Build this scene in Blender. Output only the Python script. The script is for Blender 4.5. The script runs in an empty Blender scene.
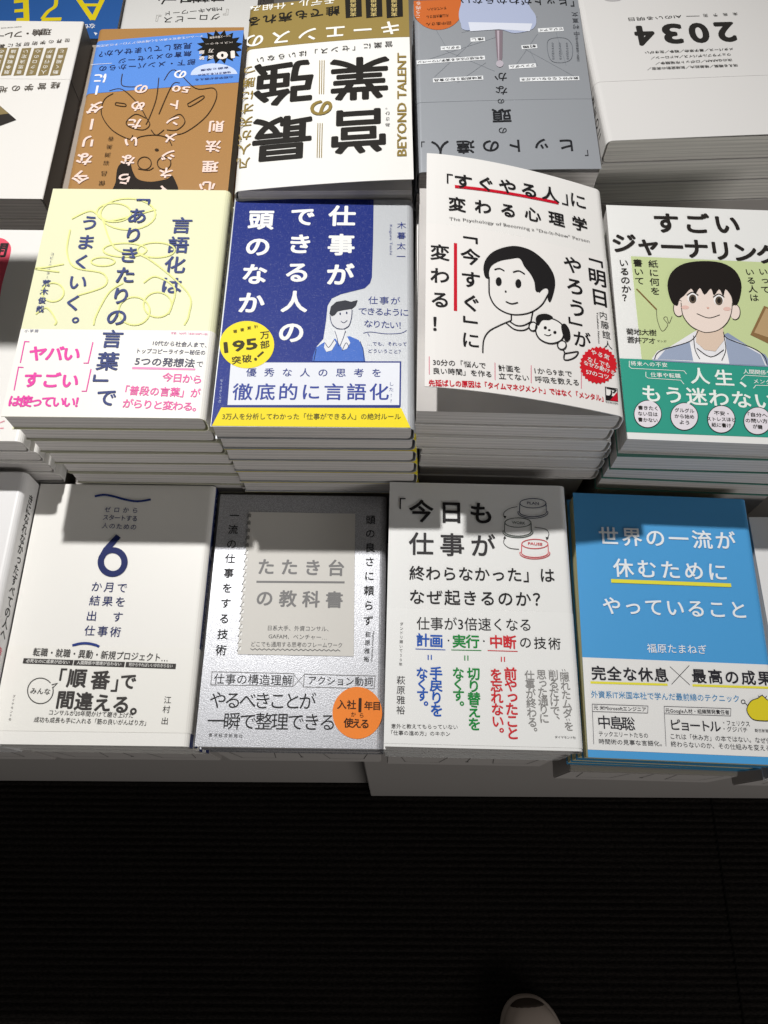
import bpy, bmesh, math, random
from mathutils import Vector, Matrix
random.seed(7)
SC = bpy.context.scene
COL = SC.collection
HC = 1.36            # camera height above the carpet (m)

# ------------------------------------------------------------------ camera
cam = bpy.data.cameras.new('camera'); cam.sensor_fit = 'HORIZONTAL'; cam.sensor_width = 36.0
cam.lens = 790.0 / 768.0 * 36.0; cam.clip_start = 0.01
co = bpy.data.objects.new('camera', cam); COL.objects.link(co)
PITCH, ROLL = math.radians(67.04), math.radians(0.35)
co.matrix_world = Matrix.Translation((0, 0, HC)) @ Matrix.Rotation(math.pi/2 - PITCH, 4, 'X') @ Matrix.Rotation(ROLL, 4, 'Z')
SC.camera = co
# ------------------------------------------------------------------ light
w = bpy.data.worlds.new('shop_ambient'); SC.world = w; w.use_nodes = True
w.node_tree.nodes['Background'].inputs[0].default_value = (1.0, 0.975, 0.95, 1)
w.node_tree.nodes['Background'].inputs[1].default_value = 0.072

def spot(name, loc, target, watts, size_deg, blend, radius, color):
    l = bpy.data.lights.new(name, 'SPOT'); l.energy = watts; l.spot_size = math.radians(size_deg); l.spot_blend = blend
    l.shadow_soft_size = radius; l.color = color
    o = bpy.data.objects.new(name, l); COL.objects.link(o); o.location = loc
    o.rotation_euler = (Vector(target) - Vector(loc)).to_track_quat('-Z', 'Y').to_euler()
    return o
spot('track_spotlight', (-0.33, 0.80, HC + 0.80), (-0.06, 0.12, HC - 0.50), 82, 85, 0.9, 0.026, (1.0, 0.985, 0.962))
al = bpy.data.lights.new('front_fill_light', 'AREA'); al.energy = 34; al.shape = 'RECTANGLE'; al.size = 2.4; al.size_y = 0.6; al.color = (1, 0.97, 0.94)  # unseen fill lamp, added to brighten the front faces of the stacks
ao = bpy.data.objects.new('front_fill_light', al); COL.objects.link(ao); ao.location = (2.1, -2.7, 1.75)
ao.rotation_euler = (Vector((0, .3, .9)) - Vector(ao.location)).to_track_quat('-Z', 'Y').to_euler()
SC.view_settings.view_transform = 'Standard'; SC.view_settings.look = 'None'
SC.view_settings.exposure = 0.0; SC.view_settings.gamma = 1.0; SC.view_settings.use_curve_mapping = False

# ------------------------------------------------------------------ helpers
def lin(hexs):
    v = [int(hexs[i:i+2], 16) / 255 for i in (1, 3, 5)]
    return tuple(c / 12.92 if c <= .04045 else ((c + .055) / 1.055) ** 2.4 for c in v) + (1,)
MATS = {}
def mat(name, hexs, rough=.5, metal=0., spec=.4, build=None):
    k = (name, hexs)
    if k in MATS: return MATS[k]
    m = bpy.data.materials.new(name); m.use_nodes = True
    nt = m.node_tree; b = nt.nodes['Principled BSDF']
    b.inputs['Base Color'].default_value = lin(hexs); b.inputs['Roughness'].default_value = rough
    b.inputs['Metallic'].default_value = metal; b.inputs['Specular IOR Level'].default_value = spec
    if build: build(nt, b, lin(hexs))
    MATS[k] = m
    return m
def N(nt, typ, **kw):
    n = nt.nodes.new(typ)
    for k, v in kw.items():
        if k in n.inputs: n.inputs[k].default_value = v
        else: setattr(n, k, v)
    return n
def paper_grain(nt, b, c):
    tc = N(nt, 'ShaderNodeTexCoord'); no = N(nt, 'ShaderNodeTexNoise', Scale=900.0, Detail=2.0)
    bu = N(nt, 'ShaderNodeBump', Strength=.08, Distance=.0004)
    nt.links.new(tc.outputs['Object'], no.inputs['Vector']); nt.links.new(no.outputs['Fac'], bu.inputs['Height']); nt.links.new(bu.outputs['Normal'], b.inputs['Normal'])
def page_lines(nt, b, c):
    tc = N(nt, 'ShaderNodeTexCoord'); mp = N(nt, 'ShaderNodeMapping'); mp.inputs['Scale'].default_value = (6, 6, 900)
    no = N(nt, 'ShaderNodeTexNoise', Scale=2.2, Detail=3.0)
    wv = N(nt, 'ShaderNodeTexWave', Scale=88.0, Distortion=.6, Detail=1.0); wv.bands_direction = 'Z'
    mx = N(nt, 'ShaderNodeMixRGB', blend_type='MULTIPLY'); mx.inputs[0].default_value = 1
    rp = N(nt, 'ShaderNodeValToRGB'); rp.color_ramp.elements[0].position = .3; rp.color_ramp.elements[0].color = (c[0]*.74, c[1]*.74, c[2]*.74, 1)
    rp.color_ramp.elements[1].position = .65; rp.color_ramp.elements[1].color = c
    rw = N(nt, 'ShaderNodeValToRGB'); rw.color_ramp.elements[0].position = 0.0; rw.color_ramp.elements[0].color = (.82, .82, .82, 1); rw.color_ramp.elements[1].position = .25; rw.color_ramp.elements[1].color = (1, 1, 1, 1)
    nt.links.new(tc.outputs['Object'], mp.inputs['Vector']); nt.links.new(mp.outputs[0], no.inputs['Vector']); nt.links.new(no.outputs['Fac'], rp.inputs[0])
    nt.links.new(tc.outputs['Object'], wv.inputs['Vector']); nt.links.new(wv.outputs['Fac'], rw.inputs[0])
    nt.links.new(rp.outputs[0], mx.inputs[1]); nt.links.new(rw.outputs[0], mx.inputs[2]); nt.links.new(mx.outputs[0], b.inputs['Base Color'])
def silver_flakes(nt, b, c):
    tc = N(nt, 'ShaderNodeTexCoord'); no = N(nt, 'ShaderNodeTexNoise', Scale=1500.0, Detail=1.0)
    rp = N(nt, 'ShaderNodeValToRGB'); rp.color_ramp.elements[0].position = .38; rp.color_ramp.elements[0].color = (c[0]*.78, c[1]*.78, c[2]*.8, 1)
    rp.color_ramp.elements[1].position = .64; rp.color_ramp.elements[1].color = (min(c[0]*1.25, 1), min(c[1]*1.25, 1), min(c[2]*1.27, 1), 1)
    bu = N(nt, 'ShaderNodeBump', Strength=.25, Distance=.0004)
    nt.links.new(tc.outputs['Object'], no.inputs['Vector']); nt.links.new(no.outputs['Fac'], rp.inputs[0]); nt.links.new(rp.outputs[0], b.inputs['Base Color'])
    nt.links.new(no.outputs['Fac'], bu.inputs['Height']); nt.links.new(bu.outputs['Normal'], b.inputs['Normal'])
def weave_glints(nt, b, c):
    tc = N(nt, 'ShaderNodeTexCoord')
    facs = []
    for sc in ((2600, 420, 100), (420, 2600, 100)):
        mp = N(nt, 'ShaderNodeMapping'); mp.inputs['Scale'].default_value = sc
        no = N(nt, 'ShaderNodeTexNoise', Scale=1.0, Detail=2.0)
        nt.links.new(tc.outputs['Object'], mp.inputs['Vector']); nt.links.new(mp.outputs[0], no.inputs['Vector']); facs.append(no)
    mx = N(nt, 'ShaderNodeMath', operation='MAXIMUM'); nt.links.new(facs[0].outputs['Fac'], mx.inputs[0]); nt.links.new(facs[1].outputs['Fac'], mx.inputs[1])
    rp = N(nt, 'ShaderNodeValToRGB'); rp.color_ramp.elements[0].position = .62; rp.color_ramp.elements[0].color = c
    rp.color_ramp.elements[1].position = .9; rp.color_ramp.elements[1].color = tuple(min(1, q*.75 + .2) for q in c[:3]) + (1,)  # pale flecks paint the glints of the foil weave into the colour
    bu = N(nt, 'ShaderNodeBump', Strength=.3, Distance=.0003)
    nt.links.new(mx.outputs[0], rp.inputs[0]); nt.links.new(rp.outputs[0], b.inputs['Base Color'])
    nt.links.new(mx.outputs[0], bu.inputs['Height']); nt.links.new(bu.outputs['Normal'], b.inputs['Normal'])
def cover_mat(hexs, kind=None):
    if kind == 'silver': return mat('silver_jacket', hexs, .42, .45, .5, silver_flakes)
    if kind == 'silver2': return mat('satin_silver_jacket', hexs, .4, .4, .5)
    if kind == 'cloth': return mat('woven_foil_jacket', hexs, .45, .2, .4, weave_glints)
    return mat('coated_paper', hexs, .42, 0, .35, paper_grain)
def ink(hexs, kind=None):
    if kind == 'cloth' and hexs in ('#0f2678', '#3d66b8'): return mat('woven_foil_ink', hexs, .5, .1, .2, weave_glints)
    return mat('printed_ink', hexs, .55, 0, .18)

def mesh_obj(name, verts, faces, mats, parent=None, mi=None, smooth=False):
    me = bpy.data.meshes.new(name); me.from_pydata(verts, [], faces)
    for m in mats: me.materials.append(m)
    if mi: me.polygons.foreach_set('material_index', mi)
    if smooth: me.polygons.foreach_set('use_smooth', [True] * len(me.polygons))
    me.update()
    o = bpy.data.objects.new(name, me); COL.objects.link(o)
    if parent: o.parent = parent
    return o
def bm_obj(name, bm, mats, parent=None):
    me = bpy.data.meshes.new(name); bm.to_mesh(me); bm.free()
    for m in mats: me.materials.append(m)
    o = bpy.data.objects.new(name, me); COL.objects.link(o)
    if parent: o.parent = parent
    return o
def box_bm(bm, x0, x1, y0, y1, z0, z1, bevel=0):
    r = bmesh.ops.create_cube(bm, size=1)
    for v in r['verts']: v.co = Vector(((x0+x1)/2 + v.co.x*(x1-x0), (y0+y1)/2 + v.co.y*(y1-y0), (z0+z1)/2 + v.co.z*(z1-z0)))
    if bevel:
        es = list({e for v in r['verts'] for e in v.link_edges})
        bmesh.ops.bevel(bm, geom=es, offset=bevel, segments=2, affect='EDGES')
def thing(name, label, cat, loc=(0, 0, 0), rz=0., group=None):
    o = bpy.data.objects.new(name, None); o.empty_display_size = .02; COL.objects.link(o)
    o.location = loc; o.rotation_euler = (0, 0, rz); o['label'] = label; o['category'] = cat
    if group: o['group'] = group
    return o

# ------------------------------------------------------------------ the setting
def carpet():
    V, F = [], []
    pitch, x0, x1 = .0098, -2.2, 2.2
    xs = [x0 + (x1 - x0) * i / 110 for i in range(111)]
    y = -1.0; rows = 0
    prof = ((0, 0), (.22, .0022), (.5, .003), (.78, .0022))
    ys = []
    while y < .45:
        for a, z in prof: ys.append((y + a * pitch, z))
        y += pitch
    ys = [(-2.5, 0)] + ys + [(1.9, 0)]
    for yy, z in ys:
        for x in xs: V.append((x, yy, z * (1 + .12 * math.sin(x * 171 + yy * 37)) + .0))
    n = len(xs)
    for j in range(len(ys) - 1):
        for i in range(n - 1): F.append((j*n+i, j*n+i+1, (j+1)*n+i+1, (j+1)*n+i))
    def cm(nt, b, c):
        tc = N(nt, 'ShaderNodeTexCoord'); no = N(nt, 'ShaderNodeTexNoise', Scale=420.0, Detail=4.0)
        mp = N(nt, 'ShaderNodeMapping'); mp.inputs['Scale'].default_value = (.5, 1, 1)
        rp = N(nt, 'ShaderNodeValToRGB'); rp.color_ramp.elements[0].position = .35; rp.color_ramp.elements[0].color = (c[0]*.45, c[1]*.45, c[2]*.45, 1)
        rp.color_ramp.elements[1].position = .7; rp.color_ramp.elements[1].color = tuple(q*1.6 for q in c[:3]) + (1,)
        bu = N(nt, 'ShaderNodeBump', Strength=.6, Distance=.002)
        nt.links.new(tc.outputs['Object'], mp.inputs['Vector']); nt.links.new(mp.outputs[0], no.inputs['Vector']); nt.links.new(no.outputs['Fac'], rp.inputs[0]); nt.links.new(rp.outputs[0], b.inputs['Base Color'])
        nt.links.new(no.outputs['Fac'], bu.inputs['Height']); nt.links.new(bu.outputs['Normal'], b.inputs['Normal'])
    o = mesh_obj('floor', V, F, [mat('ribbed_black_carpet', '#1b1816', .95, 0, .1, cm)], smooth=True)
    o['kind'] = 'structure'
    bm = bmesh.new(); box_bm(bm, .5315, .5335, -2.5, .45, .0005, .0036)
    s = bm_obj('trim_1', bm, [mat('carpet_seam', '#0c0a09', .95, 0, .1)]); s['kind'] = 'structure'
carpet()
bm = bmesh.new(); box_bm(bm, -2.2, 2.2, 1.9, 2.0, 0, 2.8); o = bm_obj('wall_back', bm, [mat('shop_wall', '#8d8a86', .8)]); o['kind'] = 'structure'

LAM = mat('grey_laminate', '#a39e9a', .5, 0, .35, paper_grain)
DRK = mat('dark_gap', '#1c1a19', .8)
def cabinet(label, x0, x1, yf):
    o = thing('display_cabinet', label, 'cabinet', ((x0+x1)/2, yf, 0))
    hw = (x1 - x0) / 2
    bm = bmesh.new(); box_bm(bm, -hw, hw, .012, 1.05, .03, .675, .001); bm_obj('carcass', bm, [LAM], o)
    bm = bmesh.new(); box_bm(bm, -hw, hw, 0, 1.06, .6755, .70, .0015); bm_obj('top_panel', bm, [LAM], o)
    bm = bmesh.new(); box_bm(bm, -hw + .001, hw - .001, .0, .011, .0, .674, .001); bm_obj('front_panel', bm, [LAM], o)
cabinet('grey white laminate display cabinet under the left half of the book table', -1.05, -.0205, .0958)
cabinet('grey white laminate display cabinet under the right half of the book table', -.0195, 1.05, .0758)

# ------------------------------------------------------------------ book layout (metres; z = top cover height relative to the camera)
BOOKS = {
 'A0': {'x': -0.324, 'y': 0.154, 'z': -0.515, 'yaw': -0.3, 'w': 0.131, 'h': 0.188, 't': 0.026, 'n': 3, 'jac': '#e9e8e8'},
 'A1': {'x': -0.192, 'y': 0.1541, 'z': -0.5365, 'yaw': -0.37, 'w': 0.131, 'h': 0.188, 't': 0.0165, 'n': 4, 'jac': '#eceae5', 'spine_col': '#1f3478', 'band': (-0.0855, -0.0288), 'band_col': '#eceae4'},
 'A2': {'x': -0.061, 'y': 0.151, 'z': -0.541, 'yaw': -0.45, 'w': 0.1248, 'h': 0.1825, 't': 0.0165, 'n': 3, 'mat': 'silver', 'band': (-0.09125, -0.0365), 'jac': '#acadb0'},
 'A3': {'x': 0.0658, 'y': 0.1499, 'z': -0.519, 'yaw': -1.06, 'w': 0.1268, 'h': 0.185, 't': 0.0165, 'n': 5, 'jac': '#e9e9e7', 'band': (-0.0906, -0.0022), 'band_col': '#ebebe9'},
 'A4': {'x': 0.2003, 'y': 0.1458, 'z': -0.5323, 'yaw': -1.97, 'w': 0.128, 'h': 0.188, 't': 0.0165, 'n': 4, 'jac': '#4d9ed8', 'pages': '#dcd6a6', 'band': (-0.0892, -0.0288), 'band_col': '#e7e6e4'},
 'A5': {'x': 0.3395, 'y': 0.137, 'z': -0.552, 'yaw': -0.5, 'w': 0.128, 'h': 0.188, 't': 0.0165, 'n': 3, 'jac': '#e4e2e0'},
 'B0': {'x': -0.3095, 'y': 0.342, 'z': -0.473, 'yaw': -0.3, 'w': 0.13, 'h': 0.182, 't': 0.0165, 'n': 4, 'lean': 0.0022, 'jac': '#eceae6'},
 'B1': {'x': -0.1764, 'y': 0.3411, 'z': -0.434, 'yaw': -0.27, 'w': 0.128, 'h': 0.188, 't': 0.0165, 'n': 7, 'lean': 0.0026, 'under': '#c9c8b4', 'jac': '#e5e5c0', 'band': (-0.094, -0.0279), 'band_col': '#f1efe9'},  # lower jackets tinted darker, painting in the shade on their edges
 'B2': {'x': -0.045, 'y': 0.3372, 'z': -0.4379, 'yaw': -0.21, 'w': 0.129, 'h': 0.188, 't': 0.0165, 'n': 6, 'lean': 0.001, 'mat': 'cloth', 'jac': '#b9bcc0'},
 'B3': {'x': 0.0877, 'y': 0.3463, 'z': -0.436, 'yaw': -1.3, 'w': 0.1325, 'h': 0.188, 't': 0.0165, 'n': 6, 'lift': 0.03, 'bx': 0.0045, 'jac': '#eae8e5', 'band': (-0.094, 0.0316), 'band_col': '#ece9e6'},
 'B4': {'x': 0.2314, 'y': 0.346, 'z': -0.46, 'yaw': -2.08, 'w': 0.1365, 'h': 0.2005, 't': 0.0205, 'n': 4, 'jac': '#e6e6e4', 'under': '#5f9587', 'band': (-0.0952, -0.0376), 'band_col': '#319a86'},
 'C1': {'x': -0.35, 'y': 0.584, 'z': -0.488, 'yaw': -0.2, 'w': 0.148, 'h': 0.21, 't': 0.024, 'n': 3, 'flip': 1, 'spine': -1, 'r': 0.0012, 'shaded_spine': 1, 'under': '#a89c90', 'jac': '#ebe8e3', 'spine_col': '#2c2724', 'band': (-0.105, -0.0309), 'band_col': '#ece9e4'},  # spine and band fold coloured dark to stand for that side's shade
 'C2': {'x': -0.188, 'y': 0.5633, 'z': -0.4721, 'yaw': 0.45, 'w': 0.128, 'h': 0.188, 't': 0.02, 'n': 2, 'flip': 1, 'lift': 0.002, 'skew': 0.09, 'jac': '#ab7f4a', 'band': (-0.0841, -0.0202), 'band_col': '#5b8fe0'},
 'C3': {'x': -0.0459, 'y': 0.5284, 'z': -0.4297, 'yaw': 0.77, 'w': 0.128, 'h': 0.196, 't': 0.02, 'n': 3, 'flip': 1, 'lift': 0.0105, 'jac': '#ecebe7', 'spine_col': '#8f7f52', 'band': (-0.098, -0.0474), 'band_col': '#947f45'},
 'C4': {'x': 0.0895, 'y': 0.5505, 'z': -0.437, 'yaw': 0.2, 'w': 0.135, 'h': 0.188, 't': 0.02, 'n': 3, 'flip': 1, 'lift': 0.004, 'mat': 'silver2', 'jac': '#a9adb3', 'band': (-0.094, 0.023)},
 'C5': {'x': 0.2455, 'y': 0.6012, 'z': -0.44, 'yaw': 2.85, 'w': 0.168, 'h': 0.21, 't': 0.022, 'n': 3, 'flip': 1, 'lift': 0.002, 'pages': '#e8e5de', 'jac': '#dad8d6', 'band': (-0.105, 0.0425), 'band_col': '#dad8d6'},
 'D1': {'x': -0.332, 'y': 0.818, 'z': -0.53, 'yaw': 0, 'w': 0.134, 'h': 0.188, 't': 0.0165, 'n': 2, 'flip': 1, 'jac': '#2b5fa6'},
 'D2': {'x': -0.197, 'y': 0.818, 'z': -0.53, 'yaw': 0.4, 'w': 0.134, 'h': 0.188, 't': 0.0165, 'n': 2, 'flip': 1, 'jac': '#e6e5e2'},
}

# cover designs, millimetres from the centre of each cover
DESIGN = {
 'B1': {
  'illustration': [
   ('L',[(-4.67,72.23),(-4.79,70.01),(-5.72,67.93),(-7.41,66.14),(-9.74,64.75),(-12.54,63.86),(-15.64,63.54),(-18.81,63.79),(-21.86,64.6),(-24.58,65.92),(-26.77,67.66),(-28.3,69.71),(-29.05,71.93),(-28.97,74.16),(-28.07,76.26),(-26.39,78.07),(-24.06,79.48),(-21.24,80.39),(-18.11,80.73),(-14.89,80.47),(-11.81,79.64),(-9.09,78.29),(-6.9,76.52),(-5.39,74.46)],1.22,'#e6e89a',2,True),
   ('L',[(12.79,71.02),(12.58,67.32),(11.07,63.87),(8.36,60.91),(4.64,58.62),(0.17,57.16),(-4.76,56.62),(-9.82,57.03),(-14.67,58.38),(-19,60.56),(-22.51,63.45),(-24.96,66.85),(-26.18,70.53),(-26.07,74.25),(-24.63,77.74),(-21.96,80.78),(-18.23,83.14),(-13.69,84.65),(-8.67,85.21),(-3.51,84.78),(1.42,83.39),(5.79,81.13),(9.28,78.17),(11.67,74.72)],1.22,'#e6e89a',2,True),
   ('L',[(30.17,39.03),(29.92,37.33),(28.81,35.73),(26.91,34.36),(24.35,33.29),(21.31,32.6),(17.99,32.34),(14.61,32.52),(11.41,33.13),(8.6,34.13),(6.36,35.46),(4.86,37.02),(4.2,38.71),(4.41,40.41),(5.5,42.02),(7.4,43.41),(9.96,44.49),(13.02,45.19),(16.37,45.46),(19.78,45.28),(23,44.65),(25.83,43.64),(28.06,42.3),(29.54,40.72)],1.19,'#e6e89a',2,True),
   ('L',[(10.69,38.79),(10.37,37.23),(9.05,35.76),(6.8,34.49),(3.8,33.51),(0.24,32.86),(-3.63,32.61),(-7.57,32.77),(-11.29,33.32),(-14.56,34.23),(-17.14,35.44),(-18.87,36.86),(-19.61,38.41),(-19.33,39.97),(-18.03,41.45),(-15.8,42.73),(-12.79,43.73),(-9.21,44.38),(-5.3,44.64),(-1.33,44.48),(2.42,43.92),(5.69,43),(8.27,41.78),(9.97,40.34)],1.19,'#e6e89a',2,True),
   ('L',[(-9.95,28.48),(-10.09,27.5),(-10.77,26.58),(-11.96,25.78),(-13.56,25.17),(-15.47,24.77),(-17.56,24.61),(-19.68,24.72),(-21.7,25.07),(-23.48,25.64),(-24.9,26.4),(-25.85,27.3),(-26.28,28.27),(-26.15,29.25),(-25.48,30.17),(-24.3,30.97),(-22.7,31.6),(-20.78,32),(-18.68,32.16),(-16.54,32.05),(-14.51,31.7),(-12.73,31.12),(-11.32,30.35),(-10.37,29.45)],1.18,'#e6e89a',2,True),
   ('L',[(33.34,-7.27),(33.32,-9.91),(32.67,-12.37),(31.42,-14.49),(29.67,-16.12),(27.53,-17.16),(25.15,-17.53),(22.69,-17.22),(20.31,-16.23),(18.17,-14.65),(16.41,-12.57),(15.15,-10.13),(14.49,-7.49),(14.47,-4.84),(15.1,-2.35),(16.33,-0.19),(18.08,1.48),(20.24,2.54),(22.66,2.92),(25.16,2.6),(27.57,1.59),(29.72,-0.03),(31.48,-2.15),(32.71,-4.62)],1.15,'#e6e89a',2,True),
   ('L',[(19.32,-12.54),(19.34,-15.49),(18.65,-18.24),(17.3,-20.6),(15.38,-22.41),(13.03,-23.57),(10.41,-23.98),(7.68,-23.63),(5.03,-22.54),(2.64,-20.78),(0.66,-18.46),(-0.76,-15.73),(-1.53,-12.79),(-1.6,-9.83),(-0.94,-7.04),(0.39,-4.63),(2.31,-2.77),(4.69,-1.58),(7.36,-1.15),(10.13,-1.51),(12.81,-2.64),(15.23,-4.45),(17.2,-6.82),(18.59,-9.58)],1.15,'#e6e89a',2,True),
   ('L',[(-40.61,2.15),(-40.52,0.14),(-40.94,-1.74),(-41.84,-3.36),(-43.15,-4.6),(-44.79,-5.39),(-46.64,-5.68),(-48.59,-5.44),(-50.49,-4.69),(-52.23,-3.48),(-53.68,-1.9),(-54.75,-0.04),(-55.36,1.97),(-55.47,3.99),(-55.07,5.88),(-54.18,7.52),(-52.87,8.78),(-51.22,9.59),(-49.35,9.88),(-47.38,9.64),(-45.46,8.87),(-43.71,7.65),(-42.26,6.04),(-41.2,4.16)],1.16,'#e6e89a',2,True),
   ('L',[(-45.84,66),(-44.5,66.95),(-42.62,68.41),(-40.41,70.08),(-38.05,71.65),(-35.75,72.83),(-33.7,73.3),(-31.89,72.89),(-30.14,71.81),(-28.46,70.32),(-26.84,68.72),(-25.28,67.28),(-23.77,66.27),(-22.57,65.59),(-21.73,64.98),(-20.95,64.53),(-19.92,64.32),(-18.32,64.43),(-15.84,64.95),(-11.97,66.12),(-6.84,67.91),(-1.12,70.04),(4.5,72.19),(9.34,74.06),(12.7,75.33)],1.21,'#e6e89a',2,False),
   ('L',[(-45.31,56.11),(-45.27,53.91),(-45.28,50.83),(-45.27,47.22),(-45.14,43.44),(-44.84,39.83),(-44.27,36.74),(-43.52,34.06),(-42.68,31.52),(-41.65,29.13),(-40.36,26.94),(-38.73,24.99),(-36.66,23.31),(-33.84,22.05),(-30.25,21.2),(-26.32,20.59),(-22.46,20.02),(-19.08,19.29),(-16.6,18.21),(-14.93,16.74),(-13.71,15.01),(-12.98,13.13),(-12.76,11.21),(-13.08,9.36),(-13.97,7.69),(-15.84,6.12),(-18.75,4.54),(-22.19,3.02),(-25.67,1.66),(-28.67,0.52),(-30.7,-0.32)],1.18,'#e6e89a',2,False),
   ('L',[(-23.56,64.86),(-22.31,61.9),(-20.69,57.67),(-18.74,52.77),(-16.48,47.79),(-13.95,43.31),(-11.15,39.89),(-8.08,37.86),(-4.7,36.82),(-1.03,36.25),(2.92,35.61),(7.13,34.36),(11.56,31.99),(16.64,28.22),(22.45,23.44),(28.48,18.11),(34.19,12.66),(39.1,7.54),(42.7,3.17),(44.85,-0.54),(45.91,-3.93),(46.22,-7.03),(46.07,-9.85),(45.79,-12.42),(45.67,-14.75),(45.57,-16.84),(45.24,-18.69),(44.76,-20.28),(44.25,-21.63),(43.79,-22.73),(43.5,-23.58)],1.17,'#e6e89a',2,False),
   ('L',[(-44.61,25.89),(-45.89,25.57),(-47.7,25.11),(-49.82,24.57),(-52.04,24.01),(-54.15,23.49),(-55.93,23.07),(-57.65,22.76),(-59.52,22.53),(-61.29,22.33),(-62.67,22.14),(-63.39,21.92),(-63.17,21.64),(-61.61,21.26),(-58.82,20.8),(-55.37,20.32),(-51.83,19.85),(-48.75,19.45),(-46.68,19.17)],1.18,'#e6e89a',2,False),
   ('L',[(-56.31,-15.99),(-55.64,-15.26),(-54.73,-14.09),(-53.63,-12.79),(-52.42,-11.62),(-51.17,-10.87),(-49.93,-10.83),(-48.58,-11.7),(-47.06,-13.3),(-45.49,-15.31),(-44.02,-17.43),(-42.79,-19.38),(-41.92,-20.86),(-41.51,-21.89),(-41.45,-22.71),(-41.62,-23.36),(-41.9,-23.87),(-42.17,-24.28),(-42.31,-24.62)],1.14,'#e6e89a',2,False),
   ('L',[(-1.63,10.47),(-2.58,9.72),(-3.92,8.79),(-5.48,7.63),(-7.12,6.23),(-8.69,4.53),(-10.04,2.52),(-11.2,-0.02),(-12.33,-3.11),(-13.38,-6.47),(-14.32,-9.83),(-15.12,-12.93),(-15.74,-15.5),(-16.16,-17.59),(-16.38,-19.43),(-16.46,-21.02),(-16.46,-22.36),(-16.45,-23.46),(-16.47,-24.31)],1.15,'#e6e89a',2,False),
   ('L',[(12.15,10.64),(12.93,11.4),(13.95,12.61),(15.18,13.97),(16.62,15.19),(18.23,15.96),(19.99,16.01),(22.16,15.31),(24.8,14.11),(27.61,12.47),(30.27,10.47),(32.49,8.18),(33.96,5.67),(34.54,2.56),(34.44,-1.25),(33.9,-5.34),(33.18,-9.26),(32.51,-12.59),(32.13,-14.92)],1.17,'#e6e89a',2,False),
  ],
  'cover_lettering': [
   ('T','v','言語化は',32.52,61.03,31.28,8.77,15.76,0.018,'#3f4a7e',0,2),
   ('T','v','うまくいく。',-32.46,62.47,-32.72,-23.75,14.5,0.018,'#3f4a7e',0,2),
   ('T','v','「ありきたりの言葉」',0.57,86.5,-3.25,-69.99,15.2,0.018,'#3f4a7e',0,5),
   ('T','v','で',0.18,-79.67,0.18,-79.67,14.27,0.018,'#3f4a7e',0,5),
   ('T','v','コピーライター',-54.05,34.43,-54,14.57,2.57,0,'#55597a',0,2),
   ('T','v','荒木俊哉',-53.75,9.56,-54.13,-11.9,5.89,0.02,'#3f4a7e',0,2),
  ],
  'band_lettering': [
   ('T','h','小学館',-59.82,-29.56,-53.23,-29.48,2.68,0,'#55597a',0,2),
   ('S','定価：1650円（本体1500円＋税）',35.56,-30.14,59.74,-30.84,2.06,0,'#e87ab0',0,2),
   ('L',[(-59.24,-54.38),(-59.49,-37.93),(-56.37,-38.14)],0.72,'#e84aa8',2,False),
   ('T','h','ヤバい',-49.22,-47.05,-27.23,-47.03,13.01,0.035,'#e84aa8',0,2),
   ('L',[(-14.79,-37.89),(-15.34,-54.09),(-18.37,-54.13)],0.71,'#e84aa8',2,False),
   ('L',[(-59.29,-75.07),(-59.81,-57.72),(-56.54,-57.92)],0.71,'#e84aa8',2,False),
   ('T','h','すごい',-49.21,-67.03,-24.87,-67.45,12.81,0.035,'#e84aa8',0,2),
   ('L',[(-12.82,-58.59),(-13.23,-75.22),(-16.21,-75.25)],0.7,'#e84aa8',2,False),
   ('T','h','は使っていい！',-57.39,-82.86,-15.72,-83.29,9.09,0.035,'#e84aa8',0,2),
   ('S','10代から社会人まで、',24.6,-38.15,59.97,-39.43,4.3,0.01,'#56566a',0,2),
   ('S','トップコピーライター秘伝の',15.17,-44.35,59.52,-45.27,4.28,0.01,'#56566a',0,2),
   ('S','5つの発想法',14.8,-52.3,53.65,-53.51,7.29,0.02,'#56566a',0,2),
   ('T','h','で',56.93,-53.95,56.93,-53.95,5.26,0,'#56566a',0,2),
   ('P',[(13.56,-56.61),(54.45,-57.31),(54.39,-58.73),(13.58,-58.27)],'#f29ac8',1),
   ('T','h','今日から',37.27,-64.13,56.5,-65.54,7.22,0.02,'#ee6cae',0,2),
   ('S','「普段の言葉」が',11.54,-74.23,59.56,-75.97,7.56,0.02,'#ee6cae',0,2),
   ('T','h','がらりと変わる。',14.45,-83.84,58.97,-85.83,7.31,0.02,'#ee6cae',0,2),
  ],
 },
 'B2': {
  'cover_print': [
   ('P',[(-63.79,90.72),(-3.2,94.82),(35.78,97.54),(35.94,56.68),(35.6,23.89),(34.44,18.77),(30.83,14.42),(22.7,11.8),(14.6,9.2),(8.6,5.63),(5.97,-0.37),(5.42,-12.64),(4.18,-27.08),(0.06,-33.05),(-2.38,-44.76),(-2.02,-52.82),(55.09,-52.2),(55.13,-85.68),(61.19,-93.61),(-64.08,-95.37),(-63.8,-48.9),(-63.47,29.21)],'#0f2678',1),
  ],
  'illustration': [
   ('P',[(-2.36,-45.22),(-2,-40.11),(-0.28,-34.23),(3.93,-30.64),(9.76,-27.49),(21.62,-24.98),(27.65,-28.01),(30.75,-33.89),(32.33,-44.85)],'#3d66b8',2),
   ('P',[(7.46,-7.73),(8,-0.34),(14.81,2.21),(22.01,-1.42),(22.83,-10.01),(21.38,-16.1),(17.47,-19.27),(12.45,-18.61),(9.32,-15.02)],'#d9dade',3),
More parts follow.
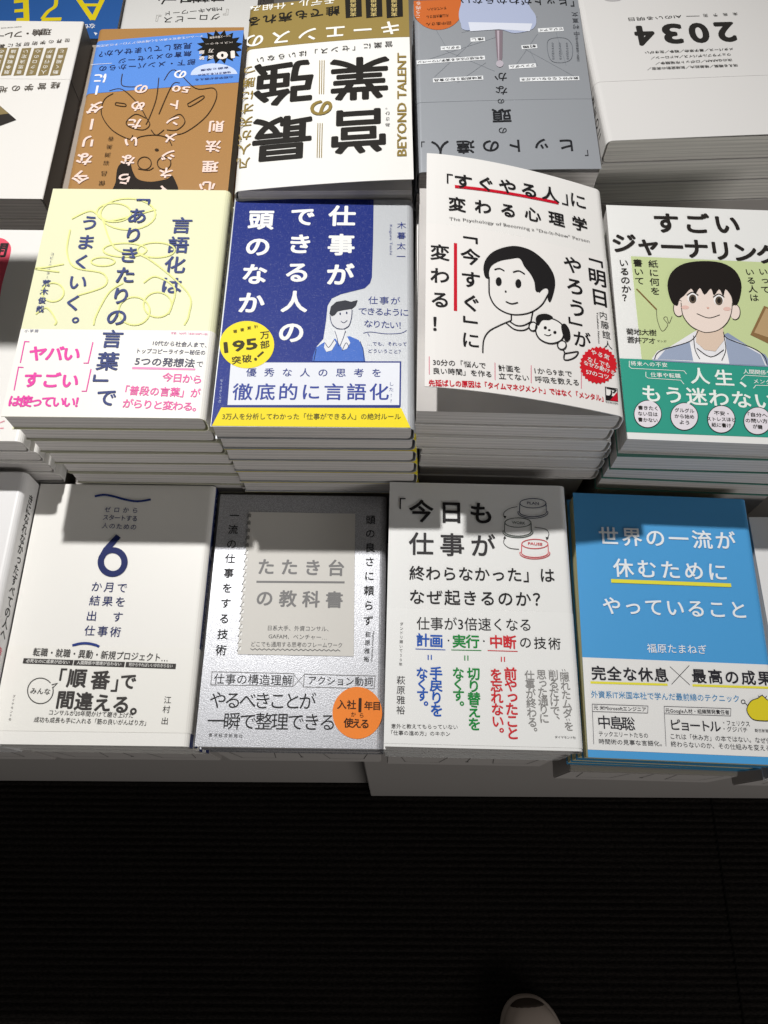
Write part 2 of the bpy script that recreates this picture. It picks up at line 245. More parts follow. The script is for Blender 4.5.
   ('L',[(7.88,-8.22),(7.97,-8.85),(8.1,-9.75),(8.25,-10.79),(8.43,-11.89),(8.64,-12.93),(8.88,-13.81),(9.14,-14.54),(9.42,-15.21),(9.73,-15.82),(10.08,-16.38),(10.51,-16.91),(11.01,-17.42),(11.61,-17.94),(12.31,-18.48),(13.07,-18.98),(13.87,-19.39),(14.69,-19.68),(15.49,-19.78),(16.32,-19.69),(17.21,-19.45),(18.11,-19.07),(18.98,-18.58),(19.77,-17.99),(20.41,-17.31),(20.92,-16.53),(21.31,-15.6),(21.62,-14.58),(21.87,-13.49),(22.07,-12.36),(22.26,-11.23),(22.42,-10),(22.52,-8.61),(22.59,-7.18),(22.62,-5.84),(22.65,-4.7),(22.68,-3.88)],0.5,'#26305e',4,False),
   ('P',[(7.44,-7.24),(8.24,-1.33),(11.75,2.68),(17.81,3.99),(21.9,2.79),(26.14,4.33),(25.02,-0.15),(22.06,-3.15),(16.62,-4.2),(13.02,-5.22),(11.1,-8.18),(9.12,-9.18)],'#30323c',5),
   ('P',[(10.49,-19.83),(17.48,-19.76),(19.65,-25.72),(16.32,-34.05),(12.13,-26.99)],'#e4e6ea',3),
   ('P',[(5.47,-29.44),(10.74,-27.01),(12.84,-30.54),(10.08,-36.46),(6.57,-37.67),(4.86,-34.17)],'#e4e6ea',4),
   ('P',[(15.78,-29.33),(20.04,-25.71),(22.16,-30.44),(19.91,-35.18),(16.98,-36.39)],'#e4e6ea',4),
   ('L',[(5.51,-30.62),(5.77,-31.12),(6.13,-31.89),(6.56,-32.75),(7.03,-33.54),(7.52,-34.06),(8.02,-34.14),(8.56,-33.63),(9.19,-32.64),(9.85,-31.39),(10.47,-30.09),(11,-28.95),(11.37,-28.19)],0.4,'#26305e',5,False),
   ('L',[(16.98,-36.39),(17.25,-35.64),(17.61,-34.51),(18.05,-33.22),(18.51,-31.97),(18.97,-30.98),(19.38,-30.47),(19.77,-30.55),(20.18,-31.08),(20.57,-31.86),(20.93,-32.73),(21.24,-33.5),(21.46,-33.99)],0.4,'#26305e',5,False),
   ('L',[(11.53,-21.02),(11.74,-21.67),(12.03,-22.57),(12.37,-23.63),(12.72,-24.78),(13.05,-25.92),(13.32,-26.98),(13.54,-28.03),(13.75,-29.17),(13.92,-30.31),(14.08,-31.36),(14.21,-32.25),(14.3,-32.89)],0.4,'#26305e',5,False),
   ('L',[(18.72,-20.94),(18.56,-21.6),(18.36,-22.5),(18.12,-23.57),(17.85,-24.72),(17.57,-25.87),(17.29,-26.93),(17,-28),(16.65,-29.14),(16.3,-30.28),(15.97,-31.34),(15.69,-32.23),(15.49,-32.88)],0.4,'#26305e',5,False),
   ('L',[(-0.23,-35.4),(-0.3,-35.91),(-0.38,-36.62),(-0.49,-37.46),(-0.6,-38.36),(-0.71,-39.26),(-0.82,-40.09),(-0.92,-40.93),(-1.03,-41.82),(-1.15,-42.72),(-1.25,-43.55),(-1.34,-44.25),(-1.4,-44.75)],0.39,'#26305e',5,False),
   ('L',[(28.67,-29.18),(28.92,-29.94),(29.27,-30.98),(29.69,-32.21),(30.11,-33.55),(30.49,-34.92),(30.79,-36.24),(31.01,-37.63),(31.17,-39.18),(31.3,-40.76),(31.4,-42.24),(31.48,-43.5),(31.54,-44.39)],0.39,'#26305e',5,False),
   ('P',[(15.2,-7.16),(15.2,-7.31),(15.18,-7.46),(15.16,-7.6),(15.12,-7.73),(15.07,-7.85),(15.02,-7.95),(14.95,-8.03),(14.88,-8.09),(14.8,-8.13),(14.73,-8.14),(14.65,-8.13),(14.57,-8.1),(14.49,-8.04),(14.42,-7.96),(14.36,-7.86),(14.31,-7.74),(14.26,-7.61),(14.23,-7.47),(14.2,-7.32),(14.19,-7.17),(14.19,-7.02),(14.21,-6.87),(14.23,-6.72),(14.27,-6.59),(14.32,-6.47),(14.37,-6.37),(14.44,-6.29),(14.51,-6.23),(14.59,-6.2),(14.67,-6.18),(14.74,-6.19),(14.82,-6.23),(14.9,-6.29),(14.97,-6.37),(15.03,-6.47),(15.09,-6.58),(15.13,-6.71),(15.17,-6.86),(15.19,-7)],'#26305e',5),
   ('P',[(19.62,-6.37),(19.61,-6.53),(19.6,-6.68),(19.57,-6.82),(19.53,-6.95),(19.49,-7.07),(19.43,-7.17),(19.36,-7.25),(19.29,-7.31),(19.22,-7.35),(19.14,-7.36),(19.06,-7.35),(18.98,-7.31),(18.91,-7.26),(18.84,-7.18),(18.77,-7.08),(18.72,-6.96),(18.67,-6.83),(18.64,-6.69),(18.62,-6.54),(18.61,-6.38),(18.61,-6.23),(18.62,-6.08),(18.65,-5.94),(18.69,-5.81),(18.73,-5.69),(18.79,-5.59),(18.86,-5.51),(18.93,-5.45),(19.01,-5.41),(19.08,-5.4),(19.16,-5.41),(19.24,-5.44),(19.32,-5.5),(19.39,-5.58),(19.45,-5.68),(19.5,-5.8),(19.55,-5.93),(19.58,-6.07),(19.6,-6.22)],'#26305e',5),
   ('L',[(15.28,-13.01),(15.5,-13.21),(15.8,-13.51),(16.16,-13.85),(16.55,-14.17),(16.95,-14.39),(17.33,-14.45),(17.73,-14.29),(18.18,-13.97),(18.63,-13.55),(19.06,-13.11),(19.42,-12.73),(19.68,-12.48)],0.4,'#26305e',5,False),
  ],
  'cover_lettering': [
   ('T','v','仕事が',13.55,78.22,13.67,25.95,20.61,0.03,'#f1f1ee',0,2),
   ('T','v','できる人の',-14.69,77.34,-17.36,-22.06,19.41,0.03,'#f1f1ee',0,2),
   ('T','v','頭のなか',-44.23,73.97,-45.86,1.54,19.56,0.03,'#f1f1ee',0,2),
   ('T','v','木暮太一',55.99,69.91,55.59,42.02,6.54,0,'#2c3b86',0,2),
   ('S','Kogure Taichi',48.53,70.37,48.68,43.52,2.56,0,'#5b6494',-90,2),
   ('T','h','仕事が',36.71,4.45,51.76,4.12,6.91,0,'#2c3b86',0,2),
   ('T','h','できるように',29.77,-4.54,57.85,-5.46,6.66,0,'#2c3b86',0,2),
   ('T','h','なりたい！',33.78,-14.75,56.64,-15.95,6.61,0,'#2c3b86',0,2),
   ('L',[(30.52,-22.49),(31.01,-22.35),(31.63,-22.14),(32.38,-21.9),(33.28,-21.68),(34.32,-21.52),(35.49,-21.48),(36.87,-21.59),(38.45,-21.82),(40.18,-22.12),(41.97,-22.42),(43.76,-22.67),(45.48,-22.81),(47.21,-22.84),(49.02,-22.82),(50.84,-22.75),(52.57,-22.62),(54.13,-22.45),(55.45,-22.22),(56.5,-21.89),(57.37,-21.45),(58.07,-20.96),(58.62,-20.48),(59.07,-20.06),(59.44,-19.77)],0.4,'#2c3b86',2,False),
   ('L',[(33.51,-22.46),(34.75,-24.84)],0.4,'#2c3b86',2,False),
   ('S','…でも、それって',33.66,-30.79,59.42,-30.98,3.57,0,'#2c3b86',0,2),
   ('S','どういうこと？',34.15,-36.44,55.46,-36.91,3.55,0,'#2c3b86',0,2),
   ('S','ダイヤモンド社',-60.53,-59.15,-60.08,-77.05,1.75,0,'#b9c2e0',-90,2),
  ],
  'band_lettering': [
   ('P',[(-56.67,-45.35),(55.86,-44.36),(55.51,-78.45),(-56.02,-79.65)],'#2c3b86',2),
   ('P',[(-55.59,-46.5),(54.88,-45.53),(54.55,-77.36),(-54.97,-78.54)],'#e6e9f1',3),
   ('T','h','優秀な人の思考を',-41.52,-53.93,39.9,-53.51,7.01,0.01,'#2c3b86',0,4),
   ('T','h','徹底的に言語化',-46,-68.68,41.62,-67.73,13.48,0.012,'#33459a',0,4),
   ('T','v','した!?',49.49,-61.81,49.37,-74.33,3.27,0,'#2c3b86',0,4),
   ('P',[(-58.83,-80.34),(55.89,-79.55),(61.75,-93.82),(-64.08,-95.37)],'#f3dd1e',2),
   ('S','3万人を分析してわかった「仕事ができる人」の絶対ルール',-57.46,-87.09,55.51,-85.89,4.93,0.008,'#55501e',0,4),
  ],
  'seal': [
   ('P',[(-28.08,-32.41),(-28.08,-34.84),(-28.38,-37.22),(-28.99,-39.52),(-29.88,-41.69),(-31.05,-43.7),(-32.47,-45.52),(-34.12,-47.11),(-35.96,-48.46),(-37.97,-49.53),(-40.12,-50.32),(-42.36,-50.81),(-44.67,-50.99),(-47,-50.86),(-49.31,-50.42),(-51.57,-49.68),(-53.75,-48.65),(-55.79,-47.35),(-57.68,-45.79),(-59.37,-44.01),(-60.85,-42.03),(-62.08,-39.88),(-63.03,-37.6),(-63.71,-35.23),(-64.08,-32.8),(-64.15,-30.37),(-63.9,-27.96),(-63.35,-25.62),(-62.5,-23.4),(-61.36,-21.32),(-59.96,-19.44),(-58.31,-17.78),(-56.45,-16.37),(-54.4,-15.24),(-52.21,-14.41),(-49.9,-13.9),(-47.53,-13.71),(-45.14,-13.84),(-42.76,-14.31),(-40.44,-15.09),(-38.23,-16.17),(-36.15,-17.53),(-34.25,-19.16),(-32.56,-21.01),(-31.1,-23.05),(-29.91,-25.25),(-29,-27.57),(-28.39,-29.97)],'#f7e32c',5),
  ],
  'seal_lettering': [
   ('T','h','著書累計',-54.66,-22.23,-40.98,-18.23,2.99,0,'#3a3414',10,7),
   ('S','195',-61.1,-35.13,-39.24,-31.35,12.24,0.03,'#3a3414',6,7),
   ('T','h','万',-34.73,-24.88,-34.73,-24.88,6.77,0.015,'#3a3414',8,7),
   ('T','h','部',-34.21,-32.48,-34.21,-32.48,6.73,0.015,'#3a3414',8,7),
   ('T','h','突破',-52.01,-44.84,-45.23,-43.6,6.67,0.015,'#3a3414',8,7),
   ('L',[(-38.27,-42.13),(-34.81,-38.13)],1.38,'#3a3414',7,False),
   ('P',[(-38.53,-43.99),(-38.53,-44.18),(-38.55,-44.35),(-38.6,-44.52),(-38.67,-44.68),(-38.76,-44.82),(-38.87,-44.94),(-38.99,-45.03),(-39.13,-45.1),(-39.27,-45.15),(-39.43,-45.16),(-39.58,-45.15),(-39.73,-45.11),(-39.88,-45.04),(-40.02,-44.95),(-40.14,-44.83),(-40.25,-44.7),(-40.35,-44.54),(-40.42,-44.37),(-40.47,-44.2),(-40.49,-44.02),(-40.49,-43.83),(-40.47,-43.66),(-40.42,-43.49),(-40.35,-43.33),(-40.26,-43.19),(-40.16,-43.07),(-40.03,-42.98),(-39.89,-42.91),(-39.75,-42.86),(-39.59,-42.85),(-39.44,-42.86),(-39.29,-42.9),(-39.14,-42.97),(-39,-43.06),(-38.88,-43.18),(-38.77,-43.31),(-38.67,-43.47),(-38.6,-43.64),(-38.55,-43.81)],'#3a3414',7),
  ],
 },
 'B3': {
  'illustration': [
   ('P',[(-26.98,-7.68),(-27.41,-6.43),(-27.74,-4.71),(-27.94,-2.77),(-27.96,-0.89),(-27.78,0.92),(-27.44,2.79),(-26.91,4.66),(-26.2,6.48),(-25.29,8.29),(-24.18,10.08),(-22.9,11.82),(-21.44,13.44),(-19.77,14.96),(-17.91,16.4),(-15.91,17.73),(-13.83,18.92),(-11.68,20.01),(-9.41,21.01),(-7.09,21.83),(-4.75,22.37),(-2.33,22.59),(0.15,22.56),(2.58,22.3),(4.8,21.87),(6.77,21.26),(8.54,20.46),(10.21,19.47),(11.88,18.33),(13.61,17.01),(15.33,15.5),(16.95,13.88),(18.36,12.2),(19.56,10.46),(20.59,8.62),(21.44,6.75),(22.07,4.88),(22.48,3.02),(22.67,1.16),(22.69,-0.73),(22.58,-2.64),(22.34,-4.62),(21.94,-6.63),(21.44,-8.65),(20.88,-10.63),(20.22,-12.82),(19.45,-15.13),(18.68,-17.1),(18.02,-18.27),(17.45,-18.38),(16.92,-17.75),(16.51,-16.68),(16.28,-15.5),(16.36,-14.05),(16.67,-12.25),(17,-10.48),(17.12,-9.14),(16.98,-8.35),(16.69,-7.89),(16.27,-7.66),(15.77,-7.59),(15.14,-7.66),(14.38,-7.93),(13.58,-8.33),(12.84,-8.83),(12.17,-9.55),(11.53,-10.45),(10.91,-11.3),(10.3,-11.85),(9.66,-12.12),(9.01,-12.21),(8.42,-12),(7.96,-11.32),(7.73,-9.98),(7.68,-8.11),(7.61,-6.06),(7.37,-4.21),(6.9,-2.63),(6.3,-1.13),(5.6,0.31),(4.81,1.7),(3.88,3),(2.82,4.23),(1.75,5.45),(0.77,6.76),(0.04,8.36),(-0.56,10.16),(-1.26,11.73),(-2.29,12.65),(-3.8,12.69),(-5.62,12.13),(-7.56,11.28),(-9.44,10.48),(-11.25,9.8),(-13.08,9.07),(-14.86,8.25),(-16.53,7.32),(-18.13,6.21),(-19.68,4.97),(-21.07,3.66),(-22.19,2.37),(-22.98,1.08),(-23.51,-0.22),(-23.87,-1.54),(-24.15,-2.87),(-24.25,-4.34),(-24.16,-5.92),(-24.11,-7.32),(-24.28,-8.25),(-24.81,-8.67),(-25.58,-8.72),(-26.36,-8.39)],'#1f1d1e',3),
   ('L',[(-24.25,-7.17),(-24.28,-8.1),(-24.32,-9.39),(-24.37,-10.91),(-24.42,-12.51),(-24.45,-14.07),(-24.46,-15.43),(-24.47,-16.62),(-24.5,-17.72),(-24.51,-18.78),(-24.48,-19.82),(-24.38,-20.86),(-24.17,-21.94),(-23.86,-23.08),(-23.48,-24.27),(-23.03,-25.46),(-22.5,-26.62),(-21.9,-27.7),(-21.21,-28.68),(-20.45,-29.55),(-19.6,-30.35),(-18.67,-31.08),(-17.67,-31.73),(-16.61,-32.3),(-15.51,-32.77),(-14.35,-33.18),(-13.14,-33.52),(-11.87,-33.78),(-10.53,-33.93),(-9.12,-33.95),(-7.64,-33.82),(-6.02,-33.52),(-4.28,-33.08),(-2.45,-32.51),(-0.62,-31.81),(1.17,-31),(2.83,-30.1),(4.41,-29.07),(5.96,-27.9),(7.45,-26.62),(8.86,-25.27),(10.18,-23.87),(11.39,-22.46),(12.46,-20.98),(13.43,-19.39),(14.29,-17.76),(15.07,-16.16),(15.77,-14.66),(16.4,-13.33),(17,-12.17),(17.54,-11.1),(18.01,-10.13),(18.37,-9.28),(18.59,-8.56),(18.63,-7.96),(18.46,-7.52),(18.07,-7.22),(17.54,-7.05),(16.95,-6.98),(16.34,-6.99),(15.8,-7.04),(15.31,-7.17),(14.81,-7.38),(14.3,-7.67),(13.8,-8.03),(13.31,-8.42),(12.84,-8.83),(12.36,-9.33),(11.86,-9.94),(11.37,-10.59),(10.93,-11.21),(10.56,-11.74),(10.28,-12.12)],0.96,'#1f1d1e',3,False),
   ('L',[(-9.91,-34.01),(-10.08,-38.65)],0.93,'#1f1d1e',3,False),
   ('L',[(5.23,-28.55),(3.44,-36.68)],0.95,'#1f1d1e',3,False),
   ('L',[(-10.08,-38.65),(-10.97,-39.23),(-12.2,-40.02),(-13.65,-40.95),(-15.19,-41.96),(-16.71,-42.98),(-18.09,-43.95),(-19.38,-44.87),(-20.69,-45.79),(-21.97,-46.72),(-23.2,-47.68),(-24.32,-48.67),(-25.31,-49.71),(-26.15,-50.78),(-26.89,-51.87),(-27.53,-52.99),(-28.08,-54.16),(-28.55,-55.41),(-28.96,-56.76),(-29.27,-58.34),(-29.48,-60.16),(-29.61,-62.05),(-29.69,-63.85),(-29.75,-65.37),(-29.81,-66.44)],0.89,'#1f1d1e',3,False),
   ('L',[(-11.24,-39.64),(-10.77,-39.92),(-10.12,-40.33),(-9.34,-40.8),(-8.5,-41.26),(-7.64,-41.63),(-6.82,-41.83),(-6.02,-41.89),(-5.21,-41.86),(-4.38,-41.73),(-3.53,-41.52),(-2.67,-41.22),(-1.78,-40.83),(-0.81,-40.27),(0.27,-39.51),(1.37,-38.65),(2.4,-37.81),(3.28,-37.09),(3.91,-36.58)],0.93,'#1f1d1e',3,False),
   ('L',[(-13.55,-41.34),(-12.97,-41.81),(-12.18,-42.5),(-11.23,-43.29),(-10.2,-44.06),(-9.13,-44.71),(-8.07,-45.12),(-7.01,-45.3),(-5.89,-45.37),(-4.73,-45.3),(-3.55,-45.11),(-2.38,-44.77),(-1.25,-44.28),(-0.09,-43.53),(1.16,-42.48),(2.39,-41.28),(3.54,-40.09),(4.5,-39.07),(5.21,-38.36)],0.93,'#1f1d1e',3,False),
   ('P',[(-15.66,-9.24),(-15.8,-10.34),(-16.12,-11.37),(-16.6,-12.23),(-17.19,-12.83),(-17.83,-13.13),(-18.46,-13.08),(-19.02,-12.7),(-19.46,-12.02),(-19.72,-11.11),(-19.79,-10.05),(-19.66,-8.96),(-19.34,-7.93),(-18.86,-7.07),(-18.27,-6.46),(-17.62,-6.16),(-16.99,-6.2),(-16.43,-6.59),(-15.99,-7.27),(-15.73,-8.18)],'#1f1d1e',3),
   ('P',[(-1.98,-7.96),(-2.13,-9.07),(-2.47,-10.11),(-2.97,-10.99),(-3.58,-11.61),(-4.24,-11.92),(-4.88,-11.89),(-5.45,-11.52),(-5.89,-10.85),(-6.15,-9.94),(-6.21,-8.88),(-6.06,-7.77),(-5.72,-6.73),(-5.22,-5.85),(-4.62,-5.22),(-3.95,-4.9),(-3.31,-4.93),(-2.74,-5.3),(-2.3,-5.98),(-2.04,-6.89)],'#1f1d1e',3),
   ('L',[(-20.44,-0.54),(-20.03,-0.34),(-19.46,-0.03),(-18.78,0.32),(-18.06,0.65),(-17.35,0.9),(-16.72,1.02),(-16.12,0.96),(-15.5,0.77),(-14.89,0.5),(-14.34,0.21),(-13.87,-0.05),(-13.53,-0.22)],0.95,'#1f1d1e',3,False),
   ('L',[(-7.49,-0.01),(-7.03,0.25),(-6.38,0.66),(-5.61,1.11),(-4.78,1.55),(-3.96,1.88),(-3.2,2.03),(-2.45,1.93),(-1.65,1.65),(-0.85,1.27),(-0.12,0.85),(0.51,0.49),(0.96,0.26)],0.97,'#1f1d1e',3,False),
   ('P',[(-12.47,-16.56),(-12.62,-17.05),(-12.98,-17.41),(-13.4,-17.49),(-13.74,-17.27),(-13.85,-16.83),(-13.7,-16.34),(-13.35,-15.98),(-12.92,-15.89),(-12.59,-16.11)],'#1f1d1e',3),
   ('L',[(-13.43,-24.61),(-12.99,-24.76),(-12.39,-24.98),(-11.68,-25.24),(-10.9,-25.47),(-10.12,-25.62),(-9.37,-25.63),(-8.61,-25.45),(-7.77,-25.13),(-6.91,-24.72),(-6.11,-24.3),(-5.44,-23.93),(-4.95,-23.68)],0.94,'#1f1d1e',3,False),
   ('P',[(7.02,-39),(7.63,-37.66),(8.45,-36.44),(9.49,-35.33),(10.75,-34.33),(12.31,-33.35),(14.14,-32.42),(16.09,-31.72),(17.96,-31.41),(19.84,-31.58),(21.79,-32.12),(23.57,-32.94),(24.92,-33.94),(25.78,-35.14),(26.27,-36.58),(26.46,-38.16),(26.44,-39.78),(26.24,-41.51),(25.81,-43.36),(25.11,-45.15),(24.08,-46.72),(22.59,-48.08),(20.71,-49.3),(18.7,-50.26),(16.8,-50.87),(14.96,-51.04),(13.1,-50.87),(11.37,-50.43),(9.91,-49.82),(8.77,-49),(7.86,-47.96),(7.16,-46.75),(6.69,-45.44),(6.45,-43.93),(6.42,-42.24),(6.62,-40.53)],'#eeece9',4),
   ('L',[(7.02,-39),(7.4,-38.1),(7.88,-37.25),(8.45,-36.44),(9.12,-35.69),(9.89,-34.99),(10.75,-34.33),(11.75,-33.68),(12.9,-33.03),(14.14,-32.42),(15.44,-31.92),(16.73,-31.56),(17.96,-31.41),(19.2,-31.47),(20.5,-31.72),(21.79,-32.12),(23.01,-32.65),(24.08,-33.26),(24.92,-33.94),(25.54,-34.71),(25.98,-35.6),(26.27,-36.58),(26.42,-37.63),(26.48,-38.7),(26.44,-39.78),(26.33,-40.91),(26.12,-42.12),(25.81,-43.36),(25.38,-44.57),(24.81,-45.71),(24.08,-46.72),(23.14,-47.63),(22,-48.5),(20.71,-49.3),(19.37,-49.98),(18.04,-50.51),(16.8,-50.87),(15.58,-51.03),(14.34,-51.02),(13.1,-50.87),(11.92,-50.6),(10.84,-50.24),(9.91,-49.82),(9.13,-49.3),(8.44,-48.68),(7.86,-47.96),(7.37,-47.17),(6.98,-46.32),(6.69,-45.44),(6.5,-44.46),(6.41,-43.38),(6.42,-42.24),(6.53,-41.09),(6.73,-39.99)],0.99,'#1f1d1e',5,True),
   ('P',[(6.75,-35.2),(6.87,-34.11),(7.2,-32.96),(7.76,-31.87),(8.6,-30.92),(9.83,-30.1),(11.41,-29.37),(13.08,-28.82),(14.58,-28.54),(16.01,-28.61),(17.44,-28.97),(18.6,-29.5),(19.22,-30.07),(19.15,-30.74),(18.57,-31.54),(17.68,-32.34),(16.68,-33),(15.51,-33.38),(14.09,-33.6),(12.66,-33.87),(11.44,-34.43),(10.49,-35.6),(9.69,-37.17),(9.01,-38.56),(8.4,-39.21),(7.81,-38.83),(7.27,-37.77),(6.89,-36.43)],'#1f1d1e',6),
   ('P',[(24.82,-35.52),(25.31,-34.46),(26.1,-33.67),(27.01,-33.24),(27.84,-33.24),(28.62,-33.8),(29.44,-34.82),(30.16,-36.12),(30.66,-37.49),(30.94,-39.02),(31.04,-40.77),(30.96,-42.49),(30.69,-43.92),(30.11,-45.14),(29.27,-46.25),(28.37,-47),(27.6,-47.19),(26.98,-46.64),(26.42,-45.51),(25.94,-44.07),(25.54,-42.56),(25.18,-40.86),(24.86,-38.89),(24.7,-37)],'#1f1d1e',6),
   ('P',[(14.43,-39.43),(14.24,-40.12),(13.78,-40.69),(13.18,-40.99),(12.6,-40.95),(12.19,-40.57),(12.07,-39.95),(12.27,-39.27),(12.72,-38.7),(13.32,-38.39),(13.91,-38.44),(14.31,-38.82)],'#1f1d1e',6),
   ('P',[(21.11,-41.52),(20.91,-42.21),(20.45,-42.78),(19.84,-43.09),(19.25,-43.05),(18.85,-42.67),(18.73,-42.06),(18.93,-41.37),(19.39,-40.8),(20,-40.49),(20.59,-40.53),(20.99,-40.91)],'#1f1d1e',6),
   ('P',[(16.94,-40.67),(16.78,-41.09),(16.42,-41.45),(15.94,-41.66),(15.47,-41.66),(15.14,-41.45),(15.04,-41.09),(15.19,-40.67),(15.55,-40.31),(16.03,-40.1),(16.5,-40.1),(16.83,-40.31)],'#1f1d1e',6),
   ('L',[(12.26,-45.01),(12.56,-45.08),(12.99,-45.19),(13.5,-45.32),(14.04,-45.42),(14.56,-45.47),(15.02,-45.43),(15.44,-45.27),(15.87,-45.02),(16.29,-44.71),(16.66,-44.39),(16.98,-44.12),(17.21,-43.93)],0.72,'#1f1d1e',6,False),
   ('P',[(7.43,-39.93),(7.24,-41),(6.8,-42.02),(6.14,-42.89),(5.34,-43.53),(4.47,-43.87),(3.62,-43.89),(2.87,-43.57),(2.29,-42.96),(1.94,-42.11),(1.86,-41.11),(2.04,-40.04),(2.48,-39.03),(3.13,-38.15),(3.93,-37.51),(4.8,-37.16),(5.66,-37.14),(6.42,-37.46),(7,-38.07),(7.35,-38.92)],'#eeece9',5),
   ('L',[(7.43,-39.93),(7.29,-40.82),(6.97,-41.69),(6.49,-42.48),(5.89,-43.13),(5.2,-43.61),(4.47,-43.87),(3.76,-43.91),(3.11,-43.71),(2.56,-43.3),(2.15,-42.7),(1.91,-41.95),(1.86,-41.11),(1.99,-40.22),(2.31,-39.35),(2.78,-38.57),(3.39,-37.91),(4.07,-37.43),(4.8,-37.16),(5.52,-37.12),(6.18,-37.32),(6.73,-37.73),(7.15,-38.33),(7.38,-39.08)],0.94,'#1f1d1e',6,True),
   ('P',[(27.42,-49.77),(27.2,-50.83),(26.69,-51.87),(25.95,-52.76),(25.06,-53.42),(24.09,-53.8),(23.14,-53.85),(22.31,-53.57),(21.68,-52.98),(21.3,-52.15),(21.21,-51.16),(21.43,-50.1),(21.93,-49.07),(22.66,-48.18),(23.56,-47.51),(24.53,-47.13),(25.48,-47.07),(26.32,-47.35),(26.96,-47.93),(27.34,-48.77)],'#eeece9',5),
   ('L',[(27.42,-49.77),(27.26,-50.66),(26.89,-51.53),(26.35,-52.33),(25.67,-53.01),(24.9,-53.51),(24.09,-53.8),(23.29,-53.86),(22.57,-53.7),(21.97,-53.31),(21.52,-52.73),(21.26,-52),(21.21,-51.16),(21.37,-50.27),(21.73,-49.4),(22.27,-48.6),(22.94,-47.92),(23.71,-47.42),(24.53,-47.13),(25.33,-47.06),(26.06,-47.22),(26.67,-47.61),(27.12,-48.19),(27.38,-48.92)],0.97,'#1f1d1e',6,True),
   ('L',[(25.26,-53.79),(25.38,-54.1),(25.56,-54.54),(25.77,-55.06),(25.97,-55.58),(26.15,-56.02),(26.27,-56.33)],0.98,'#1f1d1e',3,False),
   ('L',[(25.79,-56.43),(26.31,-56.23),(27.03,-55.95),(27.89,-55.62),(28.82,-55.27),(29.76,-54.91),(30.64,-54.59),(31.56,-54.24),(32.6,-53.8),(33.64,-53.37),(34.59,-53.02),(35.33,-52.84),(35.77,-52.91),(35.85,-53.29),(35.67,-53.93),(35.28,-54.74),(34.76,-55.62),(34.15,-56.47),(33.54,-57.2),(32.84,-57.86),(32.02,-58.51),(31.11,-59.14),(30.19,-59.72),(29.32,-60.2),(28.56,-60.57),(27.87,-60.84),(27.2,-61.05),(26.57,-61.17),(26.02,-61.18),(25.57,-61.06),(25.26,-60.8),(25.14,-60.29),(25.17,-59.52),(25.32,-58.63),(25.51,-57.74),(25.69,-56.96),(25.79,-56.43)],0.99,'#1f1d1e',3,False),
  ],
  'cover_lettering': [
   ('T','h','「',-50.2,71.93,-50.2,71.93,13.18,0.005,'#1f1d1e',0,2),
   ('T','h','すぐやる人',-40.85,71.1,23.6,75.91,14.53,0.022,'#1f1d1e',0,2),
   ('T','h','」',34.92,74.6,34.92,74.6,15.72,0.005,'#1f1d1e',0,2),
   ('T','h','に',45.64,76.89,45.64,76.89,14.99,0.01,'#1f1d1e',0,2),
   ('L',[(-46.74,65.62),(29.65,69.59)],2.49,'#c8102a',1,False),
   ('T','h','変わる心理学',-45.24,50.02,45.33,55.64,13.22,0.02,'#1f1d1e',0,2),
   ('S','The Psychology of Becoming a "Do-It-Now" Person',-50.8,36.84,51.88,42.37,3.43,0,'#4a4848',0,2),
   ('T','v','「',-36.42,20.85,-36.42,20.85,15.3,0.02,'#1f1d1e',0,2),
   ('T','v','今すぐ',-36.62,7.06,-36.73,-29.74,14.44,0.022,'#1f1d1e',0,2),
   ('T','v','」',-37.37,-42.82,-37.37,-42.82,14.49,0.02,'#1f1d1e',0,2),
   ('T','v','に',-37.38,-58.01,-37.38,-58.01,13,0.015,'#1f1d1e',0,2),
   ('L',[(-46.63,16.72),(-47.02,-37.32)],2.17,'#c8102a',1,False),
   ('T','v','変わる！',-57.09,7.71,-56.84,-48.49,13.82,0.02,'#1f1d1e',0,2),
   ('T','v','「',55.59,24.44,55.59,24.44,16.85,0.015,'#1f1d1e',0,2),
   ('T','v','明日',55.56,12.26,55.87,-4.56,15.43,0.02,'#1f1d1e',0,2),
   ('T','v','やろう',37.05,17.27,37.92,-18.09,15.29,0.02,'#1f1d1e',0,2),
   ('T','v','」',35.61,-29.26,35.61,-29.26,15.34,0.015,'#1f1d1e',0,2),
   ('T','v','が',39.48,-42.33,39.48,-42.33,13.76,0.015,'#1f1d1e',0,2),
   ('T','v','内藤誼人',57.39,-18.77,58.79,-41.62,6.71,0,'#1f1d1e',0,2),
   ('S','Yoshihito Naitou',52.95,-17.3,52.24,-42.26,2.15,0,'#4a4848',-90,2),
   ('L',[(-63.6,-72.73),(-63.52,-85.53)],0.51,'#d88a98',1,False),
   ('L',[(-21.99,-72.25),(-22.33,-84.72)],0.54,'#d88a98',1,False),
   ('L',[(2.07,-69.97),(1.46,-82.86)],0.57,'#d88a98',1,False),
   ('L',[(37.06,-67.13),(36.05,-80.09)],0.61,'#d88a98',1,False),
   ('S','30分の「悩んで',-61.33,-76.88,-28.09,-75.6,4.91,0.008,'#3c3a3a',0,2),
   ('S','良い時間」を作る',-61.1,-83.02,-24.59,-81.28,4.89,0.008,'#3c3a3a',0,2),
   ('S','計画を',-19.93,-75.77,-5.47,-74.51,5.06,0.008,'#3c3a3a',0,2),
   ('S','立てない',-19.88,-81.5,0.05,-79.77,5.03,0.008,'#3c3a3a',0,2),
   ('S','1から9まで',4.14,-73.46,30.18,-70.86,5.07,0.008,'#3c3a3a',0,2),
   ('S','呼吸を数える',4.28,-79.71,34.46,-76.29,5.04,0.008,'#3c3a3a',0,2),
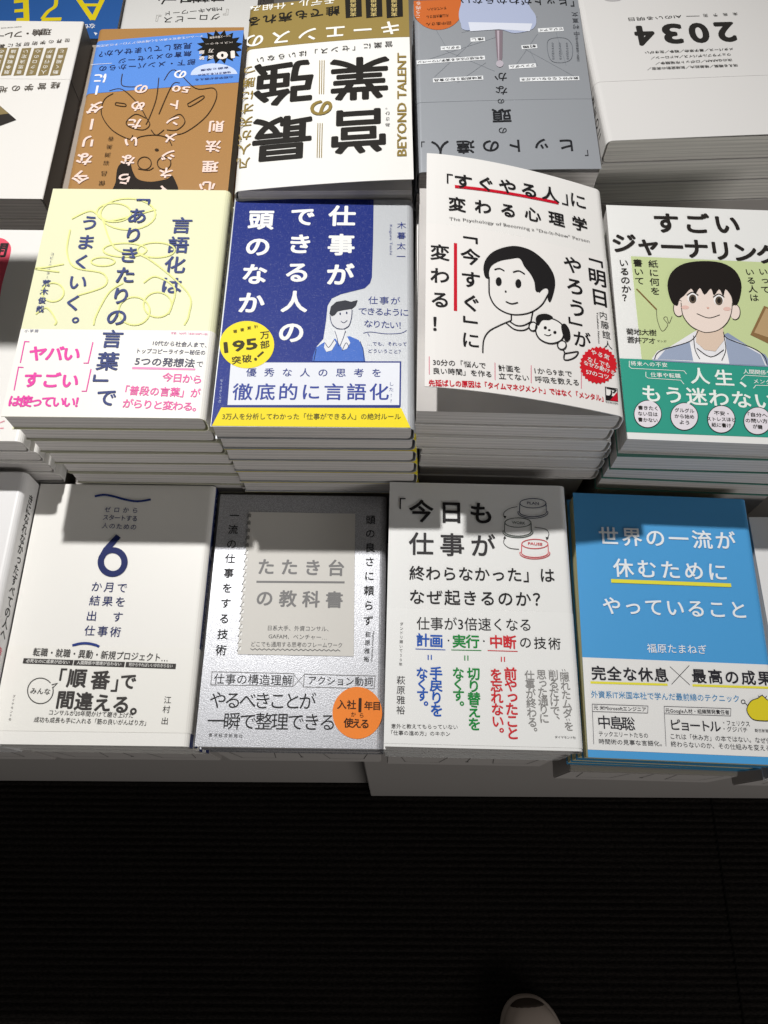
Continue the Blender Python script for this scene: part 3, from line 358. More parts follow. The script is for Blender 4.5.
   ('S','先延ばしの原因は「タイムマネジメント」ではなく「メンタル」',-63.88,-91.86,51.4,-84.02,5.23,0.03,'#c8102a',0,2),
   ('P',[(53.46,-74.76),(62.84,-74.05),(62.33,-83.99),(53,-84.87)],'#1f1d1e',1),
   ('P',[(54.14,-75.34),(62.26,-74.93),(61.95,-80.41),(53.85,-81.04)],'#eeece9',2),
   ('P',[(62.34,-76.64),(62.1,-83.79),(56.19,-84.4)],'#c8102a',3),
   ('T','h','ア',57.99,-78.38,57.99,-78.38,9.23,0.02,'#1f1d1e',0,4),
   ('S','明日香出版社',52.89,-86.11,62.18,-85.48,1.76,0,'#1f1d1e',0,2),
  ],
  'seal': [
   ('P',[(63.12,-56.43),(64.15,-57.8),(62.49,-59.53),(63.09,-61.21),(61.22,-62.61),(61.38,-64.52),(59.4,-65.52),(59.12,-67.56),(57.12,-68.12),(56.41,-70.18),(54.5,-70.28),(53.41,-72.25),(51.68,-71.89),(50.26,-73.68),(48.79,-72.87),(47.12,-74.39),(45.98,-73.19),(44.14,-74.37),(43.37,-72.83),(41.46,-73.6),(41.1,-71.81),(39.2,-72.15),(39.28,-70.19),(37.48,-70.08),(37.97,-68.05),(36.37,-67.49),(37.26,-65.49),(35.92,-64.5),(37.17,-62.63),(36.17,-61.27),(37.72,-59.61),(37.1,-57.94),(38.87,-56.59),(38.69,-54.67),(40.6,-53.7),(40.84,-51.64),(42.8,-51.08),(43.48,-48.98),(45.38,-48.88),(46.47,-46.84),(48.21,-47.2),(49.65,-45.32),(51.16,-46.14),(52.88,-44.51),(54.06,-45.75),(55.98,-44.46),(56.76,-46.05),(58.79,-45.17),(59.13,-47.04),(61.15,-46.62),(61.04,-48.68),(62.95,-48.73),(62.38,-50.86),(64.08,-51.39),(63.09,-53.5),(64.48,-54.47)],'#d3202c',3),
  ],
  'seal_lettering': [
   ('T','h','やる気',47.32,-50.67,56.85,-51.63,4.41,0.01,'#f1f1ee',-16,5),
   ('T','h','なしでも',44.11,-57.01,57,-57.95,4.37,0.01,'#f1f1ee',-16,5),
   ('T','h','なぜか動ける',40.95,-60.27,60.26,-62.7,3.84,0.01,'#f1f1ee',-16,5),
   ('S','57のコツ',40.41,-66.87,56.85,-67.28,4.24,0.01,'#f1f1ee',-14,5),
  ],
 },
 'B4': {
  'illustration': [
   ('P',[(-53.57,51.63),(-3.47,50.95),(62.34,50.12),(48.18,-39.82),(-53.18,-37.89)],'#c3d09a',1),
   ('P',[(-45.64,-37.56),(-37.24,-28.21),(-24.91,-23.79),(-14.1,-14.16),(-0.51,-18.81),(8.88,-13.16),(22.58,-24.31),(32.5,-30.32),(36.37,-40.33),(-45.75,-38.84)],'#8c99b4',2),
   ('P',[(-46,-36.81),(-41.77,-30.47),(-33.93,-27.55),(-15.14,-13.68),(-11.62,-11.42),(4.77,-11.23),(5.92,-15.92),(20.59,-23.1),(29.44,-29.17),(32.27,-39.25),(-46.07,-37.58)],'#e7e6ea',2),
   ('P',[(-42.41,-37.42),(-36.28,-29.46),(-18.68,-22.21),(-13.47,-37.43)],'#9aa6be',3),
   ('P',[(6.8,-15.88),(20.41,-24.4),(29.26,-30.46),(31.19,-39.29),(5.58,-39.14)],'#9aa6be',3),
   ('P',[(-18.68,-22.21),(-13.82,-31.05),(-5.63,-34.54),(3.32,-31.59),(5.97,-22.44),(6.66,-39.09),(-17.89,-38.64)],'#efeef0',4),
   ('P',[(-12.42,-8.81),(6.09,-9.32),(5.21,-19.87),(-1.77,-29.24),(-9.2,-28.28),(-14.32,-22.02)],'#dcc5b2',5),
   ('L',[(-44.56,-37.51),(-44.21,-36.75),(-43.87,-35.72),(-43.39,-34.49),(-42.62,-33.13),(-41.41,-31.74),(-39.6,-30.37),(-36.88,-29.02),(-33.28,-27.61),(-29.24,-26.15),(-25.17,-24.66),(-21.49,-23.17),(-18.62,-21.69),(-16.58,-20.11),(-15.03,-18.4),(-13.88,-16.68),(-13.02,-15.08),(-12.35,-13.73),(-11.76,-12.75)],0.54,'#26221f',6,False),
   ('L',[(5.66,-12.77),(5.78,-13.38),(5.81,-14.19),(5.91,-15.16),(6.24,-16.23),(6.95,-17.34),(8.21,-18.43),(10.26,-19.54),(13.01,-20.73),(16.15,-21.95),(19.34,-23.17),(22.25,-24.37),(24.57,-25.51),(26.3,-26.58),(27.71,-27.6),(28.85,-28.6),(29.78,-29.59),(30.55,-30.6),(31.23,-31.65),(31.75,-32.83),(32.06,-34.13),(32.22,-35.46),(32.29,-36.69),(32.32,-37.73),(32.38,-38.48)],0.54,'#26221f',6,False),
   ('L',[(-15.49,-16.85),(-15.54,-18.18),(-15.64,-20.05),(-15.74,-22.25),(-15.81,-24.54),(-15.81,-26.72),(-15.7,-28.56),(-15.42,-30.15),(-15.01,-31.67),(-14.52,-33.09),(-14.03,-34.34),(-13.61,-35.37),(-13.32,-36.15)],0.54,'#26221f',6,False),
   ('L',[(5.71,-15.93),(5.73,-17.24),(5.8,-19.07),(5.87,-21.22),(5.88,-23.5),(5.79,-25.7),(5.54,-27.63),(5.05,-29.41),(4.35,-31.21),(3.55,-32.94),(2.76,-34.5),(2.07,-35.81),(1.6,-36.77)],0.54,'#26221f',6,False),
   ('L',[(-14.47,-27.22),(-13.51,-28.11),(-12.18,-29.48),(-10.62,-31.02),(-8.92,-32.48),(-7.2,-33.57),(-5.57,-34.02),(-3.88,-33.66),(-2.02,-32.66),(-0.12,-31.29),(1.65,-29.83),(3.15,-28.54),(4.24,-27.69)],0.54,'#26221f',6,False),
   ('P',[(-19.58,6.15),(-19.75,5.04),(-20,3.96),(-20.33,2.93),(-20.74,1.97),(-21.21,1.12),(-21.73,0.38),(-22.3,-0.22),(-22.89,-0.66),(-23.49,-0.94),(-24.08,-1.05),(-24.66,-0.99),(-25.21,-0.76),(-25.71,-0.36),(-26.15,0.19),(-26.53,0.88),(-26.83,1.71),(-27.04,2.63),(-27.17,3.65),(-27.2,4.72),(-27.13,5.82),(-26.97,6.93),(-26.73,8.02),(-26.4,9.05),(-25.99,10.02),(-25.52,10.89),(-24.99,11.63),(-24.43,12.24),(-23.83,12.69),(-23.23,12.98),(-22.63,13.09),(-22.04,13.03),(-21.49,12.79),(-20.99,12.39),(-20.54,11.83),(-20.16,11.12),(-19.87,10.29),(-19.66,9.35),(-19.54,8.33),(-19.51,7.25)],'#ead9cf',5),
   ('P',[(19.73,4.63),(19.56,3.61),(19.29,2.61),(18.96,1.66),(18.55,0.78),(18.09,-0.01),(17.58,-0.68),(17.04,-1.23),(16.48,-1.64),(15.91,-1.9),(15.34,-2.01),(14.8,-1.95),(14.29,-1.74),(13.83,-1.37),(13.43,-0.86),(13.09,-0.22),(12.83,0.53),(12.65,1.39),(12.56,2.32),(12.56,3.3),(12.64,4.32),(12.82,5.34),(13.07,6.34),(13.41,7.29),(13.81,8.18),(14.28,8.98),(14.79,9.67),(15.33,10.22),(15.9,10.64),(16.47,10.91),(17.04,11.01),(17.59,10.95),(18.1,10.74),(18.56,10.37),(18.97,9.85),(19.31,9.2),(19.57,8.43),(19.74,7.57),(19.83,6.63),(19.83,5.64)],'#ead9cf',5),
   ('L',[(-22.11,-0.03),(-22.75,-0.57),(-23.42,-0.92),(-24.08,-1.05),(-24.72,-0.98),(-25.32,-0.69),(-25.86,-0.2),(-26.33,0.48),(-26.71,1.33),(-26.98,2.31),(-27.15,3.41),(-27.2,4.59),(-27.13,5.82),(-26.95,7.05),(-26.66,8.25),(-26.27,9.39),(-25.79,10.42),(-25.23,11.32),(-24.62,12.05),(-23.97,12.6),(-23.3,12.95),(-22.63,13.09),(-21.98,13.01),(-21.37,12.72),(-20.83,12.22)],0.56,'#26221f',6,False),
   ('L',[(15.15,10.05),(15.77,10.56),(16.41,10.88),(17.04,11.01),(17.65,10.94),(18.21,10.67),(18.71,10.21),(19.13,9.58),(19.46,8.79),(19.69,7.87),(19.82,6.85),(19.83,5.76),(19.73,4.63),(19.53,3.5),(19.23,2.4),(18.83,1.36),(18.35,0.42),(17.81,-0.4),(17.22,-1.06),(16.6,-1.56),(15.97,-1.88),(15.34,-2.01),(14.74,-1.94),(14.19,-1.67),(13.69,-1.22)],0.55,'#26221f',6,False),
   ('P',[(-20,23.4),(-21.72,19.06),(-22.16,13.83),(-21.91,8.58),(-21.56,4.17),(-21.18,0.83),(-20.49,-1.92),(-19.52,-4.27),(-18.28,-6.41),(-16.64,-8.4),(-14.64,-10.15),(-12.56,-11.59),(-10.67,-12.7),(-9.09,-13.41),(-7.66,-13.77),(-6.24,-13.86),(-4.69,-13.75),(-2.97,-13.51),(-1.15,-13.07),(0.71,-12.37),(2.57,-11.33),(4.51,-9.86),(6.53,-8.03),(8.44,-5.97),(10.07,-3.84),(11.32,-1.82),(12.31,0.22),(13.14,2.62),(13.93,5.72),(15.1,10.1),(16.48,15.44),(17.21,20.74),(16.41,24.99),(13.5,28.12),(9.05,30.59),(3.91,32.16),(-1.05,32.6),(-6.11,31.72),(-11.54,29.68),(-16.46,26.81)],'#ead9cf',6),
   ('L',[(-21.29,10.97),(-21.32,9.76),(-21.4,8.07),(-21.47,6.08),(-21.48,3.98),(-21.37,1.95),(-21.1,0.15),(-20.64,-1.46),(-20.06,-3.03),(-19.35,-4.54),(-18.56,-5.97),(-17.68,-7.28),(-16.75,-8.47),(-15.7,-9.53),(-14.5,-10.48),(-13.23,-11.33),(-11.95,-12.06),(-10.73,-12.68),(-9.63,-13.18),(-8.71,-13.55),(-7.91,-13.79),(-7.17,-13.91),(-6.43,-13.94),(-5.62,-13.88),(-4.69,-13.75),(-3.6,-13.57),(-2.41,-13.3),(-1.15,-12.96),(0.13,-12.52),(1.38,-11.98),(2.57,-11.33),(3.72,-10.55),(4.87,-9.64),(5.99,-8.63),(7.07,-7.54),(8.08,-6.4),(9.01,-5.22),(9.86,-3.99),(10.63,-2.69),(11.34,-1.33),(11.99,0.08),(12.59,1.52),(13.13,2.99),(13.63,4.62),(14.07,6.43),(14.45,8.28),(14.77,10.02),(15.04,11.5),(15.25,12.57)],0.55,'#26221f',7,False),
   ('P',[(-29.39,18.84),(-29.61,21.95),(-29.59,25.24),(-29.12,28.56),(-28.15,31.98),(-26.73,35.43),(-24.75,38.6),(-22.16,41.47),(-19.02,44.05),(-15.36,46.13),(-11.03,47.59),(-6.2,48.54),(-1.41,49.03),(3.3,49.16),(7.96,48.83),(12.09,47.91),(15.56,46.3),(18.48,44.11),(20.79,41.45),(22.42,38.25),(23.44,34.61),(23.9,30.89),(23.69,27.12),(22.93,23.29),(21.96,19.71),(20.78,16.2),(19.39,12.94),(18.12,10.79),(17.03,10.18),(16.06,10.68),(15.37,11.75),(15.19,13.45),(15.29,15.75),(15.07,18.03),(14.18,20.57),(12.96,23.11),(11.84,24.24),(10.98,22.55),(10.21,19.46),(9.47,17.79),(8.84,19.37),(8.23,22.37),(7.35,24.04),(5.91,22.58),(4.22,19.8),(2.86,18.32),(2.27,19.89),(2.01,22.76),(1.35,24.33),(-0.19,22.85),(-2.13,20.06),(-3.79,18.58),(-4.81,20.13),(-5.56,22.98),(-6.45,24.55),(-7.75,23.11),(-9.19,20.39),(-10.44,18.84),(-11.23,20.09),(-11.84,22.52),(-12.81,23.71),(-14.51,22.33),(-16.56,19.72),(-18.4,17.39),(-19.84,16.02),(-21.07,14.94),(-22.12,13.66),(-22.91,11.64),(-23.51,9.43),(-24.25,8.12),(-25.31,8.17),(-26.5,9.12),(-27.53,10.69),(-28.34,12.93),(-28.98,15.8)],'#1c1715',8),
   ('P',[(-9.25,15.59),(-9.37,14.86),(-9.58,14.14),(-9.87,13.45),(-10.24,12.82),(-10.66,12.24),(-11.14,11.75),(-11.66,11.35),(-12.21,11.05),(-12.77,10.85),(-13.33,10.77),(-13.88,10.8),(-14.41,10.95),(-14.9,11.21),(-15.33,11.57),(-15.7,12.02),(-16.01,12.56),(-16.23,13.18),(-16.38,13.84),(-16.43,14.55),(-16.4,15.28),(-16.27,16.02),(-16.07,16.74),(-15.78,17.43),(-15.42,18.07),(-14.99,18.65),(-14.51,19.14),(-13.99,19.55),(-13.44,19.86),(-12.87,20.05),(-12.31,20.14),(-11.75,20.1),(-11.22,19.95),(-10.74,19.69),(-10.3,19.33),(-9.92,18.87),(-9.62,18.32),(-9.4,17.71),(-9.26,17.04),(-9.21,16.33)],'#f2efee',7),
   ('P',[(9.32,14.76),(9.18,14.03),(8.96,13.31),(8.67,12.63),(8.3,11.99),(7.86,11.42),(7.38,10.93),(6.86,10.52),(6.3,10.22),(5.74,10.03),(5.18,9.95),(4.63,9.98),(4.1,10.13),(3.62,10.38),(3.19,10.74),(2.82,11.2),(2.53,11.74),(2.31,12.35),(2.18,13.02),(2.13,13.72),(2.18,14.45),(2.31,15.19),(2.52,15.91),(2.82,16.59),(3.19,17.24),(3.62,17.81),(4.11,18.31),(4.63,18.72),(5.19,19.02),(5.75,19.22),(6.32,19.3),(6.87,19.27),(7.4,19.12),(7.88,18.86),(8.32,18.49),(8.68,18.03),(8.98,17.49),(9.19,16.87),(9.32,16.2),(9.37,15.49)],'#f2efee',7),
   ('P',[(-10.01,14.74),(-10.11,14.14),(-10.27,13.54),(-10.5,12.98),(-10.77,12.46),(-11.1,11.99),(-11.46,11.58),(-11.85,11.25),(-12.26,11),(-12.69,10.84),(-13.11,10.78),(-13.52,10.81),(-13.91,10.93),(-14.28,11.14),(-14.6,11.44),(-14.88,11.82),(-15.1,12.27),(-15.26,12.77),(-15.37,13.32),(-15.4,13.9),(-15.37,14.5),(-15.27,15.11),(-15.11,15.7),(-14.89,16.27),(-14.61,16.79),(-14.29,17.27),(-13.92,17.68),(-13.53,18.01),(-13.12,18.26),(-12.69,18.42),(-12.26,18.48),(-11.85,18.46),(-11.46,18.33),(-11.09,18.12),(-10.77,17.81),(-10.49,17.43),(-10.27,16.99),(-10.11,16.48),(-10.01,15.93),(-9.97,15.34)],'#5d5145',8),
   ('P',[(8.55,13.91),(8.44,13.31),(8.27,12.72),(8.04,12.15),(7.75,11.63),(7.43,11.16),(7.06,10.76),(6.66,10.43),(6.25,10.18),(5.82,10.02),(5.4,9.96),(4.99,9.99),(4.6,10.11),(4.24,10.32),(3.92,10.62),(3.65,11),(3.43,11.44),(3.27,11.94),(3.18,12.49),(3.15,13.08),(3.19,13.68),(3.3,14.28),(3.47,14.87),(3.7,15.44),(3.98,15.96),(4.31,16.44),(4.67,16.84),(5.07,17.18),(5.49,17.42),(5.92,17.58),(6.34,17.65),(6.76,17.62),(7.15,17.5),(7.51,17.28),(7.83,16.98),(8.1,16.6),(8.32,16.15),(8.47,15.65),(8.56,15.09),(8.59,14.51)],'#5d5145',8),
   ('P',[(-11.35,14.68),(-11.4,14.34),(-11.49,14),(-11.6,13.68),(-11.75,13.38),(-11.91,13.11),(-12.1,12.88),(-12.3,12.69),(-12.5,12.55),(-12.72,12.46),(-12.93,12.42),(-13.14,12.44),(-13.33,12.51),(-13.51,12.64),(-13.67,12.81),(-13.81,13.03),(-13.91,13.28),(-13.99,13.57),(-14.04,13.89),(-14.05,14.22),(-14.03,14.56),(-13.97,14.91),(-13.89,15.25),(-13.77,15.57),(-13.63,15.87),(-13.47,16.14),(-13.28,16.37),(-13.08,16.56),(-12.87,16.7),(-12.66,16.79),(-12.45,16.83),(-12.24,16.81),(-12.04,16.74),(-11.86,16.61),(-11.7,16.44),(-11.57,16.22),(-11.46,15.96),(-11.38,15.67),(-11.34,15.36),(-11.33,15.02)],'#201b18',9),
   ('P',[(7.21,13.85),(7.15,13.51),(7.06,13.17),(6.94,12.85),(6.79,12.55),(6.62,12.28),(6.44,12.05),(6.24,11.86),(6.03,11.72),(5.81,11.63),(5.6,11.6),(5.39,11.62),(5.2,11.69),(5.02,11.81),(4.87,11.98),(4.73,12.2),(4.63,12.45),(4.56,12.74),(4.51,13.06),(4.51,13.39),(4.53,13.73),(4.59,14.08),(4.68,14.42),(4.8,14.74),(4.94,15.04),(5.11,15.31),(5.3,15.54),(5.5,15.73),(5.71,15.87),(5.93,15.96),(6.14,15.99),(6.35,15.98),(6.54,15.9),(6.72,15.78),(6.87,15.61),(7.01,15.39),(7.11,15.13),(7.18,14.84),(7.23,14.53),(7.23,14.2)],'#201b18',9),
   ('L',[(-16.61,17.47),(-16.13,17.85),(-15.47,18.44),(-14.69,19.1),(-13.85,19.73),(-13.03,20.21),(-12.28,20.41),(-11.55,20.27),(-10.78,19.87),(-10.03,19.31),(-9.34,18.71),(-8.75,18.18),(-8.33,17.83)],0.79,'#26221f',9,False),
   ('L',[(1.99,16.64),(2.47,17.02),(3.15,17.6),(3.94,18.27),(4.79,18.9),(5.61,19.37),(6.35,19.58),(7.05,19.43),(7.77,19.03),(8.47,18.47),(9.11,17.86),(9.65,17.33),(10.04,16.99)],0.78,'#26221f',9,False),
   ('L',[(-11.22,1.93),(-10.35,1.48),(-9.16,0.8),(-7.74,0.03),(-6.22,-0.7),(-4.68,-1.25),(-3.25,-1.48),(-1.79,-1.31),(-0.21,-0.83),(1.38,-0.17),(2.87,0.53),(4.12,1.16),(5.03,1.56)],0.55,'#26221f',8,False),
   ('P',[(-16.16,7.11),(-16.23,6.86),(-16.35,6.6),(-16.54,6.36),(-16.78,6.13),(-17.07,5.92),(-17.41,5.74),(-17.78,5.59),(-18.17,5.48),(-18.59,5.4),(-19,5.36),(-19.42,5.36),(-19.82,5.41),(-20.19,5.49),(-20.54,5.61),(-20.84,5.76),(-21.09,5.94),(-21.28,6.15),(-21.42,6.38),(-21.49,6.62),(-21.5,6.88),(-21.44,7.14),(-21.31,7.39),(-21.13,7.63),(-20.89,7.86),(-20.59,8.07),(-20.26,8.25),(-19.89,8.4),(-19.49,8.52),(-19.08,8.59),(-18.66,8.63),(-18.24,8.63),(-17.84,8.59),(-17.46,8.51),(-17.12,8.39),(-16.82,8.23),(-16.57,8.05),(-16.38,7.84),(-16.24,7.61),(-16.17,7.37)],'#e3bdb2',7),
   ('P',[(13.43,7.05),(13.37,6.8),(13.24,6.54),(13.05,6.3),(12.8,6.07),(12.51,5.87),(12.17,5.69),(11.79,5.54),(11.4,5.42),(10.98,5.34),(10.56,5.31),(10.15,5.31),(9.75,5.35),(9.38,5.43),(9.04,5.55),(8.74,5.7),(8.5,5.88),(8.3,6.09),(8.17,6.32),(8.11,6.57),(8.11,6.82),(8.17,7.08),(8.3,7.33),(8.49,7.57),(8.74,7.8),(9.03,8.01),(9.37,8.19),(9.74,8.34),(10.14,8.46),(10.56,8.53),(10.98,8.57),(11.39,8.57),(11.79,8.53),(12.17,8.45),(12.51,8.33),(12.8,8.17),(13.05,7.99),(13.24,7.78),(13.37,7.55),(13.43,7.31)],'#e3bdb2',7),
   ('P',[(-1.79,7.2),(-1.81,7.07),(-1.86,6.95),(-1.93,6.82),(-2.01,6.71),(-2.12,6.61),(-2.23,6.52),(-2.36,6.45),(-2.49,6.4),(-2.63,6.36),(-2.77,6.34),(-2.91,6.35),(-3.04,6.37),(-3.16,6.42),(-3.28,6.48),(-3.37,6.56),(-3.45,6.65),(-3.51,6.76),(-3.55,6.87),(-3.57,6.99),(-3.56,7.12),(-3.54,7.25),(-3.49,7.38),(-3.42,7.5),(-3.34,7.61),(-3.24,7.71),(-3.12,7.8),(-2.99,7.87),(-2.86,7.93),(-2.72,7.96),(-2.58,7.98),(-2.44,7.97),(-2.31,7.95),(-2.19,7.91),(-2.08,7.84),(-1.98,7.77),(-1.9,7.67),(-1.84,7.57),(-1.8,7.45),(-1.78,7.33)],'#d8aa9c',7),
   ('L',[(-51.9,22),(-39.19,4.48)],1.11,'#7a5f36',3,False),
   ('L',[(-39.19,4.48),(-39.25,3.48),(-39.34,2.1),(-39.44,0.47),(-39.51,-1.28),(-39.5,-3.04),(-39.38,-4.67),(-39.15,-6.37),(-38.84,-8.27),(-38.45,-10.18),(-38.01,-11.88),(-37.5,-13.17),(-36.96,-13.85),(-36.25,-13.78),(-35.37,-13.09),(-34.43,-12),(-33.56,-10.71),(-32.87,-9.43),(-32.49,-8.36),(-32.54,-7.43),(-32.94,-6.46),(-33.53,-5.49),(-34.15,-4.59),(-34.64,-3.78),(-34.84,-3.13),(-34.71,-2.59),(-34.36,-2.12),(-33.88,-1.75),(-33.36,-1.53),(-32.87,-1.5),(-32.5,-1.69),(-32.28,-2.32),(-32.13,-3.38),(-32.02,-4.63),(-31.9,-5.81),(-31.74,-6.68),(-31.48,-6.99),(-31.09,-6.57),(-30.58,-5.61),(-30.03,-4.32),(-29.49,-2.97),(-29.02,-1.77),(-28.69,-0.99)],0.44,'#55503f',3,False),
   ('P',[(24.39,-14.32),(37.63,11.1),(54.78,2.13),(50.61,-24.38),(41.93,-24.76)],'#8a6b45',3),
   ('P',[(27.27,-12.36),(38.65,8.97),(54.78,2.13),(51.02,-21.77)],'#b79a72',4),
  ],
  'cover_lettering': [
   ('T','h','すごい',-24.6,84.46,20.67,85.26,21.56,0.03,'#26221f',0,2),
   ('T','h','ジャーナリング',-57.68,63.68,48.08,58.13,20.3,0.03,'#26221f',0,2),
   ('T','v','紙に何を',-37.95,45.14,-38.6,20.64,7.47,0.012,'#26221f',0,3),
   ('T','v','書いて',-49.06,45.51,-49.05,29.37,7.5,0.012,'#26221f',0,3),
   ('T','v','いるのか？',-59.31,45.34,-59.24,13.95,7.46,0.012,'#26221f',0,2),
   ('T','v','いって',41.35,41.51,40.6,25.5,7.01,0.012,'#26221f',0,3),
   ('T','v','いる人は',31.54,40.79,31.51,17.93,6.99,0.012,'#26221f',0,3),
   ('T','h','菊地大樹',-59.53,-15.1,-43.65,-15.45,5.7,0.01,'#26221f',0,3),
   ('T','h','蒼井アオ',-59.42,-21.91,-44.7,-22.31,5.67,0.01,'#26221f',0,3),
   ('S','マンガ',-41.24,-22.42,-34.73,-22.39,1.96,0,'#26221f',0,3),
  ],
  'band_lettering': [
   ('T','h','将来への不安',-59.26,-41.46,-37.89,-41.79,4.08,0.01,'#e9efea',0,2),
   ('L',[(-61.89,-39.54),(-62.25,-44.12),(-60.87,-45.58),(-25.09,-46.03),(-23.65,-48.48)],0.43,'#e9efea',2,False),
   ('T','h','仕事や転職',-46.33,-49.97,-29.78,-50.25,4.06,0.01,'#e9efea',0,2),
   ('L',[(-51.26,-47.93),(-51.59,-51.7),(-50.21,-52.89),(-28.01,-53.67),(-26.23,-56.82)],0.43,'#e9efea',2,False),
   ('T','h','人間関係や',17.22,-44.7,32.91,-45.02,4.07,0.01,'#e9efea',0,2),
   ('L',[(38.37,-48.29),(16.17,-47.75),(12.93,-51.39)],0.43,'#e9efea',2,False),
   ('T','h','メンタル',22.98,-52.2,35.6,-52.64,4.05,0.01,'#e9efea',0,2),
   ('L',[(37.31,-55.3),(22.52,-55.44),(20.47,-58)],0.43,'#e9efea',2,False),
   ('T','h','人生、',-14.85,-49.6,18.04,-51.17,14.09,0.02,'#e9efea',0,2),
   ('T','h','もう迷わない',-48.95,-64.95,26.25,-67.55,14.77,0.02,'#e9efea',0,2),
   ('P',[(-43.5,-80.7),(-43.78,-82.4),(-44.28,-84.06),(-44.99,-85.64),(-45.89,-87.11),(-46.96,-88.43),(-48.17,-89.57),(-49.5,-90.5),(-50.91,-91.2),(-52.37,-91.65),(-53.84,-91.84),(-55.28,-91.77),(-56.67,-91.44),(-57.97,-90.86),(-59.14,-90.04),(-60.17,-89),(-61.01,-87.77),(-61.66,-86.37),(-62.1,-84.83),(-62.31,-83.2),(-62.29,-81.52),(-62.03,-79.82),(-61.56,-78.15),(-60.86,-76.55),(-59.97,-75.06),(-58.9,-73.71),(-57.68,-72.55),(-56.34,-71.59),(-54.91,-70.87),(-53.43,-70.41),(-51.94,-70.21),(-50.47,-70.28),(-49.06,-70.62),(-47.75,-71.22),(-46.57,-72.06),(-45.54,-73.13),(-44.7,-74.39),(-44.06,-75.82),(-43.65,-77.37),(-43.46,-79.01)],'#2a2a2e',2),
   ('P',[(-44.02,-80.73),(-44.28,-82.33),(-44.75,-83.9),(-45.42,-85.39),(-46.27,-86.78),(-47.29,-88.03),(-48.43,-89.1),(-49.69,-89.98),(-51.02,-90.64),(-52.4,-91.07),(-53.79,-91.25),(-55.15,-91.19),(-56.46,-90.87),(-57.69,-90.33),(-58.8,-89.55),(-59.77,-88.57),(-60.56,-87.4),(-61.18,-86.07),(-61.59,-84.63),(-61.79,-83.09),(-61.77,-81.5),(-61.53,-79.89),(-61.07,-78.31),(-60.42,-76.8),(-59.57,-75.39),(-58.56,-74.12),(-57.41,-73.02),(-56.15,-72.12),(-54.8,-71.45),(-53.4,-71.01),(-51.99,-70.82),(-50.61,-70.89),(-49.28,-71.21),(-48.04,-71.77),(-46.92,-72.57),(-45.95,-73.58),(-45.16,-74.77),(-44.56,-76.11),(-44.16,-77.58),(-43.98,-79.13)],'#e3dde4',3),
   ('S','書きたく',-59.01,-76.57,-46,-76.73,3.56,0.014,'#26221f',0,5),
   ('S','ない日は',-59.39,-81.15,-46.43,-81.31,3.55,0.014,'#26221f',0,5),
   ('S','書かない',-59.77,-85.71,-46.85,-85.86,3.54,0.014,'#26221f',0,5),
   ('P',[(-19.29,-81.57),(-19.6,-83.26),(-20.13,-84.92),(-20.86,-86.5),(-21.79,-87.96),(-22.88,-89.28),(-24.11,-90.42),(-25.46,-91.34),(-26.87,-92.04),(-28.34,-92.49),(-29.81,-92.68),(-31.25,-92.62),(-32.63,-92.29),(-33.91,-91.71),(-35.07,-90.89),(-36.07,-89.85),(-36.9,-88.62),(-37.52,-87.22),(-37.93,-85.69),(-38.11,-84.06),(-38.06,-82.38),(-37.77,-80.69),(-37.27,-79.02),(-36.54,-77.42),(-35.63,-75.93),(-34.53,-74.59),(-33.3,-73.43),(-31.94,-72.47),(-30.5,-71.76),(-29.02,-71.29),(-27.53,-71.09),(-26.06,-71.16),(-24.66,-71.5),(-23.36,-72.1),(-22.2,-72.94),(-21.19,-74.01),(-20.38,-75.27),(-19.77,-76.69),(-19.38,-78.24),(-19.22,-79.88)],'#2a2a2e',2),
   ('P',[(-19.81,-81.59),(-20.1,-83.19),(-20.6,-84.75),(-21.29,-86.25),(-22.17,-87.63),(-23.2,-88.88),(-24.36,-89.95),(-25.63,-90.83),(-26.97,-91.48),(-28.36,-91.91),(-29.74,-92.09),(-31.11,-92.03),(-32.41,-91.72),(-33.62,-91.17),(-34.72,-90.4),(-35.66,-89.42),(-36.44,-88.25),(-37.03,-86.93),(-37.41,-85.48),(-37.58,-83.95),(-37.54,-82.36),(-37.27,-80.76),(-36.79,-79.18),(-36.11,-77.67),(-35.24,-76.27),(-34.21,-75),(-33.04,-73.9),(-31.76,-73.01),(-30.4,-72.33),(-29,-71.89),(-27.59,-71.7),(-26.21,-71.77),(-24.89,-72.09),(-23.66,-72.65),(-22.56,-73.45),(-21.61,-74.45),(-20.84,-75.64),(-20.26,-76.99),(-19.89,-78.45),(-19.74,-80)],'#e3dde4',3),
   ('S','グルグル',-34.69,-77.44,-21.72,-77.6,3.56,0.014,'#26221f',0,5),
   ('S','から始め',-35.16,-82.02,-22.22,-82.17,3.55,0.014,'#26221f',0,5),
   ('S','よう',-32.37,-86.42,-25.97,-86.85,3.54,0.014,'#26221f',0,5),
   ('P',[(5.03,-82.66),(4.7,-84.35),(4.14,-86),(3.38,-87.58),(2.43,-89.04),(1.31,-90.35),(0.06,-91.49),(-1.29,-92.41),(-2.72,-93.11),(-4.19,-93.56),(-5.66,-93.75),(-7.1,-93.68),(-8.47,-93.36),(-9.74,-92.78),(-10.88,-91.96),(-11.86,-90.92),(-12.66,-89.69),(-13.26,-88.3),(-13.64,-86.77),(-13.79,-85.15),(-13.71,-83.47),(-13.39,-81.78),(-12.86,-80.12),(-12.11,-78.52),(-11.17,-77.04),(-10.05,-75.7),(-8.8,-74.54),(-7.43,-73.59),(-5.98,-72.87),(-4.49,-72.41),(-3,-72.21),(-1.53,-72.28),(-0.14,-72.62),(1.14,-73.22),(2.29,-74.06),(3.27,-75.12),(4.06,-76.38),(4.65,-77.8),(5.01,-79.34),(5.14,-80.98)],'#2a2a2e',2),
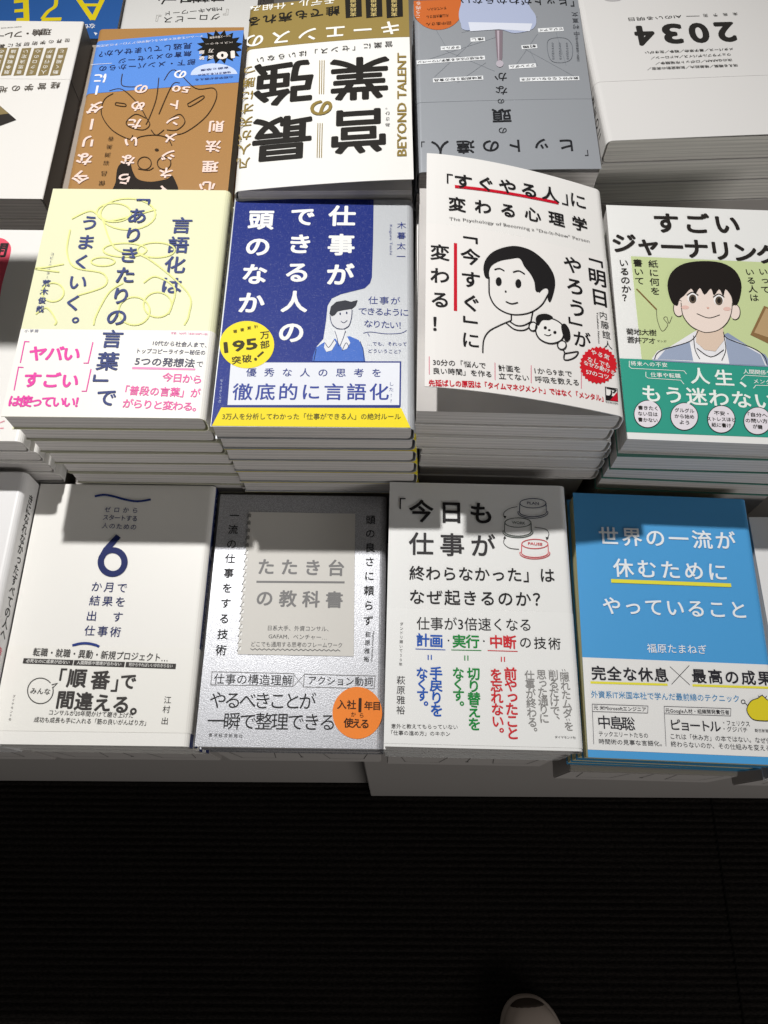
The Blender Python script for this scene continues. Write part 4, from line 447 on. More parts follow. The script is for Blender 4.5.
   ('P',[(4.51,-82.68),(4.19,-84.28),(3.67,-85.84),(2.95,-87.33),(2.05,-88.71),(1,-89.95),(-0.18,-91.02),(-1.46,-91.9),(-2.81,-92.55),(-4.2,-92.98),(-5.59,-93.16),(-6.95,-93.1),(-8.24,-92.79),(-9.44,-92.24),(-10.52,-91.47),(-11.45,-90.49),(-12.2,-89.33),(-12.76,-88.01),(-13.12,-86.57),(-13.26,-85.03),(-13.19,-83.45),(-12.89,-81.85),(-12.38,-80.28),(-11.68,-78.78),(-10.79,-77.37),(-9.73,-76.11),(-8.55,-75.01),(-7.25,-74.12),(-5.89,-73.44),(-4.48,-73.01),(-3.07,-72.82),(-1.69,-72.88),(-0.38,-73.2),(0.83,-73.77),(1.92,-74.56),(2.85,-75.56),(3.59,-76.75),(4.15,-78.09),(4.49,-79.55),(4.61,-81.09)],'#e3dde4',3),
   ('S','不安・',-8.63,-78.47,1.05,-78.77,3.56,0.014,'#26221f',0,5),
   ('S','ストレスほど',-14.05,-83.25,5.34,-83.12,3.54,0.014,'#26221f',0,5),
   ('S','紙に書け',-11.34,-87.64,1.51,-87.79,3.53,0.014,'#26221f',0,5),
   ('P',[(29.01,-82.81),(28.65,-84.5),(28.06,-86.15),(27.27,-87.73),(26.3,-89.19),(25.16,-90.5),(23.89,-91.63),(22.52,-92.56),(21.08,-93.25),(19.61,-93.7),(18.14,-93.89),(16.7,-93.83),(15.34,-93.5),(14.08,-92.92),(12.95,-92.1),(11.99,-91.07),(11.22,-89.84),(10.65,-88.44),(10.29,-86.92),(10.17,-85.3),(10.28,-83.62),(10.63,-81.93),(11.19,-80.27),(11.97,-78.68),(12.93,-77.19),(14.07,-75.85),(15.35,-74.7),(16.73,-73.75),(18.19,-73.03),(19.69,-72.57),(21.18,-72.37),(22.64,-72.44),(24.02,-72.78),(25.29,-73.38),(26.42,-74.22),(27.39,-75.28),(28.16,-76.53),(28.71,-77.95),(29.04,-79.5),(29.14,-81.13)],'#2a2a2e',2),
   ('P',[(28.49,-82.83),(28.15,-84.43),(27.59,-85.99),(26.85,-87.48),(25.93,-88.86),(24.86,-90.1),(23.66,-91.17),(22.36,-92.04),(21,-92.7),(19.61,-93.12),(18.22,-93.3),(16.86,-93.24),(15.58,-92.93),(14.39,-92.39),(13.32,-91.61),(12.42,-90.63),(11.68,-89.47),(11.14,-88.16),(10.81,-86.71),(10.7,-85.18),(10.8,-83.6),(11.13,-82),(11.66,-80.43),(12.4,-78.93),(13.31,-77.53),(14.38,-76.26),(15.59,-75.17),(16.89,-74.28),(18.27,-73.6),(19.68,-73.16),(21.09,-72.98),(22.47,-73.04),(23.78,-73.36),(24.98,-73.93),(26.05,-74.72),(26.95,-75.72),(27.68,-76.91),(28.21,-78.24),(28.52,-79.7),(28.62,-81.25)],'#e3dde4',3),
   ('S','「自分へ',13.81,-78.7,26.73,-78.86,3.55,0.014,'#26221f',0,5),
   ('S','の問い方」',11.56,-83.33,27.69,-83.34,3.54,0.014,'#26221f',0,5),
   ('S','が鍵',15.8,-87.65,22.17,-88.08,3.53,0.014,'#26221f',0,5),
  ],
 },
 'A1': {
  'cover_lettering': [
   ('L',[(-23.33,84.07),(-22.32,84.37),(-20.86,84.8),(-19.18,85.21),(-17.49,85.42),(-15.87,85.39),(-14.18,85.21),(-12.37,84.9),(-10.38,84.5),(-8.14,83.92),(-5.69,83.19),(-3.17,82.45),(-0.71,81.83),(1.66,81.32),(4.02,80.86),(6.38,80.54),(8.76,80.44),(11.4,80.67),(14.22,81.17),(16.75,81.72),(18.51,82.08)],1.62,'#22387f',2,False),
   ('T','h','ゼロから',-12.25,73.61,8.12,73.13,4.84,0.006,'#1d2a66',0,2),
   ('T','h','スタートする',-12.7,67.36,8.77,66.65,4.82,0.006,'#1d2a66',0,2),
   ('T','h','人のための',-12.16,60.69,8.75,59.98,4.79,0.006,'#1d2a66',0,2),
   ('L',[(5.92,32.88),(6.02,31.47),(5.9,30.1),(5.57,28.79),(5.04,27.59),(4.33,26.51),(3.45,25.59),(2.42,24.85),(1.27,24.3),(0.02,23.96),(-1.28,23.83),(-2.62,23.92),(-3.96,24.23),(-5.27,24.75),(-6.51,25.46),(-7.66,26.36),(-8.68,27.41),(-9.56,28.6),(-10.27,29.89),(-10.79,31.26),(-11.1,32.66),(-11.21,34.07),(-11.11,35.45),(-10.8,36.77),(-10.28,37.99),(-9.57,39.08),(-8.69,40.02),(-7.65,40.78),(-6.49,41.34),(-5.24,41.69),(-3.91,41.82),(-2.56,41.73),(-1.2,41.41),(0.12,40.88),(1.37,40.15),(2.52,39.24),(3.55,38.17),(4.42,36.96),(5.12,35.66),(5.62,34.29)],4.48,'#16245f',2,True),
   ('L',[(-10.93,35.99),(-8.72,42.24),(-1.19,52.74)],4.51,'#16245f',2,False),
   ('T','h','か月で',-11.21,14.39,6.84,13.7,7.96,0,'#1d2a66',0,2),
   ('T','h','結果を',-10.94,4.06,7.2,3.38,7.9,0,'#1d2a66',0,2),
   ('T','h','出',-11.4,-7.02,-11.4,-7.02,7.85,0,'#1d2a66',0,2),
   ('T','h','す',6.78,-7.46,6.78,-7.46,7.84,0,'#1d2a66',0,2),
   ('T','h','仕事術',-11.07,-17.49,6.8,-18.14,7.79,0,'#1d2a66',0,2),
   ('L',[(-21.43,-28.15),(-20.93,-27.99),(-20.23,-27.76),(-19.4,-27.49),(-18.5,-27.21),(-17.59,-26.96),(-16.71,-26.78),(-15.86,-26.66),(-14.98,-26.56),(-14.09,-26.49),(-13.19,-26.46),(-12.28,-26.46),(-11.37,-26.5),(-10.43,-26.59),(-9.44,-26.73),(-8.45,-26.91),(-7.49,-27.11),(-6.61,-27.32),(-5.83,-27.52),(-5.15,-27.73),(-4.53,-27.97),(-3.99,-28.22),(-3.52,-28.45),(-3.13,-28.65),(-2.84,-28.79)],1.72,'#22387f',2,False),
  ],
  'band_lettering': [
   ('S','転職・就職・異動・新規プロジェクト…',-47.42,-33.04,45.3,-35.97,6.42,0.012,'#3b3836',0,2),
   ('L',[(-53.12,-39.14),(-19.04,-40)],3.62,'#3b3836',2,False),
   ('S','必死なのに成果が出ない',-50.99,-39.11,-21.2,-39.81,2.77,0.01,'#e8e6e2',0,4),
   ('L',[(-18.4,-39.99),(16.26,-40.83)],3.62,'#3b3836',2,False),
   ('S','人間関係や環境が合わない',-16.27,-39.96,14.1,-40.65,2.77,0.01,'#e8e6e2',0,4),
   ('L',[(17.11,-40.82),(51.3,-41.67)],3.61,'#3b3836',2,False),
   ('S','何からやればいいかわからない',19.24,-40.8,49.14,-41.49,2.77,0.01,'#e8e6e2',0,4),
   ('T','h','「',-24.26,-48.15,-24.26,-48.15,12.69,0.02,'#3b3836',0,2),
   ('T','h','順番',-14.57,-50.35,1.46,-51.41,13.94,0.028,'#3b3836',0,2),
   ('T','h','」',11.51,-55.07,11.51,-55.07,12.63,0.02,'#3b3836',0,2),
   ('T','h','で',20.37,-52.02,20.37,-52.02,12.24,0.028,'#3b3836',0,2),
   ('T','h','間違える。',-19.95,-64.81,30.35,-68.3,13.15,0.028,'#3b3836',0,2),
   ('L',[(-30,-56.49),(-29.24,-58.55),(-28.99,-60.65),(-29.27,-62.66),(-30.07,-64.45),(-31.32,-65.92),(-32.96,-66.98),(-34.89,-67.58),(-36.99,-67.67),(-39.13,-67.25),(-41.19,-66.34),(-43.04,-65),(-44.57,-63.31),(-45.69,-61.37),(-46.34,-59.29),(-46.45,-57.2),(-46.04,-55.23),(-45.12,-53.5),(-43.74,-52.11),(-41.99,-51.16),(-39.98,-50.7),(-37.83,-50.76),(-35.68,-51.34),(-33.65,-52.4),(-31.87,-53.88)],0.63,'#3b3836',2,False),
   ('L',[(-30.87,-55.18),(-27.26,-54.08),(-29.69,-57.05)],0.63,'#3b3836',2,False),
   ('T','h','みんな',-42.34,-59.29,-33.03,-59.59,4.62,0.01,'#3b3836',0,2),
   ('S','コンサルが20年間かけて磨き上げた',-29.33,-73.34,26.83,-74.68,3.95,0.004,'#3b3836',0,2),
   ('S','成功も成長も手に入れる「筋の良いがんばり方」',-38.43,-78.13,35.96,-79.43,3.93,0.004,'#3b3836',0,2),
   ('T','v','江村',48.44,-64.17,48.33,-70.33,5.22,0,'#3b3836',0,2),
   ('T','v','出',48.2,-77.86,48.2,-77.86,5.17,0,'#3b3836',0,2),
   ('T','v','ダイヤモンド社',-54.66,-62.97,-54.41,-78.12,1.87,0,'#55524e',0,2),
  ],
 },
 'A2': {
  'cover_print': [
   ('P',[(-39.73,77.16),(39.01,76.84),(40.93,-29.86),(-39.35,-29.51)],'#d9d6d0',1),
   ('P',[(-40.72,75.44),(-38.03,75.48),(-38.04,72.8),(-40.73,72.76)],'#8f8d88',3),
   ('L',[(-41.14,72.27),(-38.76,76.2)],0.45,'#77767a',4,False),
   ('P',[(-40.65,69.51),(-37.97,69.55),(-37.98,66.89),(-40.66,66.85)],'#8f8d88',3),
   ('L',[(-41.07,66.36),(-38.7,70.26)],0.45,'#77767a',4,False),
   ('P',[(-40.58,63.62),(-37.91,63.66),(-37.92,61.02),(-40.59,60.99)],'#8f8d88',3),
   ('L',[(-41,60.5),(-38.64,64.37)],0.45,'#77767a',4,False),
   ('P',[(-40.52,57.78),(-37.85,57.82),(-37.87,55.2),(-40.52,55.17)],'#8f8d88',3),
   ('L',[(-40.93,54.69),(-38.58,58.52)],0.44,'#77767a',4,False),
   ('P',[(-40.45,51.98),(-37.8,52.02),(-37.81,49.43),(-40.46,49.39)],'#8f8d88',3),
   ('L',[(-40.86,48.91),(-38.52,52.72)],0.44,'#77767a',4,False),
   ('P',[(-40.38,46.23),(-37.74,46.27),(-37.75,43.7),(-40.39,43.66)],'#f4f3ef',3),
   ('L',[(-40.79,43.19),(-38.46,46.96)],0.44,'#77767a',4,False),
   ('P',[(-40.32,40.53),(-37.68,40.57),(-37.7,38.01),(-40.32,37.97)],'#f4f3ef',3),
   ('L',[(-40.72,37.51),(-38.4,41.25)],0.44,'#77767a',4,False),
   ('P',[(-40.25,34.87),(-37.63,34.9),(-37.64,32.37),(-40.26,32.33)],'#f4f3ef',3),
   ('L',[(-40.66,31.87),(-38.34,35.59)],0.44,'#77767a',4,False),
   ('P',[(-40.18,29.25),(-37.57,29.29),(-37.59,26.77),(-40.19,26.73)],'#f4f3ef',3),
   ('L',[(-40.59,26.27),(-38.28,29.96)],0.44,'#77767a',4,False),
   ('P',[(-40.12,23.67),(-37.52,23.71),(-37.53,21.21),(-40.13,21.18)],'#f4f3ef',3),
   ('L',[(-40.52,20.72),(-38.22,24.38)],0.43,'#77767a',4,False),
   ('P',[(-40.06,18.14),(-37.46,18.18),(-37.48,15.7),(-40.07,15.66)],'#f4f3ef',3),
   ('L',[(-40.46,15.21),(-38.17,18.84)],0.43,'#77767a',4,False),
   ('P',[(-39.99,12.65),(-37.41,12.69),(-37.42,10.23),(-40,10.19)],'#f4f3ef',3),
   ('L',[(-40.39,9.74),(-38.11,13.35)],0.43,'#77767a',4,False),
   ('P',[(-39.93,7.2),(-37.36,7.24),(-37.37,4.8),(-39.94,4.76)],'#f4f3ef',3),
   ('L',[(-40.33,4.31),(-38.06,7.89)],0.43,'#77767a',4,False),
   ('P',[(-39.87,1.79),(-37.3,1.83),(-37.32,-0.59),(-39.88,-0.63)],'#f4f3ef',3),
   ('L',[(-40.26,-1.07),(-38,2.48)],0.43,'#77767a',4,False),
   ('P',[(-39.8,-3.58),(-37.25,-3.54),(-37.26,-5.94),(-39.81,-5.98)],'#f4f3ef',3),
   ('L',[(-40.2,-6.42),(-37.94,-2.89)],0.43,'#77767a',4,False),
   ('P',[(-39.74,-8.9),(-37.2,-8.87),(-37.21,-11.25),(-39.75,-11.29)],'#f4f3ef',3),
   ('L',[(-40.14,-11.73),(-37.89,-8.22)],0.42,'#77767a',4,False),
   ('P',[(-39.68,-14.19),(-37.15,-14.15),(-37.16,-16.52),(-39.69,-16.56)],'#f4f3ef',3),
   ('L',[(-40.08,-16.99),(-37.83,-13.52)],0.42,'#77767a',4,False),
   ('P',[(-39.62,-19.44),(-37.1,-19.4),(-37.11,-21.75),(-39.63,-21.79)],'#f4f3ef',3),
   ('L',[(-40.01,-22.22),(-37.78,-18.77)],0.42,'#77767a',4,False),
   ('P',[(-39.56,-24.65),(-37.04,-24.61),(-37.06,-26.95),(-39.57,-26.98)],'#f4f3ef',3),
   ('L',[(-39.95,-27.41),(-37.73,-23.99)],0.42,'#77767a',4,False),
  ],
  'cover_lettering': [
   ('T','h','たたき台',-24.07,34.43,26.43,34.23,13.54,0.025,'#828181',0,2),
   ('L',[(-30.19,22.91),(32.91,23.35)],1.52,'#828181',2,False),
   ('T','h','の教科書',-23.46,10.85,26.02,10.44,13.32,0.025,'#828181',0,2),
   ('S','日系大手、外資コンサル、',-19.55,-10.86,22.81,-10.91,4.02,0,'#5a595a',0,2),
   ('S','GAFAM、ベンチャー…',-18.72,-16.67,21.79,-16.96,4.01,0,'#5a595a',0,2),
   ('S','どこでも通用する思考のフレームワーク',-30.3,-22.39,32.73,-22.36,3.99,0,'#5a595a',0,2),
   ('L',[(-30.68,-25.48),(-29,-26.54),(-27.49,-25.48),(-25.82,-26.53),(-24.31,-25.47),(-22.63,-26.53),(-21.12,-25.47),(-19.45,-26.53),(-17.93,-25.47),(-16.27,-26.53),(-14.75,-25.47),(-13.08,-26.52),(-11.56,-25.46),(-9.9,-26.52),(-8.37,-25.46),(-6.71,-26.52),(-5.19,-25.46),(-3.53,-26.52),(-2,-25.46),(-0.34,-26.51),(1.19,-25.46),(2.84,-26.51),(4.37,-25.45),(6.02,-26.51),(7.56,-25.45),(9.21,-26.51),(10.75,-25.45),(12.39,-26.51),(13.93,-25.45),(15.57,-26.5),(17.12,-25.44),(18.76,-26.5),(20.3,-25.44),(21.94,-26.5),(23.49,-25.44),(25.12,-26.5),(26.68,-25.44),(28.31,-26.49),(29.86,-25.43),(31.49,-26.49)],0.46,'#5a595a',2,False),
   ('T','v','一流の仕事をする技術',-50.49,74.08,-50.91,-26.72,7.8,0.006,'#2a2a2c',0,2),
   ('T','v','頭の良さに頼らず',50.57,72.14,50.41,-4.22,7.64,0.006,'#2a2a2c',0,2),
   ('T','v','萩原雅裕',50.41,-14.41,49.74,-31.63,3.99,0,'#2a2a2c',0,2),
   ('S','Hagiwara Masahiro',54.38,-11.98,53.52,-33.26,1.69,0,'#5a595a',-90,2),
  ],
  'band_lettering': [
   ('L',[(-55.7,-41.87),(0.49,-42.33),(0.16,-50.97),(-55.66,-50.72)],0.41,'#828181',2,True),
   ('T','h','仕事の構造理解',-50.29,-46.54,-3.79,-46.92,7.63,0,'#2a2a2c',0,2),
   ('L',[(7.55,-42.64),(55.99,-43.2),(55.32,-51.83),(7.38,-51.27)],0.41,'#828181',2,True),
   ('T','h','アクション動詞',13.13,-46.69,51.53,-47.18,6.39,0,'#2a2a2c',0,2),
   ('L',[(0.55,-43.36),(7.57,-50.86)],0.31,'#828181',2,False),
   ('L',[(7.16,-43.27),(0.58,-50.96)],0.31,'#828181',2,False),
   ('T','h','やるべきことが',-49.75,-60.79,10.55,-60.76,12.25,0,'#2a2a2c',0,2),
   ('T','h','一瞬で整理できる',-49.85,-74.57,24.8,-74.32,12.13,0,'#2a2a2c',0,2),
   ('T','h','東洋経済新報社',-52.58,-83.83,-32.45,-84.13,2.61,0,'#6a6a6c',0,2),
  ],
  'seal': [
   ('P',[(61.11,-67.87),(61,-70.11),(60.6,-72.3),(59.94,-74.41),(59.01,-76.41),(57.84,-78.27),(56.44,-79.94),(54.85,-81.41),(53.08,-82.66),(51.17,-83.65),(49.15,-84.38),(47.05,-84.84),(44.9,-85.01),(42.75,-84.9),(40.63,-84.5),(38.57,-83.83),(36.61,-82.88),(34.77,-81.69),(33.1,-80.26),(31.62,-78.63),(30.35,-76.81),(29.31,-74.84),(28.54,-72.74),(28.03,-70.56),(27.8,-68.33),(27.86,-66.09),(28.2,-63.88),(28.82,-61.74),(29.71,-59.69),(30.86,-57.79),(32.25,-56.05),(33.85,-54.53),(35.63,-53.23),(37.58,-52.19),(39.64,-51.42),(41.79,-50.95),(43.99,-50.76),(46.19,-50.88),(48.37,-51.3),(50.47,-52.01),(52.47,-53),(54.33,-54.24),(56.01,-55.72),(57.49,-57.42),(58.74,-59.29),(59.74,-61.31),(60.47,-63.43),(60.93,-65.64)],'#f58a35',3),
  ],
  'seal_lettering': [
   ('T','h','入社',33.9,-62.65,40.43,-62.76,6.73,0.02,'#3a1d08',0,5),
   ('T','h','1',46.14,-62.48,46.14,-62.48,13.46,0.03,'#3a1d08',0,5),
   ('T','h','年目',51.86,-63.2,57.37,-63.33,6.32,0.02,'#3a1d08',0,5),
   ('T','h','から',41.84,-69.14,47.33,-69.66,3.65,0.01,'#3a1d08',0,5),
   ('T','h','使える',38.76,-74.72,49.69,-75.16,6.87,0.02,'#3a1d08',0,5),
  ],
 },
 'A3': {
  'cover_lettering': [
   ('T','h','「',-53.98,75.5,-53.98,75.5,13.44,0,'#232122',0,2),
   ('T','h','今日も',-40.51,70,2.28,69.62,18.74,0.022,'#232122',0,2),
   ('T','h','仕事が',-40.37,45.22,2.79,44.89,18.41,0.014,'#343233',0,2),
   ('T','h','終わらなかった」は',-43.27,23.46,46.48,24.11,11.23,0.01,'#232122',0,2),
   ('T','h','なぜ起きるのか？',-43.14,6.42,41.24,6.74,11.52,0.01,'#232122',0,2),
  ],
  'illustration': [
   ('L',[(48.85,78.33),(48.48,77.37),(47.49,76.47),(45.96,75.67),(43.98,75.04),(41.7,74.62),(39.26,74.43),(36.84,74.49),(34.59,74.8),(32.67,75.33),(31.21,76.06),(30.31,76.92),(30.03,77.86),(30.39,78.82),(31.37,79.73),(32.9,80.53),(34.88,81.16),(37.17,81.59),(39.62,81.78),(42.06,81.71),(44.31,81.4),(46.24,80.86),(47.69,80.14),(48.59,79.27)],0.56,'#27304f',2,True),
   ('L',[(30.03,77.86),(29.51,71.03)],0.56,'#27304f',2,False),
   ('L',[(48.85,78.33),(48.7,71.51)],0.56,'#27304f',2,False),
   ('L',[(48.7,71.51),(48.59,71.03),(48.32,70.56),(47.89,70.1),(47.31,69.66),(46.59,69.25),(45.75,68.87),(44.79,68.54),(43.73,68.25),(42.6,68.01),(41.41,67.83),(40.18,67.7),(38.92,67.64),(37.68,67.64),(36.45,67.7),(35.28,67.82),(34.16,68.01),(33.13,68.24),(32.21,68.53),(31.4,68.87),(30.72,69.24),(30.18,69.66),(29.8,70.1),(29.57,70.56),(29.51,71.03)],0.56,'#27304f',2,False),
   ('L',[(49.48,72.18),(49.75,71.53),(49.76,70.86),(49.53,70.2),(49.06,69.55),(48.35,68.92),(47.43,68.35),(46.31,67.83),(45.03,67.37),(43.61,67),(42.09,66.72),(40.49,66.53),(38.87,66.43),(37.24,66.44),(35.67,66.55),(34.17,66.76),(32.78,67.07),(31.54,67.45),(30.47,67.92),(29.61,68.45),(28.96,69.04),(28.55,69.67),(28.38,70.33),(28.46,70.99),(28.79,71.65)],0.56,'#27304f',2,False),
   ('L',[(37.37,63.04),(37.01,62.1),(36.04,61.21),(34.52,60.43),(32.57,59.81),(30.31,59.4),(27.9,59.21),(25.5,59.27),(23.27,59.58),(21.37,60.1),(19.92,60.8),(19.02,61.65),(18.74,62.57),(19.09,63.51),(20.05,64.4),(21.56,65.18),(23.52,65.81),(25.78,66.22),(28.2,66.41),(30.62,66.34),(32.85,66.04),(34.76,65.51),(36.21,64.8),(37.1,63.96)],0.55,'#26382f',2,True),
   ('L',[(18.74,62.57),(18.28,55.88)],0.55,'#26382f',2,False),
   ('L',[(37.37,63.04),(37.27,56.36)],0.55,'#26382f',2,False),
   ('L',[(37.27,56.36),(37.16,55.89),(36.9,55.43),(36.48,54.98),(35.91,54.54),(35.2,54.14),(34.37,53.77),(33.42,53.44),(32.38,53.16),(31.26,52.92),(30.08,52.75),(28.86,52.62),(27.62,52.56),(26.39,52.56),(25.18,52.62),(24.01,52.74),(22.91,52.92),(21.89,53.15),(20.97,53.43),(20.16,53.76),(19.49,54.13),(18.95,54.54),(18.57,54.97),(18.34,55.42),(18.28,55.88)],0.55,'#26382f',2,False),
   ('L',[(38.04,57.01),(38.31,56.37),(38.33,55.72),(38.1,55.07),(37.64,54.43),(36.94,53.82),(36.03,53.26),(34.93,52.75),(33.67,52.3),(32.27,51.94),(30.76,51.66),(29.18,51.47),(27.57,51.38),(25.97,51.39),(24.41,51.5),(22.92,51.7),(21.55,52),(20.31,52.38),(19.25,52.84),(18.39,53.36),(17.75,53.93),(17.33,54.55),(17.16,55.19),(17.24,55.84),(17.56,56.49)],0.55,'#26382f',2,False),
   ('L',[(48.43,47.2),(48.07,46.29),(47.1,45.42),(45.6,44.65),(43.66,44.05),(41.43,43.64),(39.04,43.47),(36.67,43.53),(34.47,43.82),(32.59,44.33),(31.16,45.02),(30.28,45.84),(30.01,46.74),(30.36,47.66),(31.32,48.54),(32.82,49.3),(34.76,49.91),(37,50.32),(39.4,50.5),(41.78,50.44),(43.99,50.14),(45.87,49.63),(47.3,48.94),(48.17,48.11)],0.55,'#cf4850',2,True),
   ('L',[(30.01,46.74),(29.5,40.2)],0.55,'#cf4850',2,False),
   ('L',[(48.43,47.2),(48.28,40.67)],0.55,'#cf4850',2,False),
   ('L',[(48.28,40.67),(48.17,40.22),(47.91,39.76),(47.49,39.32),(46.93,38.9),(46.22,38.51),(45.4,38.14),(44.46,37.82),(43.43,37.54),(42.32,37.31),(41.15,37.14),(39.94,37.02),(38.72,36.96),(37.5,36.96),(36.3,37.02),(35.15,37.14),(34.06,37.31),(33.05,37.54),(32.14,37.81),(31.35,38.13),(30.68,38.49),(30.16,38.89),(29.78,39.31),(29.56,39.75),(29.5,40.2)],0.54,'#cf4850',2,False),
   ('L',[(49.05,41.31),(49.31,40.69),(49.33,40.05),(49.1,39.42),(48.63,38.79),(47.94,38.2),(47.04,37.64),(45.95,37.14),(44.69,36.71),(43.3,36.35),(41.81,36.08),(40.25,35.89),(38.66,35.81),(37.07,35.81),(35.53,35.92),(34.06,36.12),(32.7,36.41),(31.49,36.78),(30.45,37.23),(29.6,37.74),(28.96,38.3),(28.56,38.9),(28.4,39.53),(28.47,40.17),(28.8,40.8)],0.54,'#cf4850',2,False),
   ('S','PLAN',35.19,78.23,43.69,77.96,2.92,0.02,'#27304f',0,2),
   ('S','WORK',23.85,62.94,33.13,62.45,2.88,0.02,'#26382f',0,2),
   ('S','PAUSE',34.42,47.32,44.47,46.87,2.85,0.02,'#cf4850',0,2),
   ('L',[(28.12,75.12),(27.49,74.97),(26.6,74.78),(25.56,74.54),(24.45,74.26),(23.39,73.92),(22.47,73.52),(21.64,73.05),(20.81,72.5),(20.02,71.9),(19.31,71.27),(18.73,70.63),(18.33,70.02),(18.16,69.38),(18.19,68.69),(18.35,68),(18.56,67.35),(18.76,66.81),(18.87,66.41)],0.45,'#232122',2,False),
   ('L',[(39.63,59.51),(40.53,59.4),(41.82,59.27),(43.32,59.11),(44.86,58.9),(46.24,58.62),(47.29,58.27),(48.02,57.82),(48.58,57.27),(48.98,56.66),(49.26,56.02),(49.43,55.38),(49.52,54.77),(49.47,54.13),(49.24,53.45),(48.9,52.76),(48.53,52.12),(48.21,51.58),(48,51.19)],0.44,'#232122',2,False),
   ('L',[(18.35,51.62),(18.21,51.09),(17.96,50.35),(17.7,49.47),(17.48,48.55),(17.4,47.66),(17.52,46.9),(17.86,46.23),(18.35,45.57),(18.97,44.95),(19.7,44.38),(20.49,43.89),(21.34,43.49),(22.35,43.2),(23.56,43.01),(24.84,42.89),(26.07,42.82),(27.13,42.77),(27.87,42.72)],0.44,'#232122',2,False),
   ('P',[(17.8,67.59),(20.03,67.65),(19.06,65.46)],'#232122',2),
   ('P',[(46.97,52.34),(49.36,51.93),(47.71,50)],'#232122',2),
   ('P',[(17.21,50.42),(19.41,50.47),(18.38,52.57)],'#232122',2),
  ],
  'band_lettering': [
   ('S','仕事が3倍速くなる',-43.2,-12.38,33.34,-11.57,9.68,0.004,'#232122',0,2),
   ('T','h','計画',-38.94,-23.4,-29.97,-23.81,9.81,0.025,'#1f57b4',0,2),
   ('T','h','・',-21.83,-23.4,-21.83,-23.4,5.43,0,'#232122',0,2),
   ('T','h','実行',-14.74,-23.65,-5.78,-23.64,9.8,0.025,'#188a3c',0,2),
   ('T','h','・',1.73,-23.24,1.73,-23.24,5.42,0,'#232122',0,2),
   ('T','h','中断',9.86,-23.47,18.81,-23.46,9.8,0.025,'#cf2a33',0,2),
   ('T','h','の技術',29.44,-23.41,48.78,-23.77,8.76,0.006,'#232122',0,2),
   ('L',[(-43.89,-29.65),(-23.95,-29.78)],0.52,'#1f57b4',2,False),
   ('L',[(-20.01,-29.69),(-0.09,-29.62)],0.52,'#188a3c',2,False),
   ('L',[(4.07,-29.51),(23.97,-29.65)],0.52,'#cf2a33',2,False),
   ('L',[(-35.37,-33.42),(-35.36,-36.75)],0.72,'#1f57b4',2,False),
   ('L',[(-33.29,-33.37),(-33.29,-36.7)],0.72,'#1f57b4',2,False),
   ('L',[(-11.14,-33.24),(-11.19,-36.57)],0.72,'#188a3c',2,False),
   ('L',[(-9.07,-33.19),(-9.13,-36.52)],0.72,'#188a3c',2,False),
   ('L',[(13.06,-33.48),(12.95,-36.81)],0.72,'#cf2a33',2,False),
   ('L',[(15.13,-33.43),(15.01,-36.76)],0.72,'#cf2a33',2,False),
   ('T','v','手戻りを',-30.21,-45.3,-29.84,-69.28,9.15,0.025,'#1f57b4',0,2),
   ('T','v','なくす。',-39.44,-45.53,-38.92,-67.12,8.55,0.025,'#1f57b4',0,2),
   ('T','v','切り替えを',-5.58,-45.11,-5.63,-77.34,9.12,0.025,'#188a3c',0,2),
   ('T','v','なくす。',-15.63,-44.94,-15.7,-66.55,8.55,0.025,'#188a3c',0,2),
   ('T','v','前やったこと',18.63,-44.51,18.58,-82.39,9.11,0.025,'#cf2a33',0,2),
   ('T','v','を忘れない。',9.18,-45.15,9.4,-82.8,8.7,0.025,'#cf2a33',0,2),
   ('T','v','隠れたムダ',54.02,-45.69,54.52,-68.99,6.71,0.012,'#8c8a88',0,2),
   ('L',[(52.69,-40.79),(53.02,-42.02)],0.51,'#8c8a88',2,False),
   ('L',[(54.34,-40.75),(54.67,-41.98)],0.51,'#8c8a88',2,False),
   ('L',[(53.48,-72.56),(53.8,-73.73)],0.5,'#8c8a88',2,False),
   ('L',[(55.09,-72.52),(55.41,-73.69)],0.5,'#8c8a88',2,False),
   ('T','v','を',54.77,-77.23,54.77,-77.23,6.61,0.012,'#8c8a88',0,2),
   ('T','v','削るだけで、',46.72,-44.44,46.4,-73.52,6.9,0.012,'#8c8a88',0,2),
   ('T','v','思った通りに',38.92,-44.63,39.23,-72.71,6.9,0.012,'#8c8a88',0,2),
   ('T','v','仕事が終わる。',31.11,-45.23,31.58,-81.29,6.88,0.012,'#8c8a88',0,2),
   ('T','v','ダンドリ磨いて30年',-53.29,-12.85,-53.49,-40.1,2.5,0,'#5a5858',0,2),
   ('T','v','萩原雅裕',-53.12,-50.57,-53.02,-69.65,5.89,0,'#3c3a3b',0,2),
   ('S','意外と教えてもらっていない',-58.85,-80.01,-16.47,-79.55,3.2,0,'#4c4a4a',0,2),
   ('S','「仕事の進め方」のキホン',-58.77,-84.08,-21.3,-83.94,3.19,0,'#4c4a4a',0,2),
   ('S','ダイヤモンド社',45.36,-84.24,58.67,-84.31,1.79,0,'#3c3a3b',0,2),
  ],
 },
 'A4': {
  'cover_lettering': [
   ('T','h','世界の一流が',-40.09,60.52,43.88,60.46,15.39,0.015,'#e9eef2',0,2),
   ('T','h','休むために',-31.27,36.52,35.1,36.33,15.13,0.015,'#e9eef2',0,2),
   ('L',[(-40.67,26.52),(43.63,26.63)],2.73,'#e6de45',1,False),
   ('T','h','やっていること',-41.53,8.34,46.23,8.9,13.94,0.015,'#e9eef2',0,2),
   ('T','h','福原たまねぎ',-16.41,-20.7,17.82,-20.2,6.83,0.004,'#e9eef2',0,2),
  ],
  'band_lettering': [
